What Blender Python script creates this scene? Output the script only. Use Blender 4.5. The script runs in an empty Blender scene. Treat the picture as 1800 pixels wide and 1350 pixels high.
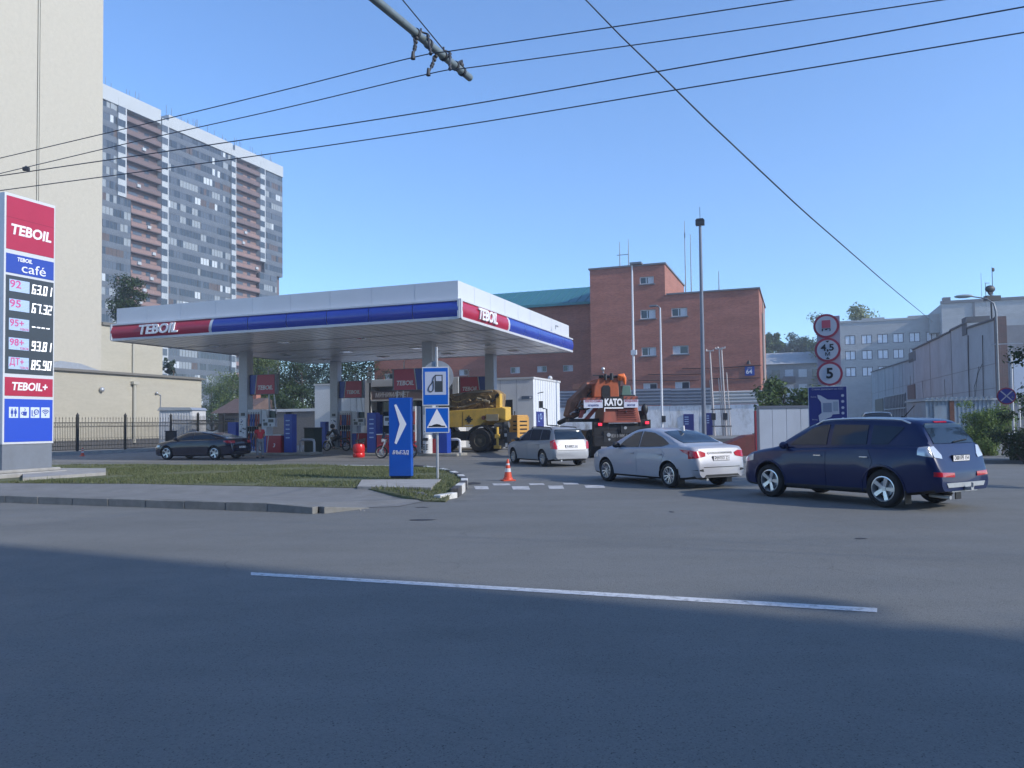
import bpy, bmesh, math, random
from mathutils import Vector, Matrix, Euler
from mathutils.bvhtree import BVHTree
R = math.radians
random.seed(7)
C = bpy.context.scene.collection
SC = bpy.context.scene

# ------------------------------------------------------------------ camera
H = 1.65; F = 1350.0; PITCH = R(1.9); ROLL = R(-0.65); SH = 24.2
cd = bpy.data.cameras.new('camera'); cam = bpy.data.objects.new('camera', cd); C.objects.link(cam)
SC.camera = cam
cd.sensor_width = 36; cd.lens = F/1800*36; cd.shift_y = SH/1800; cd.clip_start = 0.05; cd.clip_end = 3000
CR = Matrix.Rotation(R(90)+PITCH, 4, 'X') @ Matrix.Rotation(ROLL, 4, 'Z')
cam.matrix_world = Matrix.Translation((0, 0, H)) @ CR
# ------------------------------------------------------------------ sky, sun
SUN_AZ = R(-27)      # direction towards the sun, measured from +X
SUN_EL = R(29)
w = bpy.data.worlds.new('World'); SC.world = w; w.use_nodes = True
nt = w.node_tree; bg = nt.nodes['Background']
sky = nt.nodes.new('ShaderNodeTexSky'); sky.sky_type = 'NISHITA'; sky.sun_disc = False
sky.sun_elevation = SUN_EL; sky.sun_rotation = R(90)-SUN_AZ
sky.altitude = 100; sky.air_density = 1.0; sky.dust_density = 0.3; sky.ozone_density = 7.5
nt.links.new(sky.outputs[0], bg.inputs[0]); bg.inputs[1].default_value = 0.13
sl = bpy.data.lights.new('sun', 'SUN'); sl.energy = 2.15; sl.angle = R(0.6); sl.color = (1, .94, .85)
so = bpy.data.objects.new('sun', sl); C.objects.link(so)
sd = Vector((math.cos(SUN_AZ)*math.cos(SUN_EL), math.sin(SUN_AZ)*math.cos(SUN_EL), math.sin(SUN_EL)))
so.rotation_euler = (-sd).to_track_quat('-Z', 'Y').to_euler()
so.location = sd*60
SC.view_settings.view_transform = 'Standard'; SC.view_settings.look = 'None'
SC.view_settings.exposure = 1.1; SC.view_settings.gamma = 1
SC.cycles.max_bounces = 6; SC.cycles.transparent_max_bounces = 8

# ------------------------------------------------------------------ site measuring
def ray(px, py):
    d = CR.to_3x3() @ Vector(((px-900)/F, (675-py+SH)/F, -1)); return d
def P(px, py, Y):
    d = ray(px, py); return Vector((0, 0, H)) + d*(Y/d.y)
def G(px, py, z=0.0):
    d = ray(px, py); return Vector((0, 0, H)) + d*((z-H)/d.z)
def hor(px): return 744-.0114*(px-900)
T = R(20.5)
r_ = Vector((math.cos(T), -math.sin(T), 0)); d_ = Vector((math.sin(T), math.cos(T), 0))
def hit(px, P0, D):     # distance along D from P0 where the site line crosses the sight line of column px
    k = (px-900)/F
    return (k*P0.y-P0.x)/(D.x-k*D.y)
def zat(px, py, Y): return P(px, py, Y).z

# ------------------------------------------------------------------ materials
MATS = {}
def mat(name, col, rough=.6, metal=0.0, var=0.0, scale=8.0, bump=0.0, bscale=60.0, spec=.5, emit=0, coat=0.0, trans=0.0, alpha=1.0, dirt=None, dscale=1.2, damt=.35, coord='Object'):
    if name in MATS: return MATS[name]
    m = bpy.data.materials.new(name); m.use_nodes = True; MATS[name] = m
    n = m.node_tree.nodes; l = m.node_tree.links; b = n['Principled BSDF']
    b.inputs['Base Color'].default_value = (*col, 1); b.inputs['Roughness'].default_value = rough
    b.inputs['Metallic'].default_value = metal; b.inputs['Specular IOR Level'].default_value = spec
    b.inputs['Coat Weight'].default_value = coat; b.inputs['Coat Roughness'].default_value = .04
    b.inputs['Transmission Weight'].default_value = trans
    b.inputs['Alpha'].default_value = alpha
    if emit: b.inputs['Emission Color'].default_value = (*col, 1); b.inputs['Emission Strength'].default_value = emit
    tc = None
    if var or bump or dirt:
        tc = n.new('ShaderNodeTexCoord')
    src = None
    if var:
        t = n.new('ShaderNodeTexNoise'); t.inputs['Scale'].default_value = scale; t.inputs['Detail'].default_value = 6; t.inputs['Roughness'].default_value = .65
        l.new(tc.outputs[coord], t.inputs['Vector'])
        mr = n.new('ShaderNodeMapRange'); mr.inputs[1].default_value = .3; mr.inputs[2].default_value = .7
        mr.inputs[3].default_value = 1-var; mr.inputs[4].default_value = 1+var
        l.new(t.outputs['Fac'], mr.inputs[0])
        mx = n.new('ShaderNodeVectorMath'); mx.operation = 'SCALE'; mx.inputs[0].default_value = col
        l.new(mr.outputs[0], mx.inputs['Scale']); src = mx.outputs[0]
    if dirt:
        t = n.new('ShaderNodeTexNoise'); t.inputs['Scale'].default_value = dscale; t.inputs['Detail'].default_value = 8; t.inputs['Roughness'].default_value = .7
        mp = n.new('ShaderNodeMapping'); mp.inputs['Scale'].default_value = (1, 1, .35)
        l.new(tc.outputs[coord], mp.inputs[0]); l.new(mp.outputs[0], t.inputs['Vector'])
        mr = n.new('ShaderNodeMapRange'); mr.inputs[1].default_value = .48; mr.inputs[2].default_value = .72; mr.inputs[4].default_value = damt
        l.new(t.outputs['Fac'], mr.inputs[0])
        mi = n.new('ShaderNodeMix'); mi.data_type = 'RGBA'
        l.new(mr.outputs[0], mi.inputs[0])
        if src: l.new(src, mi.inputs[6])
        else: mi.inputs[6].default_value = (*col, 1)
        mi.inputs[7].default_value = (*dirt, 1); src = mi.outputs[2]
    if src: l.new(src, b.inputs['Base Color'])
    if bump:
        t = n.new('ShaderNodeTexNoise'); t.inputs['Scale'].default_value = bscale; t.inputs['Detail'].default_value = 4
        l.new(tc.outputs[coord], t.inputs['Vector'])
        bp = n.new('ShaderNodeBump'); bp.inputs['Strength'].default_value = bump; bp.inputs['Distance'].default_value = .02
        l.new(t.outputs['Fac'], bp.inputs['Height']); l.new(bp.outputs[0], b.inputs['Normal'])
    return m

def brick_mat(name, c1, c2, mortar, bw=.25, bh=.075, mort=.012, rough=.85, big=.12, bscale=.35, stain=None):
    m = bpy.data.materials.new(name); m.use_nodes = True; MATS[name] = m
    n = m.node_tree.nodes; l = m.node_tree.links; b = n['Principled BSDF']; b.inputs['Roughness'].default_value = rough
    b.inputs['Specular IOR Level'].default_value = .2
    tc = n.new('ShaderNodeTexCoord'); sp = n.new('ShaderNodeSeparateXYZ'); l.new(tc.outputs['Object'], sp.inputs[0])
    ad = n.new('ShaderNodeMath'); ad.operation = 'ADD'; l.new(sp.outputs[0], ad.inputs[0]); l.new(sp.outputs[1], ad.inputs[1])
    cb = n.new('ShaderNodeCombineXYZ'); l.new(ad.outputs[0], cb.inputs[0]); l.new(sp.outputs[2], cb.inputs[1])
    t = n.new('ShaderNodeTexBrick'); l.new(cb.outputs[0], t.inputs['Vector'])
    t.inputs['Color1'].default_value = (*c1, 1); t.inputs['Color2'].default_value = (*c2, 1); t.inputs['Mortar'].default_value = (*mortar, 1)
    t.inputs['Scale'].default_value = 1; t.inputs['Brick Width'].default_value = bw; t.inputs['Row Height'].default_value = bh; t.inputs['Mortar Size'].default_value = mort
    t.inputs['Bias'].default_value = -.1
    ns = n.new('ShaderNodeTexNoise'); ns.inputs['Scale'].default_value = bscale; ns.inputs['Detail'].default_value = 8; ns.inputs['Roughness'].default_value = .6
    mp = n.new('ShaderNodeMapping'); mp.inputs['Scale'].default_value = (.5, 2.2, 1); l.new(cb.outputs[0], mp.inputs[0]); l.new(mp.outputs[0], ns.inputs['Vector'])
    mr = n.new('ShaderNodeMapRange'); mr.inputs[1].default_value = .3; mr.inputs[2].default_value = .7; mr.inputs[3].default_value = 1-big; mr.inputs[4].default_value = 1+big
    l.new(ns.outputs['Fac'], mr.inputs[0])
    vm = n.new('ShaderNodeVectorMath'); vm.operation = 'SCALE'; l.new(t.outputs['Color'], vm.inputs[0]); l.new(mr.outputs[0], vm.inputs['Scale'])
    out = vm.outputs[0]
    if stain:
        n2 = n.new('ShaderNodeTexNoise'); n2.inputs['Scale'].default_value = .9; n2.inputs['Detail'].default_value = 9
        mp2 = n.new('ShaderNodeMapping'); mp2.inputs['Scale'].default_value = (1.2, .25, 1); l.new(cb.outputs[0], mp2.inputs[0]); l.new(mp2.outputs[0], n2.inputs['Vector'])
        r2 = n.new('ShaderNodeMapRange'); r2.inputs[1].default_value = .5; r2.inputs[2].default_value = .75; r2.inputs[4].default_value = .6; l.new(n2.outputs['Fac'], r2.inputs[0])
        mi = n.new('ShaderNodeMix'); mi.data_type = 'RGBA'; l.new(r2.outputs[0], mi.inputs[0]); l.new(out, mi.inputs[6]); mi.inputs[7].default_value = (*stain, 1); out = mi.outputs[2]
    l.new(out, b.inputs['Base Color'])
    bp = n.new('ShaderNodeBump'); bp.inputs['Strength'].default_value = .5; bp.inputs['Distance'].default_value = .01; bp.invert = True
    l.new(t.outputs['Fac'], bp.inputs['Height']); l.new(bp.outputs[0], b.inputs['Normal'])
    return m

def leaf_mat(name, c1, c2):
    m = bpy.data.materials.new(name); m.use_nodes = True; MATS[name] = m
    n = m.node_tree.nodes; l = m.node_tree.links; b = n['Principled BSDF']
    b.inputs['Roughness'].default_value = .6; b.inputs['Specular IOR Level'].default_value = .25
    g = n.new('ShaderNodeNewGeometry'); mi = n.new('ShaderNodeMix'); mi.data_type = 'RGBA'
    l.new(g.outputs['Random Per Island'], mi.inputs[0]); mi.inputs[6].default_value = (*c1, 1); mi.inputs[7].default_value = (*c2, 1)
    l.new(mi.outputs[2], b.inputs['Base Color'])
    tr = n.new('ShaderNodeBsdfTranslucent'); l.new(mi.outputs[2], tr.inputs[0])
    ms = n.new('ShaderNodeMixShader'); ms.inputs[0].default_value = .3
    l.new(b.outputs[0], ms.inputs[1]); l.new(tr.outputs[0], ms.inputs[2]); l.new(ms.outputs[0], n['Material Output'].inputs[0])
    return m

def asphalt(name, base, dark, worn):
    m = bpy.data.materials.new(name); m.use_nodes = True; MATS[name] = m
    n = m.node_tree.nodes; l = m.node_tree.links; b = n['Principled BSDF']
    b.inputs['Roughness'].default_value = .8; b.inputs['Specular IOR Level'].default_value = .4
    tc = n.new('ShaderNodeTexCoord'); co = tc.outputs['Object']
    def noise(s, d=4, ro=.6, vec=None):
        t = n.new('ShaderNodeTexNoise'); t.inputs['Scale'].default_value = s; t.inputs['Detail'].default_value = d; t.inputs['Roughness'].default_value = ro
        l.new(vec or co, t.inputs['Vector']); return t.outputs['Fac']
    def rng(f, a, c, lo, hi):
        q = n.new('ShaderNodeMapRange'); q.inputs[1].default_value = a; q.inputs[2].default_value = c; q.inputs[3].default_value = lo; q.inputs[4].default_value = hi
        l.new(f, q.inputs[0]); return q.outputs[0]
    def mix(fac, A, B):
        q = n.new('ShaderNodeMix'); q.data_type = 'RGBA'; l.new(fac, q.inputs[0])
        for i, v in ((6, A), (7, B)):
            if isinstance(v, tuple): q.inputs[i].default_value = (*v, 1)
            else: l.new(v, q.inputs[i])
        return q.outputs[2]
    mp = n.new('ShaderNodeMapping'); mp.inputs['Rotation'].default_value = (0, 0, T); mp.inputs['Scale'].default_value = (.16, .9, 1); l.new(co, mp.inputs[0])
    c = mix(rng(noise(.9, 6, .6, mp.outputs[0]), .35, .65, 0, 1), base, worn)          # wheel tracks along the road
    c = mix(rng(noise(.25, 5), .45, .7, 0, .45), c, dark)                                   # broad patches
    c = mix(rng(noise(3.2, 8, .8), .5, .72, 0, .45), c, worn); c = mix(rng(noise(1.1, 8, .75), .55, .75, 0, .35), c, dark); c = mix(rng(noise(38, 3, .7), .4, .7, 0, .5), c, dark)
    vo = n.new('ShaderNodeTexVoronoi'); vo.inputs['Scale'].default_value = 140; l.new(co, vo.inputs['Vector'])
    c = mix(rng(vo.outputs['Color'], .2, 1, 0, .75), c, worn)                              # aggregate
    v3 = n.new('ShaderNodeTexVoronoi'); v3.inputs['Scale'].default_value = 120; l.new(co, v3.inputs['Vector'])
    c = mix(rng(v3.outputs['Color'], .76, .96, 0, .9), c, tuple(x*.4 for x in dark))
    # cracks
    nd = n.new('ShaderNodeTexNoise'); nd.inputs['Scale'].default_value = 1.3; nd.inputs['Detail'].default_value = 5; l.new(co, nd.inputs['Vector'])
    va = n.new('ShaderNodeVectorMath'); va.operation = 'MULTIPLY_ADD'; l.new(nd.outputs['Color'], va.inputs[0]); va.inputs[1].default_value = (.9, .9, 0); l.new(co, va.inputs[2])
    v2 = n.new('ShaderNodeTexVoronoi'); v2.feature = 'DISTANCE_TO_EDGE'; v2.inputs['Scale'].default_value = .19; l.new(va.outputs[0], v2.inputs['Vector'])
    ck = rng(v2.outputs['Distance'], 0, .0045, 1, 0)
    mu = n.new('ShaderNodeMath'); mu.operation = 'MULTIPLY'; l.new(ck, mu.inputs[0]); l.new(rng(noise(.4, 3), .52, .66, 0, .4), mu.inputs[1])
    c = mix(mu.outputs[0], c, tuple(x*.5 for x in dark))
    l.new(c, b.inputs['Base Color'])
    bp = n.new('ShaderNodeBump'); bp.inputs['Strength'].default_value = .55; bp.inputs['Distance'].default_value = .006
    l.new(vo.outputs['Distance'], bp.inputs['Height']); bp.inputs['Distance'].default_value = .01; l.new(bp.outputs[0], b.inputs['Normal'])
    l.new(rng(noise(1.1, 4), .3, .7, .7, .9), b.inputs['Roughness'])
    return m

M_white = mat('white_paint', (.6, .61, .62), .35, var=.04, scale=1.5, dirt=(.45, .44, .4), damt=.25)
M_whitem = mat('white_metal', (.58, .6, .63), .35, 0, var=.03, scale=1)
M_blue = mat('sign_blue', (.012, .05, .33), .32, spec=.5, var=.05, scale=2)
M_totem = mat('totem_blue', (.008, .085, .42), .3, spec=.5)
M_roadblue = mat('road_sign_blue', (.005, .11, .5), .35)
M_band = mat('band_blue', (.025, .055, .35), .25, coat=.3, var=.06, scale=.7)
M_red = mat('sign_red', (.42, .022, .06), .32, var=.06, scale=1)
M_redpump = mat('pump_red', (.36, .012, .03), .35)
M_dark = mat('dark_plastic', (.02, .022, .026), .5)
M_black = mat('black', (.008, .008, .01), .5)
M_grey = mat('grey_metal', (.18, .2, .22), .5, .3, var=.1)
M_galv = mat('galvanised', (.42, .44, .46), .45, .5, var=.1, scale=5)
M_glass = mat('dark_glass', (.014, .026, .045), .06, 0, spec=.4)
M_concrete = mat('concrete', (.33, .32, .3), .9, var=.18, scale=3, bump=.3, dirt=(.2, .19, .16))
M_kerb = mat('kerb_concrete', (.2, .2, .19), .9, var=.2, scale=4, bump=.4, bscale=40, dirt=(.11, .11, .1))
M_textw = mat('lettering_white', (.8, .8, .82), .4)
M_textb = mat('lettering_black', (.01, .012, .015), .5)
M_panel = mat('display_panel', (.05, .06, .07), .35)
M_digit = mat('lit_digit', (.95, .96, 1), .4, emit=.5)
M_leda = mat('label_backing', (.38, .52, .74), .4)
M_pink = mat('lettering_pink', (.6, .1, .28), .4)
M_rubber = mat('tyre_rubber', (.015, .015, .016), .85, bump=.3, bscale=50, var=.2)
M_alloy = mat('alloy', (.62, .64, .66), .28, .75)
M_chrome = mat('chrome', (.75, .76, .78), .12, 1)
M_redlens = mat('red_lens', (.42, .01, .025), .12, coat=.5)
M_clearlens = mat('clear_lens', (.55, .57, .6), .1, .3, coat=.6)
M_skin = mat('skin', (.42, .24, .17), .6)
M_yellow = mat('crane_yellow', (.66, .42, .07), .5, var=.12, scale=3, dirt=(.3, .2, .08), dscale=2.5, damt=.5)
M_orange = mat('crane_orange', (.3, .07, .04), .5, var=.12, scale=3, dirt=(.13, .06, .04), dscale=2, damt=.5)
M_pole = mat('painted_pole', (.14, .16, .2), .5, .2, var=.08, scale=3)

# ------------------------------------------------------------------ mesh helpers
class MB:
    def __init__(s): s.v = []; s.f = []; s.m = []
    def add(s, vs, fs, mi=0, M=None):
        o = len(s.v)
        s.v += [tuple((M @ Vector(p)) if M is not None else p) for p in vs]
        s.f += [tuple(i+o for i in f) for f in fs]; s.m += [mi]*len(fs); return s
    def box(s, a, b, mi=0, M=None):
        x0, y0, z0 = a; x1, y1, z1 = b
        if x0 > x1: x0, x1 = x1, x0
        if y0 > y1: y0, y1 = y1, y0
        if z0 > z1: z0, z1 = z1, z0
        return s.add([(x0, y0, z0), (x1, y0, z0), (x1, y1, z0), (x0, y1, z0), (x0, y0, z1), (x1, y0, z1), (x1, y1, z1), (x0, y1, z1)],
                     [(3, 2, 1, 0), (4, 5, 6, 7), (0, 1, 5, 4), (1, 2, 6, 5), (2, 3, 7, 6), (3, 0, 4, 7)], mi, M)
    def prism(s, poly, h0, h1, axis='z', mi=0, M=None):   # poly extruded between h0 and h1 along axis
        n = len(poly); mk = {'z': lambda a, b, h: (a, b, h), 'y': lambda a, b, h: (a, h, b), 'x': lambda a, b, h: (h, a, b)}[axis]
        vs = [mk(a, b, h0) for a, b in poly]+[mk(a, b, h1) for a, b in poly]
        fs = [tuple(range(n))[::-1], tuple(range(n, 2*n))]+[(i, (i+1) % n, n+(i+1) % n, n+i) for i in range(n)]
        return s.add(vs, fs, mi, M)
    def cyl(s, p0, p1, r0, r1=None, n=12, mi=0, M=None, caps=True):
        r1 = r0 if r1 is None else r1; p0 = Vector(p0); p1 = Vector(p1); a = (p1-p0).normalized()
        u = a.orthogonal().normalized(); w = a.cross(u); vs = []
        for p, r in ((p0, r0), (p1, r1)):
            for i in range(n):
                t = 2*math.pi*i/n; vs.append(tuple(p+(u*math.cos(t)+w*math.sin(t))*r))
        fs = [(i, (i+1) % n, n+(i+1) % n, n+i) for i in range(n)]
        if caps: fs += [tuple(range(n))[::-1], tuple(range(n, 2*n))]
        return s.add(vs, fs, mi, M)
    def tube(s, pts, r, n=8, mi=0, M=None):
        pts = [Vector(p) for p in pts]; rs = r if isinstance(r, (list, tuple)) else [r]*len(pts); vs = []; fs = []
        u = None
        for k, p in enumerate(pts):
            a = (pts[min(k+1, len(pts)-1)]-pts[max(k-1, 0)]).normalized()
            u = a.orthogonal().normalized() if u is None else (u-a*u.dot(a)).normalized(); w = a.cross(u)
            for i in range(n):
                t = 2*math.pi*i/n; vs.append(tuple(p+(u*math.cos(t)+w*math.sin(t))*rs[k]))
        for k in range(len(pts)-1):
            for i in range(n): fs.append((k*n+i, k*n+(i+1) % n, (k+1)*n+(i+1) % n, (k+1)*n+i))
        fs += [tuple(range(n))[::-1], tuple(range((len(pts)-1)*n, len(pts)*n))]
        return s.add(vs, fs, mi, M)
    def lathe(s, prof, n=24, mi=0, M=None):   # prof (r, z) round z
        vs = []; fs = []; k = len(prof)
        for i in range(n):
            t = 2*math.pi*i/n
            for (r, z) in prof: vs.append((r*math.cos(t), r*math.sin(t), z))
        for i in range(n):
            for j in range(k-1):
                a = i*k+j; b = ((i+1) % n)*k+j; fs.append((a, b, b+1, a+1))
        return s.add(vs, fs, mi, M)
    def ball(s, c, r, sz=(1, 1, 1), n=10, mi=0, M=None):
        vs = []; fs = []; c = Vector(c)
        for j in range(n+1):
            p = math.pi*j/n
            for i in range(2*n):
                t = math.pi*i/n
                vs.append((c.x+r*sz[0]*math.sin(p)*math.cos(t), c.y+r*sz[1]*math.sin(p)*math.sin(t), c.z+r*sz[2]*math.cos(p)))
        for j in range(n):
            for i in range(2*n): fs.append((j*2*n+i, (j+1)*2*n+i, (j+1)*2*n+(i+1) % (2*n), j*2*n+(i+1) % (2*n)))
        return s.add(vs, fs, mi, M)
    def build(s, name, mats, parent=None, smooth=None, bevel=0, loc=None, rotz=0):
        me = bpy.data.meshes.new(name); me.from_pydata(s.v, [], s.f)
        if not isinstance(mats, (list, tuple)): mats = [mats]
        for m in mats: me.materials.append(m)
        if len(mats) > 1: me.polygons.foreach_set('material_index', s.m)
        bm = bmesh.new(); bm.from_mesh(me); bmesh.ops.recalc_face_normals(bm, faces=bm.faces); bm.to_mesh(me); bm.free()
        if smooth is not None:
            me.polygons.foreach_set('use_smooth', [True]*len(me.polygons)); me.set_sharp_from_angle(angle=R(smooth))
        o = bpy.data.objects.new(name, me); C.objects.link(o)
        if parent: o.parent = parent
        if loc is not None: o.location = loc
        if rotz: o.rotation_euler.z = rotz
        if bevel:
            bv = o.modifiers.new('bevel', 'BEVEL'); bv.width = bevel; bv.segments = 2; bv.limit_method = 'ANGLE'
        return o

def tag(o, label=None, cat=None, group=None, kind=None):
    if label: o['label'] = label
    if cat: o['category'] = cat
    if group: o['group'] = group
    if kind: o['kind'] = kind
    return o
def struct(o): o['kind'] = 'structure'; return o
def thing(name, label, cat, loc=(0, 0, 0), rotz=0, group=None):
    o = bpy.data.objects.new(name, None); C.objects.link(o); o.location = loc; o.rotation_euler = (0, 0, rotz)
    o.empty_display_size = .2
    return tag(o, label, cat, group)
def copy_tree(o, parent=None):
    c = o.copy(); C.objects.link(c); c.parent = parent
    for ch in list(o.children): copy_tree(ch, c)
    return c
def local(loc, rotz): return (Matrix.Translation(loc) @ Matrix.Rotation(rotz, 4, 'Z')).inverted()

def text_mesh(body, size, shear=0.0, bold=0.0, ext=.004, sx=1.0, align='CENTER'):
    cu = bpy.data.curves.new('t', 'FONT'); cu.body = body; cu.size = size; cu.shear = shear; cu.offset = bold
    cu.extrude = ext; cu.align_x = align; cu.align_y = 'CENTER'; cu.resolution_u = 3; cu.space_character = 1.0
    o = bpy.data.objects.new('t', cu); C.objects.link(o)
    dg = bpy.context.evaluated_depsgraph_get(); me = bpy.data.meshes.new_from_object(o.evaluated_get(dg))
    bpy.data.objects.remove(o); bpy.data.curves.remove(cu)
    if sx != 1:
        for v in me.vertices: v.co.x *= sx
    return me
def text(name, body, size, m, parent, pos, right, up=(0, 0, 1), shear=0.0, bold=0.0, ext=.004, sx=1.0, align='CENTER', width=None):
    me = text_mesh(body, size, shear, bold, ext, sx, align); me.materials.clear(); me.materials.append(m)
    if width:
        xs = [v.co.x for v in me.vertices]; k = width/(max(xs)-min(xs))
        for v in me.vertices: v.co.x *= k
    rr = Vector(right).normalized(); uu = Vector(up).normalized(); nn = rr.cross(uu)
    Mx = Matrix((rr, uu, nn)).transposed().to_4x4(); Mx.translation = Vector(pos)
    me.transform(Mx); me.name = name
    o = bpy.data.objects.new(name, me); C.objects.link(o); o.parent = parent; return o

def facade(mb, L, Hh, holes, O, u, n, depth=.15, mi=0, zb=0):
    """wall rectangle L x Hh from O along u, with rectangular openings (x0,z0,x1,z1) cut in it and reveals going back by depth along -n"""
    O = Vector(O); u = Vector(u); n = Vector(n)
    xs = sorted({0, L, *[h[0] for h in holes], *[h[2] for h in holes]}); zs = sorted({zb, Hh, *[h[1] for h in holes], *[h[3] for h in holes]})
    pt = lambda x, z, dd=0: tuple(O+u*x+Vector((0, 0, z))-n*dd)
    for i in range(len(xs)-1):
        for j in range(len(zs)-1):
            cx = (xs[i]+xs[i+1])/2; cz = (zs[j]+zs[j+1])/2
            if any(h[0] < cx < h[2] and h[1] < cz < h[3] for h in holes): continue
            mb.add([pt(xs[i], zs[j]), pt(xs[i+1], zs[j]), pt(xs[i+1], zs[j+1]), pt(xs[i], zs[j+1])], [(0, 1, 2, 3)], mi)
    for (a, b, c, d2) in holes:
        q = [(a, b), (c, b), (c, d2), (a, d2)]
        for k in range(4):
            p0 = q[k]; p1 = q[(k+1) % 4]
            mb.add([pt(*p0), pt(*p1), pt(*p1, depth+.05), pt(*p0, depth+.05)], [(0, 1, 2, 3)], mi)

def window(parent, O, u, n, w_, h_, fm, pm, fw=.07, dep=.13, mull=(.5,), name='window', rail=None, curtain=None):
    """frame with a pane child; O is the lower left corner on the wall face"""
    O = Vector(O); u = Vector(u); n = Vector(n); z = Vector((0, 0, 1))
    Mx = Matrix((u, n, z)).transposed().to_4x4(); Mx.translation = O-n*dep
    mb = MB(); t = .05
    mb.box((0, 0, 0), (w_, t, fw), M=Mx); mb.box((0, 0, h_-fw), (w_, t, h_), M=Mx); mb.box((0, .001, fw), (fw, t-.001, h_-fw), M=Mx); mb.box((w_-fw, .001, fw), (w_, t-.001, h_-fw), M=Mx)
    for k in mull: mb.box((w_*k-fw/2, .001, fw), (w_*k+fw/2, t-.001, h_-fw), M=Mx)
    if rail: mb.box((fw, .002, h_*rail-fw/2), (w_-fw, t-.002, h_*rail+fw/2), M=Mx)
    f = mb.build(name, fm, parent)
    pb = MB(); pb.box((fw*.5, -.03, fw*.5), (w_-fw*.5, .012, h_-fw*.5), M=Mx)
    pm2 = [pm]
    if curtain:
        pm2 = [pm, curtain]; a = random.choice([0, .5]); pb.box((w_*a+fw, .013, fw), (w_*(a+.5)-fw, .02, h_-fw), 1, Mx)
    pb.build('pane', pm2, f)
    return f
# ------------------------------------------------------------------ cars
def interp(tbl, x):
    if x <= tbl[0][0]: return tbl[0][1]
    if x >= tbl[-1][0]: return tbl[-1][1]
    for i in range(len(tbl)-1):
        if tbl[i][0] <= x <= tbl[i+1][0]:
            a, b = tbl[i], tbl[i+1]; t = (x-a[0])/(b[0]-a[0]); return a[1]+(b[1]-a[1])*t
def smoothi(tbl, x):      # monotone-ish smoothing of the polyline
    e = .05; return (interp(tbl, x-e)+2*interp(tbl, x)+interp(tbl, x+e))/4

def car_body(S):
    top, belt, W = S['top'], S['belt'], S['W']/2
    x0, x1 = top[0][0], top[-1][0]
    xs = sorted(set([x0, x0+.02, x0+.06, x0+.12, x0+.2, x1, x1-.02, x1-.06, x1-.12, x1-.2]+[x0+.25+i*.07 for i in range(int((x1-x0-.5)/.07)+1)]))
    rings = []
    for x in xs:
        dr = x-x0; df = x1-x
        w_ = W*(1-.16*math.exp(-dr/.16)-.03*math.exp(-dr/.6))*(1-.26*math.exp(-df/.2)-.06*math.exp(-df/.7))
        zt = smoothi(top, x); zb = interp(S['bot'], x); bl = interp(belt, x)
        zs = min(bl, zt-.05)
        h = zt-zs; lean = S.get('lean', .2)*min(1, h/.5); wg = w_*.95
        z1 = zb+.35*(zs-zb); z2 = zb+.72*(zs-zb); fl = S.get('flare', .012)
        fl_ = fl*max(0, 1-abs(abs(x-(S['fa']+S['ra'])/2)-(S['fa']-S['ra'])/2)/.5)
        pts = [(0, zb), (w_*.88, zb), (w_*.955, zb+.05), (w_*.985+fl_, z1), (w_*1.0+fl_, z1*.5+z2*.5), (w_*.995+fl_*.5, z2), (w_*.975, zs-.03), (wg, zs+.004),
               (wg-.04-lean*.1, zs+.03 if h > .1 else zs+.3*h), (wg-.05-lean*.5, zs+h*.5), (wg-.06-lean*.85, zs+h*.82), (wg-.10-lean, zs+h*.93), ((wg-.16-lean)*.8, zs+h*.975), ((wg-.16-lean)*.4, zt-.004), (0, zt)]
        if h <= .12:
            k = h; pts[8:] = [(wg*.96, zs+k*.45), (wg*.9, zs+k*.68), (wg*.8, zs+k*.8), (wg*.66, zs+k*.88), (wg*.48, zs+k*.94), (wg*.25, zt-.003), (0, zt)]
        rings.append([(x, y, z) for y, z in pts]+[(x, -y, z) for y, z in pts[1:-1][::-1]])
    n = len(rings[0]); mb = MB(); vs = [p for r in rings for p in r]; fs = []
    for i in range(len(rings)-1):
        for j in range(n): fs.append((i*n+j, i*n+(j+1) % n, (i+1)*n+(j+1) % n, (i+1)*n+j))
    fs += [tuple(range(n))[::-1], tuple(range((len(rings)-1)*n, len(rings)*n))]
    mb.add(vs, fs); return mb

def ev_mesh(o):
    dg = bpy.context.evaluated_depsgraph_get(); return bpy.data.meshes.new_from_object(o.evaluated_get(dg))

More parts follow.
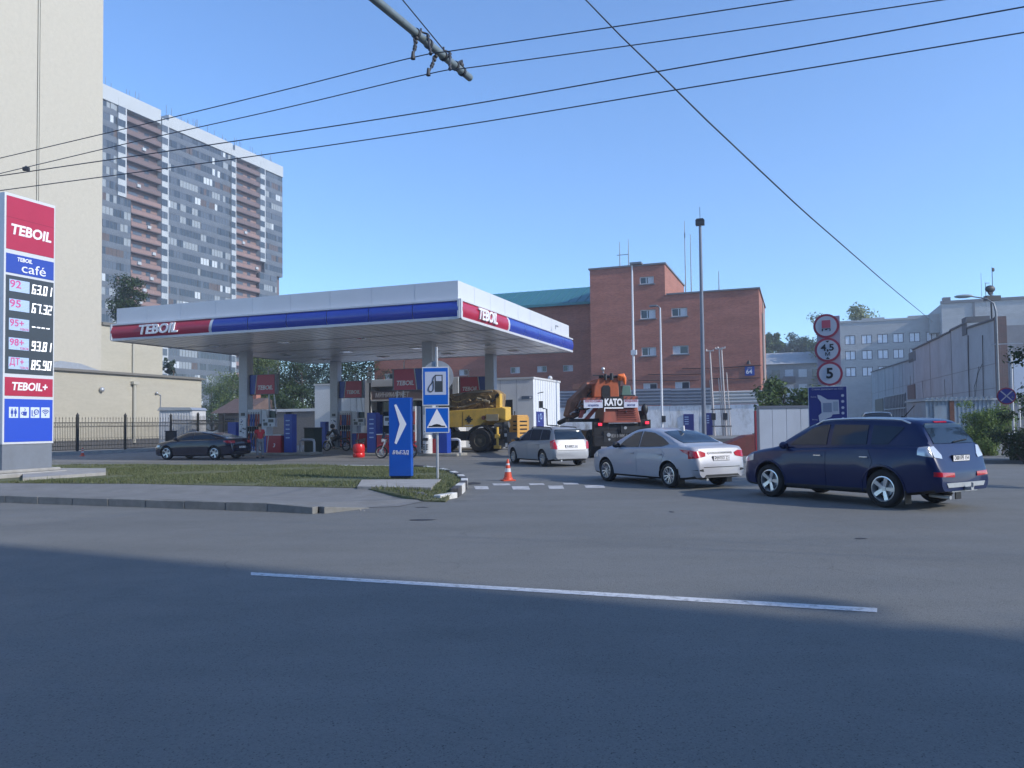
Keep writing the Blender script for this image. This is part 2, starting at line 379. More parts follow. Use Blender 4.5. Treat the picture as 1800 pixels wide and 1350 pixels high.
def decal(name, bvh, poly, side, m, parent, off=.006, step=.06, thick=0.0, smooth=True):
    """polygon projected onto the body; side: 'L','R' poly=(x,z); 'B' (rear) 'F' poly=(y,z); 'T' poly=(x,y)"""
    bm = bmesh.new()
    vs = [bm.verts.new((a, b, 0)) for a, b in poly]; bm.faces.new(vs)
    for ax in (0, 1):
        lo = min(p[ax] for p in poly); hi = max(p[ax] for p in poly); k = int((hi-lo)/step)
        for i in range(1, k+1):
            c = lo+(hi-lo)*i/(k+1); co = [0, 0, 0]; co[ax] = c; no = [0, 0, 0]; no[ax] = 1
            bmesh.ops.bisect_plane(bm, geom=bm.verts[:]+bm.edges[:]+bm.faces[:], plane_co=co, plane_no=no)
    D = {'L': (0, -1, 0), 'R': (0, 1, 0), 'B': (1, 0, 0), 'F': (-1, 0, 0), 'T': (0, 0, -1)}[side]; D = Vector(D)
    hits = []; last = None
    for v in bm.verts:
        a, b = v.co.x, v.co.y
        o = {'L': (a, 5, b), 'R': (a, -5, b), 'B': (-5, a, b), 'F': (5, a, b), 'T': (a, b, 5)}[side]
        p, nn, i, d = bvh.ray_cast(Vector(o), D)
        if p is None:
            cx = sum(q[0] for q in poly)/len(poly); cy = sum(q[1] for q in poly)/len(poly)
            for s in (.02, .05, .1, .2, .4):
                a2 = a+(cx-a)*s; b2 = b+(cy-b)*s
                o = {'L': (a2, 5, b2), 'R': (a2, -5, b2), 'B': (-5, a2, b2), 'F': (5, a2, b2), 'T': (a2, b2, 5)}[side]
                p, nn, i, d = bvh.ray_cast(Vector(o), D)
                if p is not None: break
        if p is None: p = last or Vector((0, 0, .5))
        last = p; hits.append(p)
    if side in 'BF':      # keep lamps at the corners from running far along the flank
        e_ = min(p.x for p in hits) if side == 'B' else max(p.x for p in hits)
        hits = [Vector((min(p.x, e_+.2) if side == 'B' else max(p.x, e_-.35), p.y, p.z)) for p in hits]
    for v, p in zip(list(bm.verts), hits): v.co = p-D*off
    if thick:
        ed = [e for e in bm.edges if e.is_boundary]
        r = bmesh.ops.extrude_edge_only(bm, edges=ed)
        for g in r['geom']:
            if isinstance(g, bmesh.types.BMVert): g.co += D*thick
    bmesh.ops.recalc_face_normals(bm, faces=bm.faces)
    # make sure they face outwards
    me = bpy.data.meshes.new(name); bm.normal_update()
    if sum((f.normal.dot(D)*f.calc_area() for f in bm.faces)) > 0: bmesh.ops.reverse_faces(bm, faces=bm.faces)
    bm.to_mesh(me); bm.free(); me.materials.append(m)
    if smooth: me.polygons.foreach_set('use_smooth', [True]*len(me.polygons)); me.set_sharp_from_angle(angle=R(40))
    o = bpy.data.objects.new(name, me); C.objects.link(o); o.parent = parent; return o

def strip(p0, p1, w_):
    (a, b), (c, d) = p0, p1; L = math.hypot(c-a, d-b) or 1; nx, ny = -(d-b)/L*w_/2, (c-a)/L*w_/2
    return [(a-nx, b-ny), (c-nx, d-ny), (c+nx, d+ny), (a+nx, b+ny)]

WHEELS = {}
def wheel(parent, S, x, y, side, steer=0):
    key = (S['r'], S['rim'])
    if key not in WHEELS:
        r = S['r']; rr = S['rimr']; w_ = .105
        t = MB(); t.lathe([(rr, -w_*.8), (rr+.02, -w_), (r-.05, -w_), (r-.015, -w_*.86), (r, -w_*.6), (r, w_*.6), (r-.015, w_*.86), (r-.05, w_), (rr+.02, w_), (rr, w_*.8), (rr-.02, w_*.3), (rr-.03, -w_*.8), (rr, -w_*.8)], 40)
        q = MB(); q.lathe([(rr+.004, w_*.82), (rr-.018, w_*.86), (rr-.03, w_*.5), (rr-.035, -w_*.6)], 40)
        st = S['rim']
        if st == 'star':       # five broad spokes
            for k in range(5):
                a = 2*math.pi*k/5+.3; Mx = Matrix.Rotation(a, 4, 'Z')
                q.add([(-.028, .03, w_*.6), (.028, .03, w_*.6), (.042, rr-.012, w_*.78), (-.042, rr-.012, w_*.78), (-.028, .03, w_*.2), (.028, .03, w_*.2), (.036, rr-.012, w_*.4), (-.036, rr-.012, w_*.4)],
                      [(0, 1, 2, 3), (7, 6, 5, 4), (0, 4, 5, 1), (1, 5, 6, 2), (2, 6, 7, 3), (3, 7, 4, 0)], 0, Mx)
        else:                  # five twin spokes
            for k in range(5):
                a = 2*math.pi*k/5+.1
                for s in (-1, 1):
                    Mx = Matrix.Rotation(a, 4, 'Z'); ww = .011 if st == 'twin' else .014
                    q.add([(s*.006-ww, .03, w_*.6), (s*.006+ww, .03, w_*.6), (s*.055+ww, rr-.012, w_*.8), (s*.055-ww, rr-.012, w_*.8), (s*.006-ww, .03, w_*.3), (s*.006+ww, .03, w_*.3), (s*.055+ww, rr-.012, w_*.5), (s*.055-ww, rr-.012, w_*.5)],
                          [(0, 1, 2, 3), (7, 6, 5, 4), (0, 4, 5, 1), (1, 5, 6, 2), (2, 6, 7, 3), (3, 7, 4, 0)], 0, Mx)
        q.cyl((0, 0, w_*.15), (0, 0, w_*.68), .05, .042, 16)
        d = MB(); d.lathe([(rr-.02, -w_*.55), (.0, -w_*.55)], 30); d.lathe([(0.0, -.0), (rr*.62, -.0), (rr*.62, -.02), (0, -.02)], 30, 1)
        WHEELS[key] = (t, q, d)
    t, q, d = WHEELS[key]
    Mx = Matrix.Translation((x, y, S['r'])) @ Matrix.Rotation(steer, 4, 'Z') @ Matrix.Rotation(-math.pi/2*side, 4, 'X')
    o = t.build('wheel', M_rubber, parent, 40); o.matrix_local = Mx
    a = q.build('rim', M_alloy, o, 35); b = d.build('brake_disc', [M_black, M_galv], o, 35)
    return o

def car(name, label, S, paint, group=None, plate='', steer=0):
    root = thing(name, label, S.get('cat', 'car'), group=group)
    raw = car_body(S).build('body', [paint], root, 38)
    W = S['W']/2
    cb = MB(); ar = S['r']+.055
    for x in (S['fa'], S['ra']):
        for s in (-1, 1): cb.cyl((x, s*(W-.26), S['r']+.01), (x, s*(W+.3), S['r']+.01), ar, n=36)
    cut = cb.build('cut', M_black)
    md = raw.modifiers.new('b', 'BOOLEAN'); md.operation = 'DIFFERENCE'; md.object = cut; md.solver = 'EXACT'; md.material_mode = 'INDEX'
    me = ev_mesh(raw); raw.modifiers.clear(); old = raw.data; raw.data = me; bpy.data.objects.remove(cut)
    me.materials.clear(); me.materials.append(paint); me.materials.append(M_black)
    me.polygons.foreach_set('use_smooth', [True]*len(me.polygons)); me.set_sharp_from_angle(angle=R(38))
    for p in me.polygons:       # wheel houses and underside in black
        c = p.center; inn = any(math.hypot(c.x-x, c.z-S['r']-.01) < ar*1.004 for x in (S['fa'], S['ra'])) and abs(c.y) > W-.3
        p.material_index = 1 if (inn or (p.normal.z < -.7 and c.z < .4)) else 0
    bm = bmesh.new(); bm.from_mesh(old); bvh = BVHTree.FromBMesh(bm); bm.free()
    for x, st in ((S['fa'], steer), (S['ra'], 0)):
        for s in (-1, 1): wheel(root, S, x, s*(W-.115), s, st)
    gl = M_glass
    for sd, nm in (('L', 1), ('R', -1)):
        for poly in S['doors']:
            d = decal('door', bvh, poly, sd, paint, root, .007, .07, .03)
            if sd in 'LR':
                xm = min(p[0] for p in poly)+.17; zm = S['hz']
                p, nn, i, q = bvh.ray_cast(Vector((xm, 5*nm, zm)), Vector((0, -nm, 0)))
                if p:
                    hb = MB(); hb.box((xm-.09, p.y+nm*.012, zm-.014), (xm+.09, p.y+nm*.04, zm+.014)); hb.build('handle', M_chrome if S.get('chrome') else paint, d, bevel=.008)
        for poly in S['win']:
            decal('side_window', bvh, poly, sd, gl, root, .012, .06, .03)
        for p_ in S.get('pillar', []): decal('window_pillar', bvh, p_, sd, M_black, root, .0125, .08, .02)
        if S.get('arch'):
            for x in (S['fa'], S['ra']):
                ab = MB(); pts = []
                for k in range(17):
                    a = math.pi*(-.06+1.12*k/16); xx = x+math.cos(a)*(ar+.02); zz = S['r']+.01+math.sin(a)*(ar+.02)
                    p, nn, i, q = bvh.ray_cast(Vector((xx, 5*nm, max(zz, .3))), Vector((0, -nm, 0)))
                    if p: pts.append((xx, p.y-nm*.004, zz))
                if len(pts) > 4: ab.tube(pts, .022, 6).build('wheel_arch', paint, root, 60)
        # mirror
        mx, mz = S['mir']; p, nn, i, q = bvh.ray_cast(Vector((mx, 5*nm, mz-.02)), Vector((0, -nm, 0)))
        y = p.y if p else W*nm*.85
        mm = MB(); mm.ball((mx, y+nm*.13, mz+.05), 1, (.075, .12, .08), 8); mm.box((mx-.03, y-nm*.03, mz-.02), (mx+.03, y+nm*.08, mz+.02))
        mm.build('mirror', S.get('mirm', paint), root, 60)
        for poly in S['tail'][sd] if isinstance(S['tail'], dict) else S['tail']:
            decal('tail_light', bvh, poly, sd, S.get('taillens', M_redlens), root, .014, .04, .02)
        for poly in S.get('head', []): decal('headlight', bvh, poly, sd, M_clearlens, root, .012, .04, .02)
        for poly in S.get('sidetrim', []): decal('trim', bvh, poly, sd, M_dark, root, .01, .08, .02)
    for s in (-1, 1):
        for poly in S['tailback']:
            decal('tail_light', bvh, [(s*a, b) for a, b in poly], 'B', S.get('taillens', M_redlens), root, .012, .04, .02)
    for poly in S['headfront']:
        for s in (-1, 1): decal('headlight', bvh, [(s*a, b) for a, b in poly], 'F', M_clearlens, root, .012, .04, .02)
    if S['rearwin'][0] == 'T': decal('rear_window', bvh, S['rearwin'][1], 'T', gl, root, .012, .06, .02)
    else: decal('rear_window', bvh, S['rearwin'][1], 'B', gl, root, .015, .05, .02)
    decal('windscreen', bvh, S['screen'], 'T', gl, root, .012, .06, .02)
    for poly, mm, nm in S.get('back', []): decal(nm, bvh, poly, 'B', mm, root, .012, .06, .02)
    if S.get('grille'): decal('grille', bvh, S['grille'], 'F', M_black, root, .012, .06, .02)
    # number plate
    py, pz = S['plate']; p, nn, i, q = bvh.ray_cast(Vector((-5, 0, pz)), Vector((1, 0, 0)))
    if p:
        x = p.x-.02
        pb = MB(); pb.box((x-.008, -.26, pz-.056), (x+.03, .26, pz+.056)); pb.box((x-.010, -.25, pz-.048), (x-.007, .25, pz+.048), 1)
        po = pb.build('number_plate', [M_dark, M_textw], root)
        if plate: text('lettering', plate, .105, M_textb, po, (x-.0125, 0, pz), (0, -1, 0), bold=0, ext=.0015, width=.44)
    if S.get('wiper'):
        y0, z0, y1, z1 = S['wiper']; pts = []
        for k in range(6):
            t = k/5; yy = y0+(y1-y0)*t; zz = z0+(z1-z0)*t
            p, nn, i, q = bvh.ray_cast(Vector((-5, yy, zz)), Vector((1, 0, 0)))
            if p: pts.append((p.x-.03, yy, zz))
        if len(pts) > 1: MB().tube(pts, .012, 6).build('wiper', M_black, root)
    if S.get('rails'):
        xa, xb, yy = S['rails']
        for s in (-1, 1):
            pts = []
            for k in range(13):
                t = k/12; xx = xa+(xb-xa)*t; p, nn, i, q = bvh.ray_cast(Vector((xx, s*yy, 5)), Vector((0, 0, -1)))
                pts.append((xx, s*yy, p.z+(.055 if 0 < k < 12 else .0)))
            rb = MB(); rb.tube(pts, .018, 8); rb.build('roof_rail', M_alloy if S.get('railm', 1) else M_dark, root, 60)
    # exhaust, mud flaps, underside
    ub = MB(); ub.cyl((S['top'][0][0]+.02, .45, .24), (S['top'][0][0]+.4, .45, .26), .035, n=12); ub.build('exhaust', M_galv, root, 50)
    ub = MB()
    for s in (-1, 1): ub.box((S['ra']-S['r']-.1, s*(W-.2), .1), (S['ra']-S['r']-.08, s*(W-.02), .34))
    ub.box((S['ra']-.05, -W+.2, .2), (S['ra']+.05, W-.2, .32)); ub.box((S['fa']-.05, -W+.2, .2), (S['fa']+.05, W-.2, .32))
    ub.build('axle', M_black, root)
    return root, bvh

def put_car(root, S, px, py, phi):
    """rear left tyre stands at the ground point seen at px, py; phi = heading left of the depth axis"""
    g = G(px, py); a = R(90+phi); l = Vector((S['ra'], S['W']/2-.02, 0)); l.rotate(Euler((0, 0, a)))
    root.location = g-l; root.location.z = 0; root.rotation_euler.z = a

P_blue = mat('paint_dark_blue', (.004, .014, .07), .3, 0, coat=.35, spec=.25)
P_silver = mat('paint_silver_blue', (.36, .375, .42), .42, .1, coat=.4)
P_pearl = mat('paint_silver', (.29, .3, .32), .42, .15, coat=.4)
P_navy = mat('paint_navy', (.006, .01, .03), .25, 0, coat=.8, spec=.3)
P_black = mat('paint_black', (.006, .009, .012), .25, .2, coat=1)

SUV = dict(W=1.8, r=.35, rimr=.235, rim='star', fa=1.335, ra=-1.335, cat='car', flare=.035, lean=.2, chrome=1, arch=1,
    top=[(-2.38, .62), (-2.36, .76), (-2.31, .84), (-2.27, 1.02), (-2.17, 1.22), (-2.03, 1.45), (-1.93, 1.61), (-1.85, 1.64), (-1.4, 1.675), (-.6, 1.70), (-.1, 1.69), (.25, 1.65), (.5, 1.55), (.9, 1.32), (1.2, 1.12), (1.3, 1.09), (1.7, 1.03), (2.0, .95), (2.17, .84), (2.25, .6)],
    belt=[(-2.3, 1.12), (-1, 1.10), (1.2, 1.01), (2.2, .87)], bot=[(-2.4, .36), (-1.9, .27), (-1.6, .24), (1.6, .22), (2.3, .26)], hz=.93, mir=(.88, 1.07), mirm=P_blue,
    doors=[[(-1.0, .32), (-.12, .3), (-.12, 1.06), (-1.05, 1.07), (-1.15, .85), (-1.02, .55)], [(-.10, .3), (.88, .3), (.98, .6), (.98, 1.0), (-.10, 1.06)]],
    win=[[(-.06, 1.15), (.84, 1.13), (.68, 1.28), (.36, 1.47), (.12, 1.535), (-.06, 1.55)], [(-.96, 1.17), (-.17, 1.15), (-.17, 1.55), (-.94, 1.54)], [(-1.40, 1.18), (-1.06, 1.17), (-1.04, 1.535), (-1.66, 1.50), (-1.64, 1.46)]],
    tail=[[(-2.26, .96), (-2.02, 1.0), (-2.02, 1.14), (-2.18, 1.16)]], taillens=M_clearlens, tailback=[[(.56, .93), (.76, .96), (.77, 1.14), (.66, 1.16), (.55, 1.0)]],
    head=[[(1.8, .78), (2.15, .72), (2.12, .84), (1.8, .92)]], headfront=[[(.45, .72), (.78, .74), (.76, .86), (.5, .84)]],
    rearwin=('B', [(-.62, 1.2), (.62, 1.2), (.56, 1.56), (-.56, 1.56)]), screen=[(1.08, -.62), (1.08, .62), (.36, .52), (.36, -.52)],
    back=[([(-.8, .62), (-.35, .6), (-.35, .68), (-.8, .7)], M_redlens, 'reflector'), ([(.35, .6), (.8, .62), (.8, .7), (.35, .68)], M_redlens, 'reflector'), ([(-.55, .42), (.55, .42), (.6, .5), (-.6, .5)], M_galv, 'skid_plate'),
          ([(-.2, 1.575), (.2, 1.575), (.2, 1.60), (-.2, 1.60)], M_redlens, 'brake_light')],
    grille=[(-.5, .45), (.5, .45), (.45, .7), (-.45, .7)], plate=(0, .93), rails=(-1.75, .3, .6), wiper=(.05, 1.22, -.42, 1.26), sidetrim=[[(-.98, .27), (.92, .26), (.95, .33), (-1.0, .34)]])
SEDAN = dict(W=1.76, r=.31, rimr=.215, rim='twin', fa=1.35, ra=-1.35, flare=.02, lean=.2,
    top=[(-2.33, .52), (-2.32, .68), (-2.27, .78), (-2.25, .98), (-2.2, 1.035), (-2.05, 1.05), (-1.75, 1.08), (-1.5, 1.15), (-1.15, 1.30), (-.75, 1.425), (-.35, 1.475), (0, 1.49), (.3, 1.465), (.55, 1.38), (.95, 1.19), (1.25, 1.02), (1.35, .99), (1.75, .92), (2.05, .82), (2.2, .66), (2.27, .5)],
    belt=[(-2.3, 1.0), (-1.4, 1.0), (0, .95), (1.2, .91), (2.2, .8)], bot=[(-2.35, .3), (-2, .24), (-1.6, .2), (1.6, .19), (2.3, .24)], hz=.83, mir=(.78, .98), mirm=M_dark,
    doors=[[(-.95, .28), (-.08, .26), (-.08, .955), (-1.05, .965), (-1.22, .85), (-1.05, .55)], [(-.06, .26), (.92, .26), (1.0, .55), (1.0, .91), (-.06, .95)]],
    win=[[(-.06, .99), (.86, .97), (.62, 1.16), (.3, 1.34), (.05, 1.39), (-.04, 1.395)], [(-1.0, 1.02), (-.1, .99), (-.1, 1.4), (-.55, 1.36), (-.95, 1.24), (-1.28, 1.09)]],
    tail=[[(-2.28, .76), (-1.9, .9), (-1.78, .96), (-2.1, .955), (-2.24, .92)]], tailback=[[(.48, .8), (.84, .74), (.85, .92), (.6, .93), (.46, .88)]],
    head=[[(1.75, .68), (2.15, .6), (2.1, .72), (1.75, .82)]], headfront=[[(.45, .6), (.74, .62), (.72, .74), (.5, .7)]],
    rearwin=('T', [(-1.62, -.58), (-1.62, .58), (-1.2, .60), (-.82, .53), (-.82, -.53), (-1.2, -.60)]), screen=[(1.12, -.6), (1.12, .6), (.46, .5), (.46, -.5)],
    back=[([(-.4, .86), (.4, .86), (.38, .9), (-.38, .9)], M_chrome, 'chrome_strip'), ([(-.62, .26), (.62, .26), (.5, .36), (-.5, .36)], M_dark, 'bumper_insert'), ([(-.8, .47), (-.58, .44), (-.6, .5)], M_dark, 'reflector'), ([(.58, .44), (.8, .47), (.6, .5)], M_dark, 'reflector'),
          ([(-.565, .535), (.565, .535), (.57, .545), (-.57, .545)], M_black, 'boot_gap')],
    grille=[(-.4, .4), (.4, .4), (.4, .62), (-.4, .62)], plate=(0, .745))
WAGON = dict(W=1.70, r=.305, rimr=.2, rim='five', fa=1.3, ra=-1.3, flare=.015, lean=.18,
    top=[(-2.17, .5), (-2.15, .62), (-2.12, .68), (-2.1, .9), (-2.05, 1.0), (-1.95, 1.18), (-1.8, 1.4), (-1.72, 1.45), (-1.5, 1.475), (-.6, 1.51), (0, 1.5), (.35, 1.44), (.8, 1.21), (1.15, .99), (1.3, .95), (1.7, .9), (2.0, .8), (2.15, .64), (2.2, .5)],
    belt=[(-2.1, .96), (0, .93), (1.2, .89), (2.2, .75)], bot=[(-2.2, .3), (-1.9, .23), (-1.6, .2), (1.6, .19), (2.3, .24)], hz=.83, mir=(.8, .96), mirm=M_dark,
    doors=[[(-.92, .28), (-.06, .26), (-.06, .93), (-1.0, .94), (-1.1, .85), (-.98, .55)], [(-.04, .26), (.9, .26), (.96, .55), (.96, .89), (-.04, .93)]],
    win=[[(-.04, .97), (.84, .95), (.62, 1.12), (.26, 1.35), (-.03, 1.4)], [(-.95, .98), (-.08, .97), (-.08, 1.4), (-.93, 1.4)], [(-1.72, 1.02), (-1.0, .99), (-.98, 1.4), (-1.5, 1.38), (-1.62, 1.32)]],
    tail=[[(-2.13, .68), (-1.96, .7), (-1.88, .96), (-2.02, 1.02), (-2.08, .9)]], tailback=[[(.62, .66), (.8, .68), (.8, .98), (.68, .98), (.62, .8)]],
    head=[[(1.7, .66), (2.1, .6), (2.05, .7), (1.7, .8)]], headfront=[[(.42, .58), (.7, .6), (.7, .7), (.46, .7)]],
    rearwin=('B', [(-.64, 1.02), (.64, 1.02), (.56, 1.40), (-.56, 1.40)]), screen=[(1.08, -.6), (1.08, .6), (.36, .5), (.36, -.5)],
    back=[([(-.36, .84), (.36, .84), (.36, .865), (-.36, .865)], M_galv, 'chrome_strip'), ([(-.6, .26), (.6, .26), (.55, .31), (-.55, .31)], M_dark, 'bumper_insert'), ([(-.6, .615), (.6, .615), (.61, .625), (-.61, .625)], M_black, 'boot_gap')],
    grille=[(-.4, .4), (.4, .4), (.4, .62), (-.4, .62)], plate=(0, .76), rails=(-1.6, .1, .55), railm=0, wiper=(.02, 1.03, -.3, 1.08))
COUPE = dict(W=1.86, r=.335, rimr=.24, rim='star', fa=1.45, ra=-1.42, flare=.02, lean=.22,
    top=[(-2.38, .5), (-2.36, .74), (-2.33, .98), (-2.26, 1.06), (-2.0, 1.09), (-1.5, 1.22), (-1.0, 1.33), (-.4, 1.41), (.1, 1.425), (.4, 1.4), (.75, 1.26), (1.2, 1.03), (1.35, .99), (1.8, .92), (2.15, .8), (2.3, .64), (2.35, .5)],
    belt=[(-2.3, 1.02), (0, .96), (1.2, .92), (2.2, .78)], bot=[(-2.4, .3), (-2, .22), (-1.6, .19), (1.6, .17), (2.4, .22)], hz=.84, mir=(.85, .99),
    doors=[[(-1.0, .26), (-.1, .24), (-.1, .96), (-1.1, .97), (-1.2, .85), (-1.08, .55)], [(-.08, .24), (.98, .24), (1.06, .55), (1.06, .92), (-.08, .955)]],
    win=[[(-.06, .99), (.95, .97), (.65, 1.15), (.3, 1.31), (-.04, 1.345)], [(-1.5, 1.05), (-.1, 1.0), (-.1, 1.345), (-.7, 1.31), (-1.2, 1.2)]],
    tail=[[(-2.34, .84), (-1.98, .88), (-1.95, .95), (-2.3, .97)]], tailback=[[(.5, .83), (.88, .83), (.87, .96), (.5, .95)]],
    head=[[(1.85, .66), (2.25, .58), (2.2, .7), (1.85, .76)]], headfront=[[(.5, .58), (.78, .6), (.76, .7), (.52, .68)]],
    rearwin=('T', [(-1.75, -.58), (-1.75, .58), (-.95, .52), (-.95, -.52)]), screen=[(1.1, -.6), (1.1, .6), (.5, .5), (.5, -.5)],
    back=[([(-.7, .28), (.7, .28), (.6, .4), (-.6, .4)], M_black, 'bumper_insert')],
    grille=[(-.4, .45), (.4, .45), (.4, .62), (-.4, .62)], plate=(0, .62))
VAN = dict(W=1.85, r=.36, rimr=.23, rim='star', fa=1.4, ra=-1.4, flare=.02, lean=.14, cat='van',
    top=[(-2.3, .6), (-2.28, .9), (-2.26, 1.2), (-2.2, 1.9), (-2.1, 2.0), (-1, 2.06), (.3, 2.06), (.7, 1.9), (1.2, 1.4), (1.5, 1.2), (2.0, 1.1), (2.2, .9), (2.28, .6)],
    belt=[(-2.3, 1.2), (2.2, 1.0)], bot=[(-2.4, .36), (2.3, .3)], hz=.95, mir=(1.1, 1.25),
    doors=[[(-.9, .4), (.2, .4), (.2, 1.2), (-.9, 1.2)], [(.22, .4), (1.0, .4), (1.1, 1.1), (.22, 1.2)]],
    win=[[(.2, 1.3), (1.1, 1.25), (.7, 1.75), (.2, 1.85)], [(-1.9, 1.3), (.15, 1.3), (.15, 1.85), (-1.9, 1.85)]],
    tail=[[(-2.27, 1.0), (-2.1, 1.0), (-2.1, 1.3), (-2.24, 1.3)]], tailback=[[(.7, .9), (.85, .9), (.85, 1.3), (.7, 1.3)]],
    headfront=[[(.5, .75), (.8, .75), (.8, .95), (.5, .95)]], rearwin=('B', [(-.7, 1.3), (.7, 1.3), (.66, 1.85), (-.66, 1.85)]), screen=[(1.3, -.7), (1.3, .7), (.8, .6), (.8, -.6)],
    plate=(0, .8))

suv, bv = car('parked_suv', 'dark blue SUV with silver roof rails at the right end of the queue', SUV, P_blue, 'cars queuing for the filling station', 'О001РВ 154')
put_car(suv, SUV, 1552, 892.5, 30)
mb = MB(); mb.tube([(-1.2, 0, 1.66), (-1.3, 0, 1.75), (-1.45, 0, 1.9)], .008, 6); mb.ball((-1.2, 0, 1.68), .03, n=6); mb.build('aerial', M_black, suv)
mb = MB(); mb.box((-2.5, -.04, .36), (-2.3, .04, .42)); mb.cyl((-2.5, 0, .42), (-2.5, 0, .5), .025, n=10); mb.box((-2.36, -.4, .33), (-2.28, .4, .38)); mb.build('tow_bar', M_galv, suv, bevel=.004)
sedan, _ = car('sedan', 'silver blue saloon car with red tail lights between the wagon and the dark blue SUV', SEDAN, P_silver, 'cars queuing for the filling station', 'Р097ХХ 22')
put_car(sedan, SEDAN, 1175, 857.5, 28)
mb = MB(); mb.prism([(-.98, 1.40), (-.76, 1.45), (-.97, 1.535)], -.02, .02, 'y'); mb.build('roof_fin', M_white, sedan)
wagon, _ = car('estate_car', 'silver estate car stopped behind the orange crane, beside the traffic cone', WAGON, P_pearl, 'cars queuing for the filling station', 'А488ЕТ 54')
put_car(wagon, WAGON, 953, 820, 25)
coupe, _ = car('hatchback_car', 'dark fastback car refuelling at the leftmost pump', COUPE, P_navy, plate='Н527КУ 54')
put_car(coupe, COUPE, 376, 808.6, 73)
van, _ = car('van', 'dark van parked far behind the dark blue SUV, only its roof showing', VAN, P_black)
vp = P(1530, 740, 40); van.location = (vp.x+1.0, vp.y+1.5, 0); van.rotation_euler.z = R(90-22)
# ------------------------------------------------------------------ ground
def sheet(name, pts, z, m, side=None):
    """flat paving slab with its top at z and skirt down to 0"""
    mb = MB(); mb.prism([(p[0], p[1]) for p in pts], min(0, z)-.3, z, 'z')
    return struct(mb.build(name, m))
M_asph = asphalt('asphalt_road', (.155, .158, .15), (.112, .114, .11), (.205, .206, .196))
M_asph2 = asphalt('asphalt_forecourt', (.2, .196, .19), (.14, .138, .135), (.24, .236, .23))
M_walk = mat('sidewalk_asphalt', (.19, .19, .185), .9, var=.14, scale=2.2, bump=.35, bscale=90, dirt=(.13, .13, .125), dscale=.6, damt=.5)
M_line = mat('road_paint', (.62, .63, .64), .7, var=.06, scale=6, bump=.4, bscale=80, dirt=(.17, .17, .175), dscale=13, damt=1.0)
mb = MB(); mb.add([(-900, -60, 0), (900, -60, 0), (900, 1500, 0), (-900, 1500, 0)], [(0, 1, 2, 3)]); road = struct(mb.build('ground_asphalt', M_asph))

# raised sidewalk and its kerb, from far left to the station entrance
kt = [(-500, 858), (0, 869.5), (300, 878), (480, 883.5), (560, 887)]      # kerb top edge in the photo -> points 0.16 above the road
kp = [G(a, b, .16) for a, b in kt]
dirk = (kp[3]-kp[1]).normalized(); L0 = kp[1]-dirk*40
end = G(640, 892.5, 0.0)
back = [G(783, 873, .02), G(745, 868, .1), G(640, 857, .16), G(300, 851, .16), G(0, 849.5, .16)]
dirb = (back[4]-back[2]).normalized(); B0 = back[4]+dirb*40
wk = MB()
poly = [L0, kp[1], kp[2], kp[3], kp[4], end, G(700, 890, 0.01), G(760, 878, .01), back[1], back[2], back[3], back[4], B0]
vs = [(p.x, p.y, z) for p, z in zip(poly, [.16, .16, .16, .15, .12, .008, .008, .012, .14, .16, .16, .16, .16])]
wk.add(vs, [tuple(range(len(vs)))])
o = struct(wk.build('sidewalk', M_walk))
bm = bmesh.new(); bm.from_mesh(o.data); bmesh.ops.triangulate(bm, faces=bm.faces); bm.to_mesh(o.data); bm.free()
kb = MB(); nrm = Vector((dirk.y, -dirk.x, 0)); nrm = nrm if nrm.y < 0 else -nrm
# kerb stones, each 1 m, slightly uneven
p = L0.copy(); tot = (kp[3]-L0).length; k = 0; s = 0
a_ = math.atan2(dirk.y, dirk.x)
nst = round(tot); 
for s in [tot*i_/nst for i_ in range(nst)]:
    q = L0+dirk*s; ln = tot/nst; Mx = Matrix.Translation((q.x, q.y, random.uniform(-.008, .004))) @ Matrix.Rotation(a_+random.uniform(-.006, .006), 4, 'Z')
    kb.box((.006, -.16, -.1), (ln-.006, 0.002, .166), M=Mx)
for (pa, pb, ha, hb) in ((kp[3], kp[4], .166, .13), (kp[4], end, .13, .012)):
    dd = (pb-pa); ll = dd.length; aa = math.atan2(dd.y, dd.x); Mx = Matrix.Translation((pa.x, pa.y, 0)) @ Matrix.Rotation(aa, 4, 'Z')
    kb.add([(0.01, -.16, -.1), (ll-.01, -.16, -.1), (ll-.01, 0, -.1), (0.01, 0, -.1), (0.01, -.16, ha), (ll-.01, -.16, hb), (ll-.01, 0, hb), (0.01, 0, ha)],
           [(3, 2, 1, 0), (4, 5, 6, 7), (0, 1, 5, 4), (1, 2, 6, 5), (2, 3, 7, 6), (3, 0, 4, 7)], M=Mx)
struct(kb.build('kerb', M_kerb, bevel=.012))

# grass plot
gr = [G(0, 848, .18), G(120, 848, .18), G(300, 850, .18), G(640, 856, .18), G(745, 867, .18), G(783, 868, .18), G(800, 856, .18), G(812, 846, .18), G(808, 836, .18), G(790, 828, .18), G(760, 822.5, .18), G(720, 819, .18), G(560, 817, .18), G(300, 816, .18), G(110, 816, .18), G(-300, 822, .18), G(-300, 848, .18)]
M_soil = mat('lawn_soil', (.11, .12, .055), .95, var=.35, scale=2.5, bump=.5, bscale=30, dirt=(.16, .135, .09), dscale=.8, damt=.6)
def lawnz(x, y):
    a, b = gr[4], gr[5]; ab = Vector((b.x-a.x, b.y-a.y)); t_ = max(0, min(1, ((x-a.x)*ab.x+(y-a.y)*ab.y)/ab.length_squared)); d = math.hypot(x-a.x-ab.x*t_, y-a.y-ab.y*t_)
    return .165-.13*max(0, 1-d/1.5)
mb = MB(); mb.add([(p.x, p.y, lawnz(p.x, p.y)) for p in gr]+[(p.x, p.y, -.2) for p in gr], [tuple(range(len(gr)))]+[(i, (i+1) % len(gr), len(gr)+(i+1) % len(gr), len(gr)+i) for i in range(len(gr))])
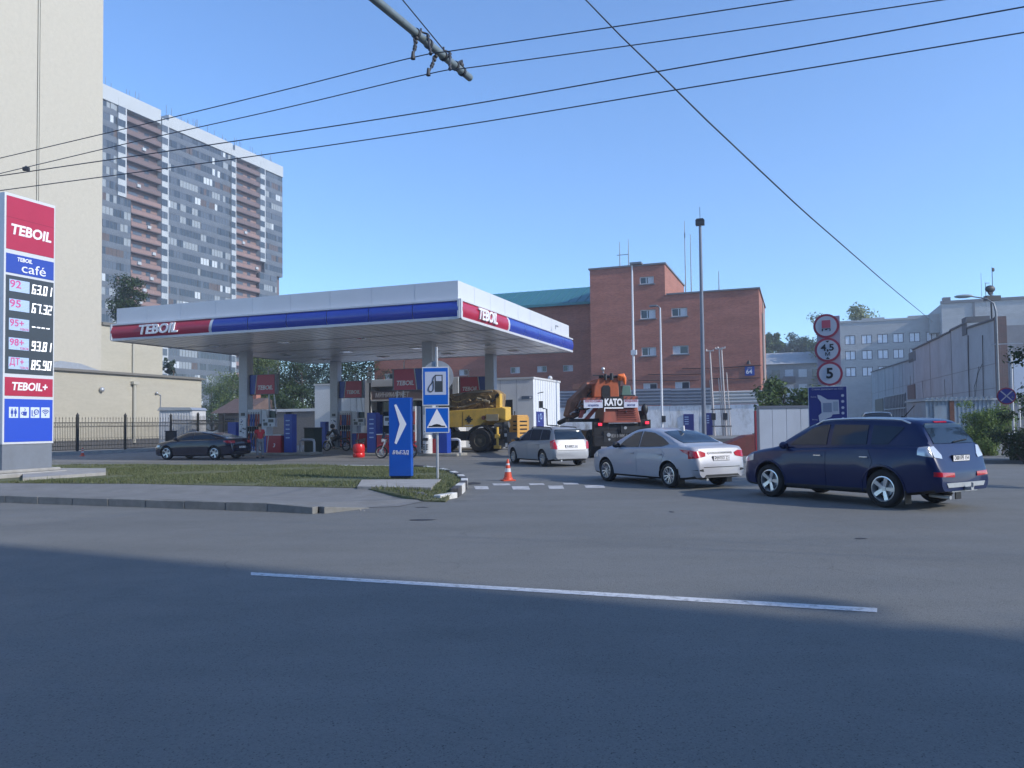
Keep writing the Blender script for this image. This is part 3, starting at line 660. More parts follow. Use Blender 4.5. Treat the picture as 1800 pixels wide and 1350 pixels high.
lawn = struct(mb.build('lawn', M_soil))
bm = bmesh.new(); bm.from_mesh(lawn.data); bmesh.ops.triangulate(bm, faces=[f_ for f_ in bm.faces if len(f_.verts) > 4]); bm.to_mesh(lawn.data); bm.free()
struct(sheet('concrete_pad', [G(40, 822, .26), G(186, 823, .26), G(186, 830, .26), G(40, 840, .26)], .26, M_concrete))
def inside(x, y, poly):
    c = False; n = len(poly); j = n-1
    for i in range(n):
        if (poly[i][1] > y) != (poly[j][1] > y) and x < (poly[j][0]-poly[i][0])*(y-poly[i][1])/(poly[j][1]-poly[i][1])+poly[i][0]: c = not c
        j = i
    return c
M_grass = leaf_mat('grass_blades', (.09, .12, .045), (.19, .2, .1))
rg = random.Random(3); vs = []; fs = []
x0 = -18; x1 = max(p.x for p in gr); y0 = min(p.y for p in gr); y1 = max(p.y for p in gr); cnt = 0
slab = [G(636, 843, .2), G(775, 842, .2), G(758, 857, .2), G(628, 855, .2)]
plinth = [G(-20, 822, .26), G(190, 822, .26), G(190, 831, .26), G(-20, 842, .26)]
while cnt < 50000:
    x = rg.uniform(x0, x1); y = rg.uniform(y0, y1)
    if not inside(x, y, gr) or inside(x, y, slab) or inside(x, y, plinth): continue
    d = math.sin(x*1.3+2)*math.sin(y*1.7)+math.sin(x*.4-y*.9)*.8
    if d < -.9 and rg.random() < .75: continue
    h = rg.uniform(.03, .075)*(1+.35*d); a = rg.uniform(0, 6.28); wd = rg.uniform(.008, .018); lx = rg.gauss(0, .035); ly = rg.gauss(0, .035)
    if rg.random() < .01: h *= 2.2
    n = len(vs); zl = lawnz(x, y)-.01; vs += [(x-math.cos(a)*wd, y-math.sin(a)*wd, zl), (x+math.cos(a)*wd, y+math.sin(a)*wd, zl), (x+lx, y+ly, zl+h)]; fs.append((n, n+1, n+2)); cnt += 1
me = bpy.data.meshes.new('grass'); me.from_pydata(vs, [], fs); me.materials.append(M_grass)
o = bpy.data.objects.new('grass', me); C.objects.link(o); tag(o, 'rough green grass growing on the plot between sidewalk and filling station', 'grass', kind='stuff')

# black and white painted kerb round the nose of the plot
nose = [G(768, 876, .05), G(795, 864, .17), G(812, 851, .17), G(818, 844.5, .17), G(808, 835, .17), G(790, 828, .17), G(762, 822.5, .17), G(722, 818.5, .17)]
kb = MB(); k = 0
def along(pts, step):
    out = [pts[0].copy()]; rem = step
    for a, b in zip(pts, pts[1:]):
        L = (b-a).length; t = rem
        while t <= L: out.append(a+(b-a)*(t/L)); t += step
        rem = t-L
    return out
ps = along([Vector((q.x, q.y, 0)) for q in nose], .8)
for i, (a, b) in enumerate(zip(ps, ps[1:])):
    dd = b-a; Mx = Matrix.Translation(a) @ Matrix.Rotation(math.atan2(dd.y, dd.x), 4, 'Z')
    hgt = .21 if i > 0 else .12
    kb.box((.01, -.09, -.1), (dd.length-.01, .09, hgt), 0 if i % 2 == 0 else 1, Mx)
ps = along([Vector((q.x, q.y, 0)) for q in (G(720, 818.5, .18), G(560, 816.6, .18), G(300, 815.6, .18), G(110, 815.6, .18), G(-200, 820, .18))], 1.0)
for i, (a, b) in enumerate(zip(ps, ps[1:])):
    dd = b-a; Mx = Matrix.Translation((a.x, a.y, 0)) @ Matrix.Rotation(math.atan2(dd.y, dd.x), 4, 'Z')
    kb.box((.01, -.05, -.1), (dd.length-.01, .05, .175), 0 if (i//3) % 2 == 0 and i < 12 else 2, Mx)
M_kw = mat('kerb_white', (.62, .62, .6), .8, var=.08, scale=8, dirt=(.2, .2, .19), dscale=5, damt=.8); M_kk = mat('kerb_black', (.05, .05, .055), .8, var=.2, dirt=(.14, .14, .13), dscale=6, damt=.7)
struct(kb.build('painted_kerb', [M_kw, M_kk, M_kerb], bevel=.015))
# concrete pad of the entrance sign and a loose slab
struct(sheet('concrete_pad', slab, .2, M_concrete))

# road markings
def quadline(pts, z, name, m):
    mb = MB(); mb.add([(p.x, p.y, z) for p in pts], [(0, 1, 2, 3)]); return struct(mb.build(name, m))
a = G(441, 1006.3); b = G(441, 1011.5); c2 = G(1542, 1077); d2 = G(1542, 1069.5)
quadline([a, b, c2, d2], .004, 'lane_marking', M_line)
M_worn = mat('worn_paint', (.5, .5, .5), .8, var=.1, scale=5, dirt=(.17, .17, .17), dscale=3.5, damt=1.0)
mb = MB()
for (xa, xb, ya, yb) in ((868, 898, 850, 853.5), (932, 958, 850, 853), (992, 1018, 849, 852), (836, 860, 855, 860.5), (902, 932, 855, 861), (966, 992, 854, 860), (1030, 1064, 853, 858)):
    q = [G(xa, yb), G(xb, yb), G(xb-3, ya), G(xa-3, ya)]; mb.add([(p.x, p.y, .006) for p in q], [(0, 1, 2, 3)])
struct(mb.build('crossing_marking', M_worn))
# forecourt patch of lighter asphalt and tar patches
fp = [G(100, 813), G(1340, 806), P(1340, 760, 75), P(60, 770, 75)]
mb = MB(); mb.add([(p.x, p.y, .004) for p in fp], [(0, 1, 2, 3)]); struct(mb.build('forecourt', M_asph2))
M_tar = mat('tar_patch', (.035, .036, .04), .75, var=.2)
def blob(px, py, rx, ry, sd):
    g = G(px, py); rb = random.Random(sd); return [(g.x+math.cos(t*.5)*rx*rb.uniform(.7, 1.15), g.y+math.sin(t*.5)*ry*rb.uniform(.7, 1.15), .005) for t in range(13) if t*.5 < 6.2]
for i, (px, py, rx, ry) in enumerate(((742, 914, .24, .1), (742, 892, .14, .06), (1513, 947, .09, .05), (830, 850, .3, .45), (1180, 900, .05, .1))):
    b_ = blob(px, py, rx, ry, i); mb = MB(); mb.add(b_, [tuple(range(len(b_)))]); struct(mb.build('tar_patch', M_tar))

# ------------------------------------------------------------------ canopy
# site frame of the station: local x along the road (r_), local y away from it (d_)
cor = P(808, 560, 31.2); cor.z = 0
def S_(x, y, z=0): return cor+r_*x+d_*y+Vector((0, 0, z))
Wc = -hit(197, cor, r_); Dc = hit(1006, cor, d_)
can = thing('canopy', 'large white flat filling station canopy with blue and red fascia standing on four grey columns', 'canopy', cor, -T)
UZ = 5.92
mb = MB(); mb.box((-Wc+.12, .12, UZ+.03), (-.12, Dc-.12, UZ+.5)); mb.build('soffit', mat('soffit', (.84, .85, .87), .25, 0, var=.04, scale=1), can)
mb = MB()
for k in range(1, int(Wc/.6)): mb.box((-Wc+k*.6-.008, .2, UZ+.02), (-Wc+k*.6+.008, Dc-.2, UZ+.032))
for k in (1, 2, 3): mb.box((-Wc+.2, Dc*k/4-.03, UZ+.012), (-.2, Dc*k/4+.03, UZ+.022))
mb.build('soffit_seams', mat('seam', (.22, .24, .27), .5), can)
for x in (-Wc*.85, -Wc*.62, -Wc*.38, -Wc*.15):
    for y in (Dc*.25, Dc*.6, Dc*.85):
        mb = MB(); mb.box((x-.3, y-.3, UZ-.02), (x+.3, y+.3, UZ+.028)); mb.box((x-.25, y-.25, UZ-.026), (x+.25, y+.25, UZ-.02), 1); mb.build('soffit_lamp', [M_white, M_clearlens], can)
# fascia with a bulging band
prof = [(0, UZ), (-.07, UZ), (-.08, UZ+.1), (-.03, UZ+.12)]
band = [(-.03, UZ+.12), (-.10, UZ+.22), (-.13, UZ+.42), (-.11, UZ+.6), (-.03, UZ+.74)]
top = [(-.03, UZ+.74), (-.09, UZ+.76), (-.09, UZ+.83), (.12, UZ+.85)]
par = [(.12, UZ+.85), (.12, UZ+1.62), (.3, UZ+1.62)]
def run(mb, pr, a, b, side, mi=0, slant=0):     # sweep a profile (outward offset o, z) along one side of the canopy between a and b
    vs = []
    for t in (a, b):
        for o, z in pr:
            tt = t+(slant*(z-UZ-.4) if slant else 0)
            if side == 'F': vs.append((tt, o, z))
            elif side == 'R': vs.append((-o, tt, z))
            elif side == 'L': vs.append((-Wc+o, tt, z))
            else: vs.append((tt, Dc-o, z))
    n = len(pr); mb.add(vs, [(i, i+1, n+i+1, n+i) for i in range(n-1)], mi)
redF = -Wc+hit(368, cor-r_*Wc, r_); redR = hit(892, cor, d_)
f = MB()
for sd, L in (('F', (-Wc-.03, .03)), ('R', (-.03, Dc+.03)), ('L', (-.03, Dc+.03)), ('B', (-Wc-.03, .03))):
    run(f, prof, *L, sd); run(f, top, *L, sd)
o = f.build('fascia_rim', M_whitem, can)
f = MB()
for sd, L in (('F', (-Wc+.12, -.12)), ('R', (.12, Dc-.12)), ('L', (.12, Dc-.12)), ('B', (-Wc+.12, -.12))): run(f, par, *L, sd)
f.box((-Wc+.2, .2, UZ+.5), (-.2, Dc-.2, UZ+1.5))
for k in range(1, 9): 
    x = -Wc*k/9; f.box((x-.006, .115, UZ+.9), (x+.006, .119, UZ+1.6), 1)
    y = Dc*k/9; f.box((-.119, y-.006, UZ+.9), (-.115, y+.006, UZ+1.6), 1)
f.build('parapet', [M_whitem, mat('seam2', (.4, .42, .46), .5)], can)
def bandpart(nm, m, a, b, sd, s0=0, s1=0):
    f = MB(); vs = []
    for t, sl_ in ((a, s0), (b, s1)):
        for o, z in band:
            tt = t+sl_*(z-UZ-.12)
            vs.append({'F': (tt, o, z), 'R': (-o, tt, z), 'L': (-Wc+o, tt, z), 'B': (tt, Dc-o, z)}[sd])
    n = len(band); f.add(vs, [(i, i+1, n+i+1, n+i) for i in range(n-1)]); return f.build(nm, m, can, 60)
bandpart('red_fascia', M_red, -Wc, redF, 'F', 0, .25); bandpart('white_divider', M_whitem, redF, redF+.16, 'F', .25, .25)
nb = 6; xs_ = [redF+.16+(0-redF-.16)*k/nb for k in range(nb+1)]
for k in range(nb): bandpart('blue_fascia', M_band, xs_[k]+(.012 if k else 0), xs_[k+1]-.012, 'F', .25 if k == 0 else 0, 0)
bandpart('red_fascia', M_red, 0.02, redR, 'R', 0, -.15); bandpart('white_divider', M_whitem, redR, redR+.2, 'R', -.15, -.15)
ys_ = [redR+.2+(Dc-redR-.2)*k/5 for k in range(6)]
for k in range(5): bandpart('blue_fascia', M_band, ys_[k]+(.012 if k else 0), ys_[k+1]-.012, 'R', -.15 if k == 0 else 0, 0)
bandpart('blue_fascia', M_band, 0, Dc, 'L'); bandpart('blue_fascia', M_band, -Wc, 0, 'B')
for (a, b) in ((-Wc-.02, -Wc+.03), (-.03, .02)):
    f = MB(); f.box((a-.02, -.12, UZ+.03), (b+.02, .03, UZ+.8)); f.build('corner_trim', M_whitem, can)
f = MB(); f.box((-.02, -.1, UZ+.03), (.12, .05, UZ+.8)); f.build('corner_trim', M_whitem, can)
tF0 = -Wc+hit(247, cor-r_*Wc, r_); tF1 = -Wc+hit(314, cor-r_*Wc, r_)
text('lettering', 'TEBOIL', .62, M_textw, can, ((tF0+tF1)/2, -.16, UZ+.42), (1, 0, 0), shear=.22, bold=.018, ext=.03, width=tF1-tF0)
tR0 = hit(836, cor, d_); tR1 = hit(869, cor, d_)
text('lettering', 'TEBOIL', .66, M_textw, can, (.16, (tR0+tR1)/2, UZ+.42), (0, 1, 0), shear=.22, bold=.018, ext=.03, width=tR1-tR0)
# small camera on the right parapet
f = MB(); yy = Dc*.78; f.box((.1, yy-.03, UZ+1.0), (.14, yy+.03, UZ+1.25)); f.cyl((.14, yy, UZ+1.2), (.35, yy-.15, UZ+1.12), .05); f.build('security_camera', M_white, can)

cols = []
M_col = mat('column_metal', (.42, .45, .5), .4, .1, var=.06)
for (pa, pb, dd) in ((418, 446, 7.6), (743, 767, 7.6), (579, 601, 15.7), (852.5, 874, 15.7)):
    xa = hit(pa, S_(0, dd), r_); xb = hit((pa+pb)/2+3, S_(0, dd), r_); xm = hit((pa+pb)/2, S_(0, dd), r_)
    cols.append((xm, dd))
    f = MB(); f.box((xm-.3, dd-.26, 0), (xm+.3, dd+.26, UZ+.03)); f.box((xm-.34, dd-.3, 0), (xm+.34, dd+.3, .25), 1)
    c = f.build('column', [M_col, M_dark], can, bevel=.03)
    f = MB(); f.box((xm-.24, dd-.285, 1.0), (xm+.24, dd-.262, 2.15)); pz = f.build('notice_board', mat('poster', (.62, .64, .68), .4), c)
    f = MB(); rp = random.Random(int(pa))
    for k in range(14):
        x = rp.uniform(-.2, .12); z = 1.25+rp.random()*.8; f.box((xm+x, dd-.291, z), (xm+x+rp.uniform(.03, .12), dd-.287, z+rp.uniform(.02, .09)), rp.choice([0, 1]))
    f.box((xm-.12, dd-.29, 2.25), (xm+.14, dd-.265, 2.42), 0); f.build('notice_print', [M_panel, mat('poster_blue', (.05, .1, .3), .5)], c)
print('cols', cols, Wc, Dc)

# ------------------------------------------------------------------ station equipment
def loc_st(x, y): return S_(x, y)
def teboil_sign(x, y, flip, lab, word=True):
    """boxed sign board fixed to the side of a column, over the dispenser"""
    t = thing('pump_sign', lab, 'sign', S_(x, y, 3.45), -T, 'red boards over the pumps')
    s = -1 if flip else 1; w_, h_ = 1.85, 1.15
    f = MB(); f.box((0, -.12, 0), (s*w_, .12, h_)); f.build('board', M_grey, t, bevel=.02)
    f = MB(); f.prism([(s*.42, .03), (s*(w_-.12), .03), (s*(w_-.12), h_-.03), (s*.56, h_-.03)], -.135, -.121, 'y'); f.build('red_panel', M_red, t)
    f = MB(); f.prism([(s*.03, .03), (s*.34, .03), (s*.48, h_-.03), (s*.03, h_-.03)], -.135, -.121, 'y'); f.build('blue_panel', M_blue, t)
    f = MB(); f.prism([(s*.36, .02), (s*.40, .02), (s*.54, h_-.02), (s*.50, h_-.02)], -.14, -.12, 'y'); f.build('white_stripe', M_white, t)
    text('lettering', 'TEBOIL', .34, M_textw, t, (s*1.08, -.14, .38), (1, 0, 0), shear=.22, bold=.008, ext=.01, width=1.02)
    f = MB(); f.cyl((s*1.3, 0, -1.1), (s*1.25, 0, 0), .04, n=8); f.cyl((s*1.75, 0, -1.1), (s*1.6, 0, 0), .04, n=8); f.build('strut', M_whitem, t)
    f = MB(); f.tube([(s*1.2, 0, h_), (s*1.2, 0, h_+.35), (s*1.1, -.1, h_+.42)], .03, 6); f.build('breather_pipe', M_whitem, t)
c1, c3, c2_, c4 = cols
teboil_sign(c1[0]+.32, c1[1]+.05, False, 'red TEBOIL board on the right of the leftmost column')
teboil_sign(c3[0]-.32, c3[1]+.05, True, 'red TEBOIL board with its blue end on the right, above the MINIMARKET sign')
teboil_sign(c2_[0]+.32, c2_[1]+.05, False, 'dark red TEBOIL board on the right of the second column, left of the minimarket')
teboil_sign(c4[0]-.32, c4[1]+.05, True, 'dark red board behind the yellow crane beside the rightmost column')

M_hoseb = mat('nozzle_blue', (.02, .07, .35), .4); M_hosew = mat('nozzle_white', (.6, .62, .65), .4); M_hoser = mat('nozzle_red', (.42, .07, .05), .4)
def dispenser(x, y, lab, num='1', mirror=False, cabinet=True):
    """hose stack, display unit, low red cabinet and blue totem in a row on the island"""
    t = thing('fuel_dispenser', lab, 'fuel pump', S_(x, y, .15), -T, 'fuel dispensers under the canopy')
    s = -1 if mirror else 1
    f = MB(); f.box((0, -.3, 0), (s*.92, .3, 2.45)); hs = f.build('hose_cabinet', M_hosew, t, bevel=.02)
    for k in range(5):
        xx = s*(.1+.17*k); cc = [M_hoser, M_hoseb, M_hoseb, M_hoser, M_hoser][k]
        f = MB(); f.box((xx-.055, -.33, 1.5), (xx+.055, -.301, 2.18)); f.box((xx-.055, -.325, .1), (xx+.055, -.301, 1.1)); f.build('hose_panel', [cc], hs)
        f = MB(); f.box((xx-.035, -.42, 1.2), (xx+.035, -.33, 1.48)); f.cyl((xx, -.4, 1.22), (xx+.02, -.47, 1.1), .018, n=6); f.build('nozzle', M_black, hs, bevel=.01)
        f = MB(); f.tube([(xx+.03, -.34, 2.3), (xx+.045, -.5, 1.7), (xx+.06, -.52, .6), (xx+.02, -.45, .35), (xx-.03, -.38, .8), (xx, -.38, 1.15)], .014, 6); f.build('hose', M_black, hs, 60)
    f = MB(); f.box((s*.96, -.28, 0), (s*1.3, .28, 2.4)); f.box((s*1.3, -.25, .95), (s*1.95, .25, 1.0)); f.box((s*1.0, -.32, 1.45), (s*1.9, -.1, 1.95)); d = f.build('display_unit', M_whitem, t, bevel=.015)
    f = MB(); f.box((s*1.12, -.335, 1.52), (s*1.4, -.321, 1.7)); f.box((s*1.46, -.335, 1.7), (s*1.8, -.321, 1.88)); f.box((s*1.1, -.335, 1.76), (s*1.22, -.321, 1.88)); f.box((s*1.55, -.335, 1.5), (s*1.62, -.321, 1.62)); f.build('display', M_panel, d)
    f = MB(); f.box((s*1.32, -.05, 1.96), (s*1.7, .05, 2.35)); f.build('screen', mat('green_board', (.03, .06, .05), .3), d, bevel=.01)
    f = MB(); f.box((s*1.0, -.34, 0), (s*2.3, .34, .96)); f.box((s*.98, -.36, .96), (s*2.32, .36, 1.01), 1); f.box((s*.99, -.343, .01), (s*1.32, -.33, .94), 2)
    cb_ = f.build('cabinet', [M_redpump, M_white, M_blue], t)
    f = MB(); f.prism([(s*1.34, .02), (s*1.38, .02), (s*1.5, .93), (s*1.46, .93)], -.35, -.341, 'y'); f.build('white_stripe', M_white, cb_)
    text('lettering', num, .3, M_textw, cb_, (s*1.85, -.345, .4), (1, 0, 0), shear=.2, bold=.006)
    for k, (a_, b_, h_) in enumerate(((2.42, 2.98, 2.15),)):
        f = MB(); f.box((s*a_, -.22, 0), (s*b_, .22, h_)); f.box((s*(a_+.1), -.2, h_), (s*(a_+.25), .2, h_+.12), 1); tt = f.build('payment_totem', [M_blue, M_dark], t, bevel=.03)
        f = MB()
        for q in range(5): f.box((s*(a_+.14), -.235, .8+q*.24), (s*(a_+.4), -.222, .86+q*.24))
        f.build('pictogram', M_leda, tt)
    return t
def island(x0, x1, y, lab):
    f = MB(); f.box((x0, y-.65, 0), (x1, y+.65, .15)); o = f.build('pump_island', mat('island', (.28, .27, .24), .85, var=.2, scale=2, dirt=(.15, .14, .12)), None, bevel=.04); o.location = cor; o.rotation_euler.z = -T
    tag(o, lab, 'kerb island', 'raised islands under the pumps')
def ux(px, dy): return hit(px, S_(0, dy), r_)
y1_ = c1[1]; y2_ = c2_[1]
island(ux(414, y1_), ux(556, y1_), y1_, 'low concrete island under the leftmost pump')
island(ux(640, y1_), ux(812, y1_), y1_, 'low concrete island under the pump with the litter bin')
island(ux(576, y2_), ux(660, y2_), y2_, 'low concrete island behind the motorcycle rider')
island(ux(800, y2_), ux(876, y2_), y2_, 'low concrete island behind the yellow crane')
dispenser(ux(441, y1_), y1_, 'fuel dispenser with red cabinet next to the person in the red shirt', '3')
dispenser(ux(735, y1_), y1_, 'fuel dispenser with the number 1 on its red cabinet, partly behind the blue entrance sign', '1', True)
dispenser(ux(601, y2_), y2_, 'shaded fuel dispenser behind the motorcycle rider', '2')
# blue service box right of column 3, behind the sign post
def box_thing(name, lab, cat, x, y, parts, grp=None):
    t = thing(name, lab, cat, S_(x, y, .15), -T, grp)
    for nm, a, b, m in parts: MB().box(a, b).build(nm, m, t, bevel=.02)
    return t
box_thing('air_station', 'blue service box beside the white hoop bollard behind the sign post', 'service box', ux(762, y1_), y1_-.1, [('red_box', (0, -.2, 0), (.35, .2, .75), M_redpump), ('blue_box', (.4, -.25, 0), (.92, .25, 1.25), M_blue), ('lid', (.42, -.2, 1.25), (.9, .2, 1.3), M_dark)])
box_thing('blue_totem', 'narrow dark blue totem left of the second column', 'totem', ux(567, y2_), y2_-.1, [('cabinet', (0, -.2, 0), (.42, .2, 1.75), M_blue), ('base', (-.02, -.22, -.12), (.44, .22, .02), M_dark)])
box_thing('blue_totem', 'dark blue totem left of the leftmost column, behind the dark car', 'totem', ux(404, y1_+1), y1_+1, [('cabinet', (0, -.2, -.15), (.6, .2, 1.75), M_blue), ('base', (-.02, -.22, -.15), (.62, .22, -.1), M_dark)])
box_thing('green_bin', 'dark green refuse bin behind the leftmost pump island', 'bin', ux(541, y1_+4), y1_+4, [('body', (0, -.4, -.15), (.75, .4, 1.3), mat('bin_green', (.012, .03, .02), .6)), ('lid', (-.03, -.43, 1.3), (.78, .43, 1.38), M_dark)])
# litter bin
t = thing('litter_bin', 'white round-topped litter bin at the foot of the third column', 'bin', S_(ux(751, y1_-.5), y1_-.5, .15), -T)
f = MB(); f.cyl((0, 0, 0), (0, 0, .75), .25, .25, 20); f.cyl((0, 0, .75), (0, 0, .95), .26, .2, 20)
f.box((-.14, -.27, .66), (.14, -.2, .8), 1)
for k in range(3):
    for sx_ in (-.14, .03): f.box((sx_, -.262, .2+.11*k), (sx_+.11, -.235, .25+.11*k), 1)
f.build('drum', [M_white, M_dark], t, 40)
# hoop bollards
for (pa, pb, py, lab) in ((528, 552, 799, 'white hoop bollard at the right end of the leftmost pump island'), (790, 808, 801, 'white hoop bollard right of the sign post, in front of the yellow crane')):
    g0 = G(pa, py); g1 = g0+r_*hit(pb, g0, r_)
    t = thing('hoop_bollard', lab, 'bollard', g0, math.atan2(g1.y-g0.y, g1.x-g0.x), 'white hoop bollards at the pump islands'); L = min((g1-g0).length, .95)
    f = MB(); hh = .85
    f.tube([(0, 0, .0), (0, 0, hh-.15), (.04, 0, hh-.04), (.15, 0, hh), (L-.15, 0, hh), (L-.04, 0, hh-.04), (L, 0, hh-.15), (L, 0, .0)], .07, 12); f.build('hoop', M_white, t, 60)
    f = MB(); f.box((-.2, -.16, 0), (.2, .16, .16)); f.box((L-.2, -.16, 0), (L+.2, .16, .16)); f.build('footing', M_concrete, t, bevel=.01)

# red gas bottle and small cones
t = thing('red_drum', 'shiny red plastic drum standing in front of the pump island', 'drum', G(631, 804), 0)
f = MB(); f.lathe([(0, 0), (.26, 0), (.3, .05), (.3, .2), (.27, .24), (.3, .28), (.3, .55), (.26, .66), (.12, .7), (0, .7)], 20); f.build('drum', mat('red_plastic', (.6, .02, .02), .3), t, 50)
f = MB(); f.cyl((-.12, 0, .68), (-.12, 0, .85), .05, .03); f.box((-.2, -.05, .82), (.24, .06, .9)); f.prism([(.0, .7), (.28, .78), (.34, 1.0), (.05, .92)], -.1, .1, 'y'); f.build('cap', M_dark, t, bevel=.01)

def cone(px, py, h, lab, grp='traffic cones'):
    t = thing('traffic_cone', lab, 'cone', G(px, py), .3, grp); k = h/.62
    M_o = mat('cone_red', (.62, .07, .025), .5, var=.08, scale=12)
    f = MB(); f.box((-.18*k, -.18*k, 0), (.18*k, .18*k, .035*k)); f.lathe([(.15*k, .035*k), (.13*k, .09*k), (.115*k, .1*k)], 20); f.build('base', M_o, t, bevel=.008)
    f = MB(); f.lathe([(.115*k, .1*k), (.088*k, .26*k)], 24); f.lathe([(.072*k, .36*k), (.03*k, .6*k), (.02*k, .62*k), (0, .62*k)], 24); f.build('cone_body', M_o, t, 50)
    f = MB(); f.lathe([(.091*k, .255*k), (.074*k, .36*k)], 24); f.lathe([(.058*k, .45*k), (.048*k, .50*k)], 24); f.build('reflective_band', M_white, t, 50)
cone(893, 845, .62, 'orange-red traffic cone with a white band on the asphalt beside the worn crossing')
cone(508, 800, .55, 'small red and white cone at the leftmost pump island')
cone(145, 802, .5, 'small pale cone by the iron fence')
# ------------------------------------------------------------------ entrance totem
g0 = G(684, 841, .2); g1 = G(719, 838, .2)
az = math.atan2(-.18, 1)
t = thing('entrance_sign', 'blue upright entrance sign with white arrow and the word ВЪЕЗД standing on a concrete pad', 'sign', g0, az)
w_ = .62; hh = 2.17
f = MB(); f.box((0, 0, .06), (w_, .2, hh)); f.build('sign_box', M_totem, t, bevel=.012)
f = MB(); f.box((.03, .03, -.0), (w_-.03, .17, .06)); f.build('base_plate', M_dark, t)
z = lambda py: (841-py)/125*hh; x = lambda px: (px-684)/35*w_
f = MB(); f.prism([(x(693), z(727)), (x(696), z(726)), (x(712), z(757)), (x(696), z(788)), (x(693), z(786)), (x(701.5), z(757))], -.008, 0.002, 'y'); f.build('arrow', M_textw, t)
text('lettering', 'ВЪЕЗД', .14, M_textw, t, (w_*.52, -.006, z(801)), (1, 0, 0), shear=.2, bold=0, width=.45)

# ------------------------------------------------------------------ fuel station road sign + bump sign
gp = G(769, 841, .2); k = gp.y/F
t = thing('road_sign', 'tall sign post with blue petrol pump sign above a blue speed bump sign', 'road sign', gp, R(-4))
f = MB(); f.cyl((0, .03, 0), (-.0, .03, 3.52), .035, n=14); f.build('post', M_galv, t, 50)
def zz(py): return P(769, py, gp.y).z-.2
def xx(px): return (px-769)*k
def rsign(nm, xa, xb, za, zb_, y, m, border=.03):
    f = MB(); f.box((xa, y, za), (xb, y+.015, zb_)); o = f.build(nm, M_white, t, bevel=.004)
    f = MB(); f.box((xa+border, y-.003, za+border), (xb-border, y+.001, zb_-border)); f.build('sign_face', m, o); return o
a = rsign('fuel_sign', xx(743.5), xx(791), zz(713), zz(645), -.03, M_roadblue, .028)
f = MB(); f.box((xx(748.5), -.036, zz(694)), (xx(786), -.0325, zz(653.5))); f.build('white_field', mat('sign_pale', (.45, .5, .62), .5), a)
f = MB(); y_ = -.04; s_ = k
f.box((xx(766), y_, zz(689)), (xx(780), -.0355, zz(659))); 
f.box((xx(768), y_-.003, zz(670)), (xx(778), y_, zz(661)), 1)
pts = [(xx(766), y_, zz(662)), (xx(764.4), y_, zz(662.5)), (xx(763.6), y_, zz(665)), (xx(762.8), y_, zz(670)), (xx(760.5), y_, zz(674)), (xx(757), y_, zz(678)), (xx(755), y_, zz(682)), (xx(755), y_, zz(685.5)), (xx(757), y_, zz(688)), (xx(760), y_, zz(688.5)), (xx(762.5), y_, zz(686.5)), (xx(763.8), y_, zz(683)), (xx(764), y_, zz(677)), (xx(763.6), y_, zz(670))]
f.tube(pts, .014, 6); f.build('pump_symbol', [M_panel, mat('sign_pale', (.45, .5, .62), .5)], a)
b = rsign('bump_sign', xx(748), xx(791), zz(761), zz(716), -.045, M_roadblue, .026)
f = MB(); f.prism([(xx(751.5), zz(752)), (xx(788), zz(752)), (xx(769.5), zz(718.5))], -.052, -.047, 'y'); f.build('white_triangle', M_textw, b)
f = MB(); f.prism([(xx(755), zz(750.5)), (xx(784), zz(750.5)), (xx(784), zz(748.5)), (xx(778), zz(748.3)), (xx(774), zz(746.2)), (xx(769), zz(745.2)), (xx(764), zz(746.2)), (xx(760), zz(748.3)), (xx(755), zz(748.5))], -.056, -.051, 'y'); f.build('bump_symbol', M_textb, b)
f = MB(); f.cyl((xx(770), .05, zz(662)), (xx(770), .065, zz(662)), .43, n=36); f.build('round_sign_back', M_galv, t)
f = MB(); 
for z_ in (zz(655), zz(700), zz(725), zz(750)): f.box((-.2, -.01, z_-.012), (.2, .07, z_+.012))
f.build('bracket', M_galv, t)

# ------------------------------------------------------------------ price pylon (face turned to the right, +r_)
Yf = 25.0; pe = P(94.5, 750, Yf); pe.z = 0
t = thing('price_sign', 'tall TEBOIL price pylon with fuel prices standing on a concrete plinth', 'price sign', pe, -T)
# local: x = r_ (face normal), y = d_; the face runs from y=0 back towards the camera
pw = 1.72
def yz(px, py):           # pixel -> local y and z on the face plane
    s = hit(px, pe, d_); q = pe+d_*s; return s, P(px, py, q.y).z
zt = yz(94.5, 362)[1]; zb_ = yz(94.5, 778)[1]; z0 = yz(94.5, 820)[1]
print('pylon', zt, zb_, z0, yz(2, 338), yz(2, 780))
f = MB(); f.box((-.42, -pw, zb_-.02), (0, 0, zt)); f.build('frame', M_whitem, t, bevel=.02)
f = MB(); f.box((-.40, -pw+.02, z0-.25), (-.03, -.03, zb_-.02)); f.build('base_cabinet', mat('pylon_base', (.17, .19, .22), .5, var=.05, dirt=(.1, .1, .1)), t, bevel=.01)
f = MB(); f.box((-.7, -pw-1.5, -.1), (.25, .3, z0-.12)); f.box((-.6, -pw-1.3, z0-.12), (.15, .15, z0-.02)); f.build('plinth', M_concrete, t, bevel=.03)
def panel(nm, pya, pyb, m, dx=.012):     # rows measured at the far edge of the face
    za = yz(94.5, pya)[1]; zb2 = yz(94.5, pyb)[1]
    f = MB(); f.box((-.005, -pw+.055, zb2), (dx, -.055, za)); return f.build(nm, m, t, bevel=.004), za, zb2
pa, a1, a0 = panel('red_panel', 367, 455, M_red)
text('lettering', 'TEBOIL', .44, M_textw, pa, (.016, -pw/2, a0+(a1-a0)*.38), (0, 1, 0), shear=.15, bold=.014, width=1.36)
f = MB(); f.box((.012, -pw+.055, a0+(a1-a0)*.60), (.014, -.055, a0+(a1-a0)*.607)); f.build('panel_seam', mat('seam_red', (.2, .01, .03), .5), pa)
pc, a1, a0 = panel('blue_panel', 462, 494, M_band)
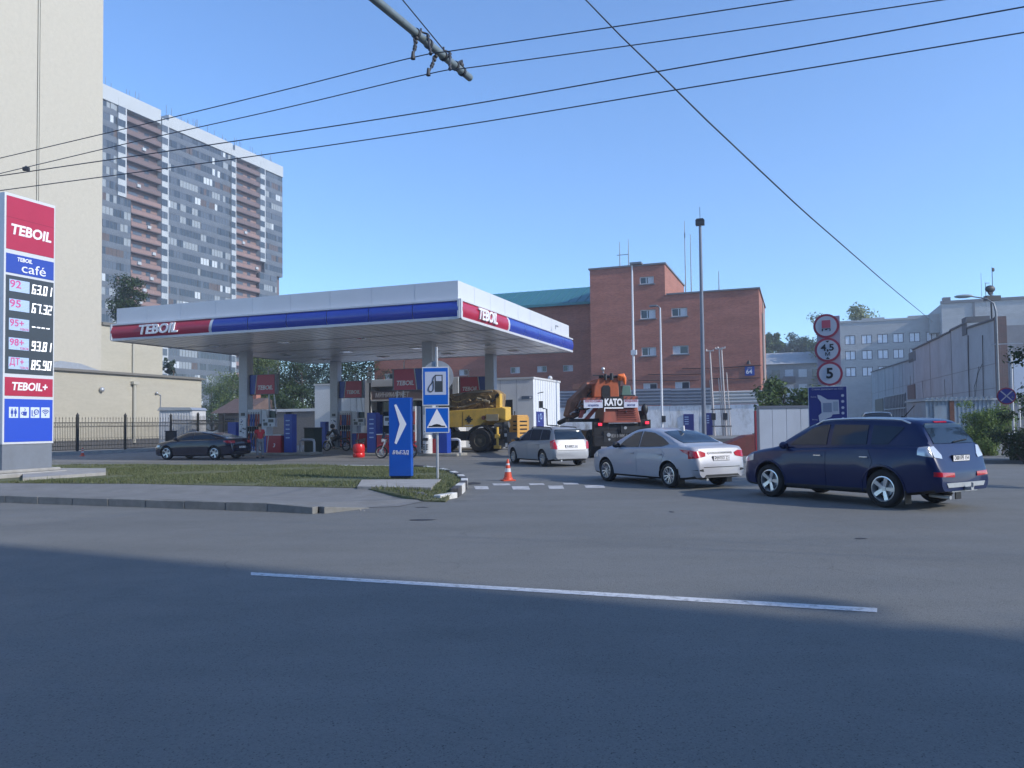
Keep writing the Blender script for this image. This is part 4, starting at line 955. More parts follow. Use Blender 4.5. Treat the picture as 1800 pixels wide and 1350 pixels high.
text('lettering', 'TEBOIL', .17, M_textw, pc, (.016, -pw*.62, a0+(a1-a0)*.76), (0, 1, 0), shear=.15, bold=.005, width=.5)
text('lettering', 'café', .42, M_textw, pc, (.016, -pw*.44, a0+(a1-a0)*.34), (0, 1, 0), width=.82)
pd, a1, a0 = panel('price_panel', 498, 661, M_panel)
M_dgt = M_textw
rows = [('92', '63.01', 0), ('95', '67.32', 0), ('95+', '----', 1), ('98+', '93.81', 1), ('ДТ+', '85.90', 1)]
SEG = {'0': 'abcdef', '1': 'bc', '2': 'abged', '3': 'abgcd', '4': 'fgbc', '5': 'afgcd', '6': 'afgedc', '7': 'abc', '8': 'abcdefg', '9': 'abcdfg', '-': 'g'}
for i, (nm, pr, tb) in enumerate(rows):
    zc = a1-(a1-a0)*(.105+.198*i)
    f = MB(); f.box((.01, -pw+.16, zc-.17), (.02, -pw+.82, zc+.2)); 
    for q in range(8): f.box((.02, -pw+.16, zc-.15+q*.045), (.0212, -pw+.82, zc-.145+q*.045), 1)
    lb = f.build('grade_label', [M_leda, M_textw], pd)
    text('lettering', nm, .33 if not tb else .3, M_pink, lb, (.024, -pw+(.36 if not tb else .42), zc+.05), (0, 1, 0), bold=.004, width=.36 if not tb else .46)
    if tb: text('lettering', 'TEBOIL', .1, M_pink, lb, (.024, -pw+.66, zc-.12), (0, 1, 0), shear=.15, width=.3)
    f = MB(); yq = -pw+.9
    for ch in pr:
        if ch == '.': f.box((.012, yq-.005, zc-.15), (.02, yq+.03, zc-.115)); yq += .055; continue
        hw, hh2, th = .125, .3, .032; sh = .12
        def bx(ya, yb, za, zb3):
            f.add([(.013, ya+sh*(za+.15), zc+za), (.013, yb+sh*(za+.15), zc+za), (.013, yb+sh*(zb3+.15), zc+zb3), (.013, ya+sh*(zb3+.15), zc+zb3), (.022, ya+sh*(za+.15), zc+za), (.022, yb+sh*(za+.15), zc+za), (.022, yb+sh*(zb3+.15), zc+zb3), (.022, ya+sh*(zb3+.15), zc+zb3)],
                  [(3, 2, 1, 0), (4, 5, 6, 7), (0, 1, 5, 4), (1, 2, 6, 5), (2, 3, 7, 6), (3, 0, 4, 7)])
        sg = SEG[ch]; z_a = .15; 
        if 'a' in sg: bx(yq, yq+hw, z_a-th, z_a)
        if 'd' in sg: bx(yq, yq+hw, -.15, -.15+th)
        if 'g' in sg: bx(yq+(.01 if ch != '-' else 0), yq+hw-.01, -th/2, th/2)
        if 'b' in sg: bx(yq+hw-th, yq+hw, .005, z_a-.003)
        if 'c' in sg: bx(yq+hw-th, yq+hw, -.147, -.005)
        if 'f' in sg: bx(yq, yq+th, .005, z_a-.003)
        if 'e' in sg: bx(yq, yq+th, -.147, -.005)
        yq += hw+.04
    f.build('price_digits', M_digit, pd)
pe2, a1, a0 = panel('red_panel', 667, 698, M_red)
text('lettering', 'TEBOIL+', .34, M_textw, pe2, (.016, -pw*.5, (a1+a0)/2), (0, 1, 0), shear=.15, bold=.01, width=1.2)
pf, a1, a0 = panel('blue_panel', 703, 775, mat('pylon_blue', (.025, .075, .5), .3))
for i in range(4):
    yc = -pw+.34+.355*i; zc = a1-.42; f = MB(); f.box((.01, yc-.15, zc-.17), (.02, yc+.15, zc+.17)); ic = f.build('pictogram', mat('pictogram_white', (.6, .68, .8), .4), pf, bevel=.02)
    f = MB(); X0, X1 = .0205, .025
    if i == 0:
        for s in (-.055, .055): f.cyl((X0, yc+s, zc+.1), (X1, yc+s, zc+.1), .022, n=10); f.prism([(yc+s-.035, zc+.07), (yc+s+.035, zc+.07), (yc+s+.045, zc-.04), (yc+s-.045, zc-.04)], X0, X1, 'x'); f.box((X0, yc+s-.018, zc-.13), (X1, yc+s+.018, zc-.04))
    elif i == 1:
        f.prism([(yc-.06, zc+.03), (yc+.08, zc+.03), (yc+.06, zc-.1), (yc-.04, zc-.1)], X0, X1, 'x'); f.tube([(X1, yc-.06, zc+.02), (X1, yc-.11, zc-.01), (X1, yc-.09, zc-.05), (X1, yc-.05, zc-.06)], .012, 5); f.tube([(X1, yc+.0, zc+.05), (X1, yc+.02, zc+.09), (X1, yc, zc+.13)], .01, 5)
    elif i == 2:
        f.tube([(X1, yc+.04+.075*math.cos(q*.524), zc+.02+.075*math.sin(q*.524)) for q in range(13)], .014, 5); f.box((X0, yc+.0, zc+.008), (X1, yc+.08, zc+.03)); f.box((X0, yc-.12, zc-.1), (X1, yc-.09, zc+.08)); f.tube([(X1, yc-.12, zc-.1), (X1, yc-.02, zc-.11), (X1, yc, zc-.06)], .01, 5)
    else:
        f.cyl((X0, yc, zc-.08), (X1, yc, zc-.08), .025, n=10)
        for rr in (.07, .12, .17): f.tube([(X1, yc+rr*math.cos(R(45+15*q)), zc-.08+rr*math.sin(R(45+15*q))) for q in range(7)], .012, 5)
    f.build('symbol', M_band, ic)
bpy.data.objects.remove(bpy.data.objects['x']) if 'x' in bpy.data.objects else None

# ------------------------------------------------------------------ restriction signs and site map
Ys = 22.5; gp = P(1459, 740, Ys); gp.z = 0; k = Ys/F
t = thing('road_sign', 'post with three round red-rimmed signs above a blue site map', 'road sign', gp, R(-24))
f = MB(); f.cyl((0, .05, 0), (0, .05, zat(1459, 556, Ys)), .04, n=12); f.build('post', M_galv, t, 50)
M_rim = mat('sign_rim_red', (.36, .05, .08), .4); M_signw = mat('sign_white', (.5, .52, .57), .5)
f = MB(); f.box((-.30, .0, zat(1459, 676, Ys)), (.33, .012, zat(1459, 556, Ys))); f.build('backing_board', mat('backing_pink', (.42, .36, .42), .5), t)
for i, (cx, cy) in enumerate(((1456.5, 573), (1458, 615), (1460.5, 657))):
    zc = zat(cx, cy, Ys); xc = (cx-1459)*k; rr = .355
    f = MB(); f.cyl((xc, -.01, zc), (xc, -.025, zc), rr, n=40); o = f.build('round_sign', M_rim, t)
    f = MB(); f.cyl((xc, -.024, zc), (xc, -.029, zc), rr*.82, n=40); f.build('sign_face', M_signw, o)
    if i == 0:
        f = MB(); f.box((xc-.12, -.033, zc-.06), (xc+.12, -.028, zc+.17)); f.build('lorry_symbol', mat('faded_red', (.5, .09, .13), .5), o)
        f = MB(); f.box((xc-.12, -.033, zc-.09), (xc+.12, -.028, zc-.075)); f.box((xc-.12, -.033, zc-.15), (xc-.09, -.028, zc-.09)); f.box((xc+.09, -.033, zc-.15), (xc+.12, -.028, zc-.09)); f.box((xc-.03, -.033, zc-.12), (xc+.03, -.028, zc-.09)); f.build('lorry_symbol', M_textb, o)
    elif i == 1:
        text('lettering', '4,5', .27, M_textb, o, (xc, -.032, zc+.06), (1, 0, 0), bold=.006, width=.36); text('lettering', 'м', .19, M_textb, o, (xc, -.032, zc-.115), (1, 0, 0), width=.13)
        f = MB(); f.prism([(xc-.06, zc+.27), (xc+.06, zc+.27), (xc, zc+.21)], -.034, -.028, 'y'); f.prism([(xc-.06, zc-.27), (xc+.06, zc-.27), (xc, zc-.21)], -.034, -.028, 'y'); f.build('arrowheads', M_textb, o)
    else: text('lettering', '5', .42, M_textb, o, (xc, -.032, zc), (1, 0, 0), bold=.012)
za = zat(1459, 679, Ys); zb2 = zat(1459, 752, Ys); xa = (1424-1459)*k; xb = (1488-1459)*k; W_ = xb-xa; Hh = za-zb2
M_mapb = mat('map_blue', (.02, .03, .19), .4)
f = MB(); f.box((xa, -.02, zb2), (xb, .0, za)); o = f.build('map_board', M_white, t)
f = MB(); f.box((xa+.02, -.024, zb2+.02), (xb-.02, -.019, za-.02)); fb = f.build('map_face', M_mapb, o)
U = lambda u, v: (xa+W_*u, zb2+Hh*v)
f = MB(); f.prism([U(.24, .8), U(.33, .78), U(.5, .68), U(.78, .67), U(.79, .33), U(.62, .32), U(.58, .26), U(.4, .2), U(.28, .14), U(.26, .3), U(.34, .36), U(.33, .62), U(.25, .72)], -.028, -.023, 'y'); f.build('map_outline', M_signw, fb)
f = MB(); f.prism([U(.38, .6), U(.6, .6), U(.6, .38), U(.38, .38)], -.031, -.027, 'y'); f.prism([U(.64, .63), U(.76, .63), U(.76, .4), U(.64, .4)], -.031, -.027, 'y', 1); f.build('map_building', [mat('map_grey', (.2, .24, .33), .5), mat('map_grey2', (.3, .35, .42), .5)], fb)
f = MB()
for v in (.77, .63, .48, .35, .22): x_, z_ = U(.88, v); f.cyl((x_, -.023, z_), (x_, -.028, z_), .04, n=14)
f.build('map_icon', M_signw, fb)
text('lettering', 'Схема движения на АЗС', .075, M_signw, fb, (xa+W_*.5, -.026, za-.08), (1, 0, 0), width=W_*.8)
text('lettering', 'Выезд', .05, M_signw, fb, (xa+W_*.14, -.026, zb2+Hh*.75), (1, 0, 0)); text('lettering', 'Въезд', .05, M_signw, fb, (xa+W_*.16, -.026, zb2+Hh*.2), (1, 0, 0))

# no stopping sign and posts at the right edge
g = P(1782, 760, 29); g.z = 0
t = thing('road_sign', 'round blue no stopping sign on a white post at the right edge', 'road sign', g, R(-20))
f = MB(); f.cyl((0, .03, 0), (.0, .03, zat(1775, 615, 29)), .04, n=10); f.cyl((0.25, .2, 0), (0.25, .2, zat(1775, 700, 29)), .04, n=10); f.build('post', M_white, t, 50)
zc = zat(1772, 696, 29); xc = -.2
f = MB(); f.cyl((xc, 0, zc), (xc, -.02, zc), .32, n=32); o = f.build('round_sign', mat('sign_rim_dark', (.2, .02, .05), .5), t)
f = MB(); f.cyl((xc, -.019, zc), (xc, -.024, zc), .275, n=32); f.build('sign_face', M_mapb, o)
f = MB(); 
for s in (-1, 1): f.box((-.27, -.028, -.02), (.27, -.023, .02), M=Matrix.Translation((xc, 0, zc)) @ Matrix.Rotation(R(45)*s, 4, 'Y'))
f.build('cross', mat('sign_cross', (.3, .3, .36), .5), o)
g = G(1780, 808); t = thing('bollard_post', 'concrete post painted black and white at the foot of the bush on the right', 'bollard', g, .2)
f = MB(); f.cyl((0, 0, 0), (0, 0, .95), .17, .15, 16); f.ball((0, 0, .95), .15, (1, 1, .5), 8); f.build('post', M_kw, t, 50)
f = MB()
for z_ in (.55, .75): f.cyl((0, 0, z_), (0, 0, z_+.09), .168, n=16)
f.build('black_band', M_kk, t, 50)

# ------------------------------------------------------------------ people
def skin_mesh(name, chains, m, parent, sub=2, root=0):
    """chains: dict of joints name:(pos, radius or (rx,ry)); edges list"""
    J, E = chains; names = list(J); me = bpy.data.meshes.new(name)
    me.from_pydata([J[n][0] for n in names], [(names.index(a), names.index(b)) for a, b in E], [])
    o = bpy.data.objects.new(name, me); C.objects.link(o)
    sk = o.modifiers.new('skin', 'SKIN')
    if not me.skin_vertices: 
        raise RuntimeError('no skin layer')
    for i, n in enumerate(names):
        r = J[n][1]; me.skin_vertices[0].data[i].radius = r if isinstance(r, tuple) else (r, r)
        me.skin_vertices[0].data[i].use_root = (i == root)
    ss = o.modifiers.new('sub', 'SUBSURF'); ss.levels = sub; ss.render_levels = sub
    me2 = ev_mesh(o); bpy.data.objects.remove(o)
    me2.materials.clear(); me2.materials.append(m); me2.name = name
    me2.polygons.foreach_set('use_smooth', [True]*len(me2.polygons))
    o = bpy.data.objects.new(name, me2); C.objects.link(o); o.parent = parent; return o
def person(name, label, loc, rotz, J, shirt, trousers, hairm, shoe, sleeves='short', helmet=None):
    """J: joint positions in local coords (x right, y forward)"""
    t = thing(name, label, 'person', loc, rotz)
    V = {k: Vector(v) for k, v in J.items()}
    j = {'pelvis': (V['pelvis'], (.13, .1)), 'waist': (V['pelvis'].lerp(V['chest'], .45), (.12, .09)), 'chest': (V['chest'], (.15, .1)), 'neckb': (V['neck'], (.06, .055)),
         'head0': (V['neck'].lerp(V['head'], .5), (.06, .06)), 'head1': (V['head'], (.078, .092)), 'head2': (V['head']+(V['head']-V['neck']).normalized()*.08, (.068, .082))}
    E = [('pelvis', 'waist'), ('waist', 'chest'), ('chest', 'neckb'), ('neckb', 'head0'), ('head0', 'head1'), ('head1', 'head2')]
    for s in 'LR':
        sg = -1 if s == 'L' else 1
        for a, b, r in (('sh', 'el', .05), ('el', 'wr', .038), ('hip', 'kn', .082), ('kn', 'an', .055)): pass
        j['sh'+s] = (V['sh'+s], .055); j['el'+s] = (V['el'+s], .042); j['wr'+s] = (V['wr'+s], .028)
        fd = (V['wr'+s]-V['el'+s]).normalized(); palm = V['wr'+s]+fd*.06; j['pa'+s] = (palm, (.038, .018))
        E += [('chest', 'sh'+s), ('sh'+s, 'el'+s), ('el'+s, 'wr'+s), ('wr'+s, 'pa'+s)]
        sd = Vector((0, 1, 0)) if abs(fd.y) < .8 else Vector((1, 0, 0))
        for q in range(4):
            off = sd*(.026-.0175*q); L = (.07, .08, .075, .058)[q]
            j['f%d%s' % (q, s)] = (palm+off+fd*.045, .0095); j['g%d%s' % (q, s)] = (palm+off+fd*(.045+L*.6)+Vector((-sg*.018, 0, 0)), .0085)
            E += [('pa'+s, 'f%d%s' % (q, s)), ('f%d%s' % (q, s), 'g%d%s' % (q, s))]
        j['th'+s] = (palm+sd*.045+fd*.0, .0105); j['tk'+s] = (palm+sd*.06+fd*.035, .009); E += [('pa'+s, 'th'+s), ('th'+s, 'tk'+s)]
        j['hip'+s] = (V['hip'+s], .085); j['kn'+s] = (V['kn'+s], .06); j['an'+s] = (V['an'+s], .04)
        ff = Vector((0, .17, -.05)) if 'toe'+s not in V else V['toe'+s]-V['an'+s]
        j['toe'+s] = (V['an'+s]+ff, (.04, .03))
        E += [('pelvis', 'hip'+s), ('hip'+s, 'kn'+s), ('kn'+s, 'an'+s), ('an'+s, 'toe'+s)]
    body = skin_mesh('body', (j, E), M_skin, t)
    g = 1.18
    sj = {'a': (V['pelvis']+Vector((0, 0, -.02)), (.155, .12)), 'b': (V['pelvis'].lerp(V['chest'], .45), (.15, .115)), 'c': (V['chest'], (.18, .125)), 'd': (V['neck']-(V['neck']-V['chest'])*.3, (.09, .075))}
    se = [('a', 'b'), ('b', 'c'), ('c', 'd')]
    for s in 'LR':
        sj['s'+s] = (V['sh'+s], .073); k_ = .62 if sleeves == 'short' else 1
        sj['e'+s] = (V['sh'+s].lerp(V['el'+s], k_), .062); se += [('c', 's'+s), ('s'+s, 'e'+s)]
        if sleeves != 'short': sj['w'+s] = (V['wr'+s], .04); se += [('e'+s, 'w'+s)]
    skin_mesh('shirt', (sj, se), shirt, t)
    tj = {'p': (V['pelvis'], (.16, .125))}; te = []
    for s in 'LR':
        tj['h'+s] = (V['hip'+s], .105); tj['k'+s] = (V['kn'+s], .08); tj['a'+s] = (V['an'+s]+Vector((0, 0, .03)), .062); te += [('p', 'h'+s), ('h'+s, 'k'+s), ('k'+s, 'a'+s)]
    skin_mesh('trousers', (tj, te), trousers, t)
    for s in 'LR':
        a = V['an'+s]; ff = (V['toe'+s]-a) if 'toe'+s in V else Vector((0, .17, -.05)); hd = Vector((ff.x, ff.y, 0)).normalized()
        f = MB(); ang = math.atan2(hd.y, hd.x); Mx = Matrix.Translation((a.x, a.y, a.z-.08)) @ Matrix.Rotation(ang, 4, 'Z')
        f.prism([(-.07, -.04), (.14, -.045), (.19, -.02), (.19, .02), (.14, .045), (-.07, .04)], 0, .075, 'z', 0, Mx); f.build('shoe', shoe, t, bevel=.02)
    hd = V['head']+(V['head']-V['neck']).normalized()*.05
    f = MB()
    if helmet: f.ball(tuple(hd), .15, (1, 1.1, 1.05), 12); f.build('helmet', helmet, t, 60)
    else:
        f.ball((hd.x, hd.y-.02, hd.z+.025), .098, (.95, 1.08, .95), 10); f.build('hair', hairm, t, 60)
    # face
    up = (V['head']-V['neck']).normalized(); fc = hd+Vector((0, .092, -.02))
    if not helmet:
        f = MB(); f.ball((fc.x-.03, fc.y-.005, fc.z), .009, n=5); f.ball((fc.x+.03, fc.y-.005, fc.z), .009, n=5); f.box((fc.x-.02, fc.y-.012, fc.z-.065), (fc.x+.02, fc.y, fc.z-.058)); f.build('eyes_and_mouth', M_textb, t)
        f = MB(); f.prism([(-.01, -.03), (.01, -.03), (0, .01)], fc.y-.02, fc.y+.014, 'y', 0, Matrix.Translation((fc.x, 0, fc.z))); f.ball((fc.x-.085, fc.y-.09, fc.z-.01), .022, (.4, .7, 1), 6); f.ball((fc.x+.085, fc.y-.09, fc.z-.01), .022, (.4, .7, 1), 6); f.build('nose_and_ears', M_skin, t)
    return t
stand = dict(pelvis=(0, 0, .95), chest=(0, .02, 1.34), neck=(0, .02, 1.50), head=(0, .06, 1.62), shL=(-.19, .02, 1.42), shR=(.19, .02, 1.42), elL=(-.27, .08, 1.16), elR=(.24, .06, 1.14),
             wrL=(-.27, .3, 1.02), wrR=(.2, .26, 1.0), hipL=(-.1, 0, .9), hipR=(.1, 0, .9), knL=(-.12, .03, .5), knR=(.13, .02, .5), anL=(-.13, -.02, .09), anR=(.15, -.02, .09))
person('person', 'person in a red T-shirt and grey trousers refuelling the dark car, seen from behind', G(457, 805.5), R(35), stand, mat('shirt_red', (.5, .03, .04), .8, var=.1), mat('trousers_grey', (.22, .23, .25), .85, var=.15), mat('hair_dark', (.02, .015, .012), .7), M_dark)
# filling hose from the pump to the car
a_ = G(457, 805); f = MB()
f.tube([S_(ux(447, y1_), y1_-.4, 1.3), S_(ux(447, y1_), y1_-.9, .5), Vector((a_.x-.1, a_.y+.5, .35)), P(443, 780, a_.y+.3), P(436, 778, a_.y+.35)], .02, 6); o = f.build('filling_hose', M_black, None, 60); tag(o, 'black filling hose hanging between the pump and the back of the dark car', 'hose')

# ------------------------------------------------------------------ motorcycles
def motorcycle(lab, loc, rz, tank):
    t = thing('motorcycle', lab, 'motorcycle', loc, rz, 'motorcycles at the pumps')
    for nm, x in (('front_wheel', .75), ('rear_wheel', -.72)):
        f = MB(); Mx = Matrix.Translation((x, 0, .32)) @ Matrix.Rotation(R(90), 4, 'X')
        b_ = MB(); b_.lathe([(.235, -.04), (.3, -.06), (.32, 0), (.3, .06), (.235, .04), (.235, -.04)], 28); o = b_.build(nm, M_rubber, t, 50); o.matrix_local = Mx
        b_ = MB(); b_.lathe([(.235, -.02), (.22, 0), (.235, .02)], 28); b_.cyl((0, 0, -.05), (0, 0, .05), .05, n=12)
        for q in range(6):
            a = q*math.pi/3; b_.cyl((.04*math.cos(a), .04*math.sin(a), 0), (.225*math.cos(a), .225*math.sin(a), 0), .012, n=6)
        b_.lathe([(.08, .03), (.14, .03), (.14, .036), (.08, .036), (.08, .03)], 20); b_.build('rim', M_galv, o, 40)
    f = MB(); f.tube([(.75, .09, .32), (.62, .09, .62), (.5, .09, .95)], .028, 8); f.tube([(.75, -.09, .32), (.62, -.09, .62), (.5, -.09, .95)], .028, 8); f.build('fork', M_chrome, t, 50)
    f = MB(); f.tube([(.4, .36, 1.0), (.5, .2, 1.02), (.5, -.2, 1.02), (.4, -.36, 1.0)], .016, 8); f.cyl((.44, .28, 1.02), (.4, .38, 1.18), .008, n=6); f.cyl((.44, -.28, 1.02), (.4, -.38, 1.18), .008, n=6); f.ball((.4, .4, 1.2), .06, (.4, 1, .7), 6); f.ball((.4, -.4, 1.2), .06, (.4, 1, .7), 6); f.build('handlebar', M_black, t, 50)
    f = MB(); f.ball((.18, 0, .82), .2, (1.35, .75, .7), 10); f.build('tank', tank, t, 60)
    f = MB(); f.prism([(.0, .74), (-.35, .72), (-.85, .84), (-.9, .9), (-.4, .82), (-.05, .84)], -.13, .13, 'y'); f.build('seat', M_dark, t, bevel=.03)
    f = MB(); f.box((-.18, -.16, .3), (.28, .16, .58)); f.cyl((.1, 0, .5), (.22, 0, .72), .11, n=12); f.cyl((-.05, 0, .5), (-.12, 0, .72), .11, n=12); f.build('engine', M_grey, t, bevel=.02)
    f = MB(); f.tube([(.5, 0, .9), (.1, 0, .66), (-.3, 0, .62), (-.4, 0, .36)], .03, 8); f.tube([(.4, 0, .8), (.3, 0, .3), (-.35, 0, .28), (-.72, .08, .32)], .025, 8); f.build('frame', M_black, t, 50)
    f = MB(); f.tube([(.2, -.12, .5), (.26, -.16, .25), (-.2, -.18, .24), (-.75, -.2, .34)], [.025, .03, .04, .05], 8); f.build('exhaust', M_chrome, t, 50)
    f = MB(); f.cyl((.6, 0, .88), (.72, 0, .88), .08, .1, 14); f.build('headlamp', M_clearlens, t, 50)
    f = MB(); f.prism([(.62, 1.0), (.72, .95), (.62, 1.28), (.56, 1.25)], -.14, .14, 'y'); f.build('fly_screen', M_glass, t, bevel=.01)
    f = MB(); f.tube([(.95+.0, 0, .58), (.8, 0, .66), (.6, 0, .62)], .05, 8); f.tube([(-.5, 0, .64), (-.8, 0, .68), (-1.0, 0, .55)], .05, 8); f.build('mudguard', tank, t, 50)
    f = MB(); f.box((-.98, -.05, .78), (-.9, .05, .84)); f.build('tail_lamp', M_redlens, t)
    return t
mg = G(592, 793); motorcycle('dark motorcycle with a rider in black stopped at the pump behind the hoop bollard', mg, R(180-22), P_black)
ride = dict(pelvis=(0, -.12, .92), chest=(0, .16, 1.28), neck=(0, .24, 1.42), head=(0, .3, 1.54), shL=(-.2, .18, 1.34), shR=(.2, .18, 1.34), elL=(-.3, .3, 1.12), elR=(.3, .3, 1.12), wrL=(-.3, .42, 1.04), wrR=(.3, .42, 1.04),
            hipL=(-.12, -.1, .88), hipR=(.12, -.1, .88), knL=(-.22, .24, .62), knR=(.22, .24, .62), anL=(-.24, .02, .24), anR=(.24, .02, .24), toeL=(-.24, .18, .2), toeR=(.24, .18, .2))
lea = mat('leather_black', (.012, .013, .015), .5)
person('person', 'motorcycle rider in black clothes and helmet leaning over the handlebars', mg, R(90-22), ride, lea, lea, lea, M_black, 'long', helmet=M_black)
motorcycle('red motorcycle standing behind the blue entrance sign, a wheel showing on each side', G(697, 806), R(180-6), mat('moto_red', (.3, .015, .02), .3, coat=.6))
# ------------------------------------------------------------------ minimarket
kc = P(938, 745, 50); kc.z = 0
kt_ = zat(938, 665, 50); kw = -hit(553, kc, r_); kd = hit(984, kc, d_)
km = thing('minimarket', 'low white panelled shop building with MINIMARKET sign behind the pumps', 'shop', kc, -T)
M_sand = mat('sandwich_panel', (.74, .77, .8), .4, .05, var=.03, scale=1, dirt=(.4, .4, .4), damt=.2)
f = MB(); dxa = hit(886, kc, r_); dxb = hit(901, kc, r_); dz = zat(892, 703, 51)
facade(f, kw, kt_, [(kw+dxa, 0.02, kw+dxb, dz)], (-kw, 0, 0), (1, 0, 0), (0, -1, 0), .2)
f.box((-kw, .21, 0), (0, kd, kt_-.02)); f.box((-.02, .0, 0), (0, .22, kt_-.02)); f.box((-kw, 0, 0), (-kw+.02, .22, kt_-.02)); f.build('wall', M_sand, km)
f = MB(); f.box((-kw-.05, -.06, kt_-.02), (.06, kd+.06, kt_+.1)); f.build('roof_trim', M_white, km)
f = MB()
for k in range(1, int(kw/1.15)): f.box((-k*1.15-.012, -.006, .05), (-k*1.15+.012, -.001, kt_-.05))
for k in range(1, int(kd/.5)): f.box((.001, k*.5-.02, .05), (.012, k*.5+.02, kt_-.05))
f.build('panel_joint', mat('joint', (.38, .41, .45), .5), km)
f = MB(); f.box((dxa+.02, .1, .02), (dxb-.02, .14, dz)); f.build('door', M_dark, km)
pa = hit(641, kc-d_*1.2, r_); pb = hit(806, kc-d_*1.2, r_); pz = zat(641, 668, 53)
f = MB(); f.box((pa, -1.2, 0), (pa+.45, -.02, pz)); f.box((pb-.45, -1.2, 0), (pb, -.02, pz)); f.box((pa+.45, -1.2, pz-.5), (pb-.45, -.02, pz)); po = f.build('portal', M_white, km, bevel=.02)
sa = zat(651, 688, 53); sb = zat(651, 703, 53)
f = MB(); f.box((pa+.45, -1.1, sb), (pb-.45, -.9, sa)); f.box((pa+.4, -1.18, sb-.1), (pb-.4, -.85, sb), 1); so_ = f.build('sign_board', [mat('market_sign', (.2, .15, .155), .5, var=.06), M_white], km)
text('lettering', 'МИНИМАРКЕТ', .46, mat('letter_grey', (.55, .55, .58), .5), so_, ((pa+.45+hit(719, kc-d_*1.1, r_))/2+.15, -1.12, (sa+sb)/2), (1, 0, 0), shear=.2, bold=.008, width=abs(hit(720, kc-d_*1.1, r_)-hit(660, kc-d_*1.1, r_)))
f = MB(); f.box((pa+.45, -.35, .1), (pb-.45, -.3, sb-.1)); gl_ = f.build('shop_window', M_glass, km)
f = MB()
for k in range(7): x = pa+.45+(pb-pa-.9)*k/6; f.box((x-.03, -.38, .1), (x+.03, -.34, sb-.1))
f.build('mullion', M_grey, gl_)
f = MB(); rp = random.Random(5)
for k in range(24):
    x = rp.uniform(pa+1, pb-1.2); z = rp.uniform(.5, 2.6); f.box((x, -.30+.0, z), (x+rp.uniform(.15, .6), -.28, z+rp.uniform(.1, .4)), rp.choice([0, 1, 2]))
# advert on the right wall, street number plate, lamp, camera
ya = hit(942, kc, d_); yb = hit(955, kc, d_); q = kc+d_*ya
f = MB(); f.box((.005, ya, zat(942, 772, q.y)), (.03, yb, zat(942, 723.5, q.y))); pb_ = f.build('poster', M_mapb, km)
yc = (ya+yb)/2; zc = zat(948, 732, q.y)
f = MB(); f.tube([(.035, yc+.12+.18*math.cos(q_*.524), zc+.18*math.sin(q_*.524)) for q_ in range(13)], .03, 5); f.box((.03, yc-.4, zc-.3), (.036, yc-.34, zc+.15)); f.box((.03, yc-.4, zc-.35), (.036, yc-.1, zc-.3)); f.build('poster_symbol', M_leda, pb_)
xa_ = hit(917, kc, r_); xb_ = hit(936, kc, r_)
f = MB(); f.box((xa_, -.03, zat(926, 701.5, 50)), (xb_, -.008, zat(926, 696, 50))); f.box((xb_-.2, -.034, zat(926, 700.5, 50)), (xb_-.05, -.03, zat(926, 697, 50)), 1); f.build('name_plate', [mat('plate_slate', (.1, .15, .22), .5), M_textw], km)
f = MB(); f.ball((.0, kd*.62, kt_+.2), .16, n=8); f.cyl((0, kd*.62, kt_), (0, kd*.62, kt_+.1), .05, n=8); f.build('roof_lamp', M_white, km, 60)
f = MB(); f.tube([(0, .9, kt_-.95), (.25, .9, kt_-.9), (.4, .9, kt_-.88)], .03, 6); f.build('security_camera', M_dark, km)
for k, px in enumerate((646, 646, 646)):
    pass
t = thing('post_lamp', 'stack of one round and two square white lamps left of the minimarket sign', 'lamp', P(650, 745, 48).xy.to_3d(), 0)
f = MB(); f.cyl((0, 0.1, 0), (0, 0.1, zat(650, 645, 48)), .06, n=8); f.build('pole', M_dark, t)
f = MB(); zc = zat(649, 648, 48); f.cyl((0, .02, zc), (0, -.1, zc), .13, n=20)
for py in (658, 669): zc = zat(649, py, 48); f.box((-.15, -.1, zc-.15), (.15, .02, zc+.15))
f.build('lamp_face', M_white, t, bevel=.01)

# ------------------------------------------------------------------ yellow crane (side on, along r_)
yc_ = G(843.7, 795.5); yo = yc_+d_*1.15
t = thing('mobile_crane', 'yellow mobile crane with a dirty folded boom beside the rightmost canopy column', 'crane', (yo.x, yo.y, 0), -T)
# local x along r_, origin at the visible wheel; the crane stretches to -x
zz_ = lambda py, Y=47: zat(850, py, Y)
xx_ = lambda px: hit(px, yc_, r_)/.9; t.scale = (.9, .9, .9)
f = MB(); f.box((-4.4, -.9, .75), (1.0, .9, 1.35)); f.box((.9, -1.15, .6), (1.25, 1.15, 1.1)); f.build('chassis', M_black, t, bevel=.03)
for x in (0, -3.3):
    for s in (-1, 1):
        b_ = MB(); b_.lathe([(.42, -.24), (.7, -.27), (.76, -.2), (.77, 0), (.76, .2), (.7, .27), (.42, .24), (.42, -.24)], 36)
        for q in range(24):
            a = q*math.pi/12; b_.box((.75, -.035, -.24), (.79, .035, .24), 0, Matrix.Rotation(a, 4, 'Z'))
        o = b_.build('wheel', M_rubber, t, 40); o.matrix_local = Matrix.Translation((x, s*1.02, .77)) @ Matrix.Rotation(R(-90*s), 4, 'X')
        b_ = MB(); b_.lathe([(.43, .2), (.36, .1), (.2, .08), (.16, .2), (0, .21)], 24); b_.lathe([(.43, -.2), (.2, -.1), (0, -.1)], 24); b_.build('rim', mat('crane_rim', (.1, .09, .06), .7), o, 40)
for x in (0, -3.3):
    f = MB()
    for s in (-1, 1):
        pts = [(x+math.cos(R(a))*1.0, .77+math.sin(R(a))*.98) for a in range(0, 181, 20)]+[(x+math.cos(R(a))*.9, .77+math.sin(R(a))*.88) for a in range(180, -1, -20)]
        f.prism(pts, s*.65, s*1.25, 'y')
    f.build('mudguard', M_dark, t)
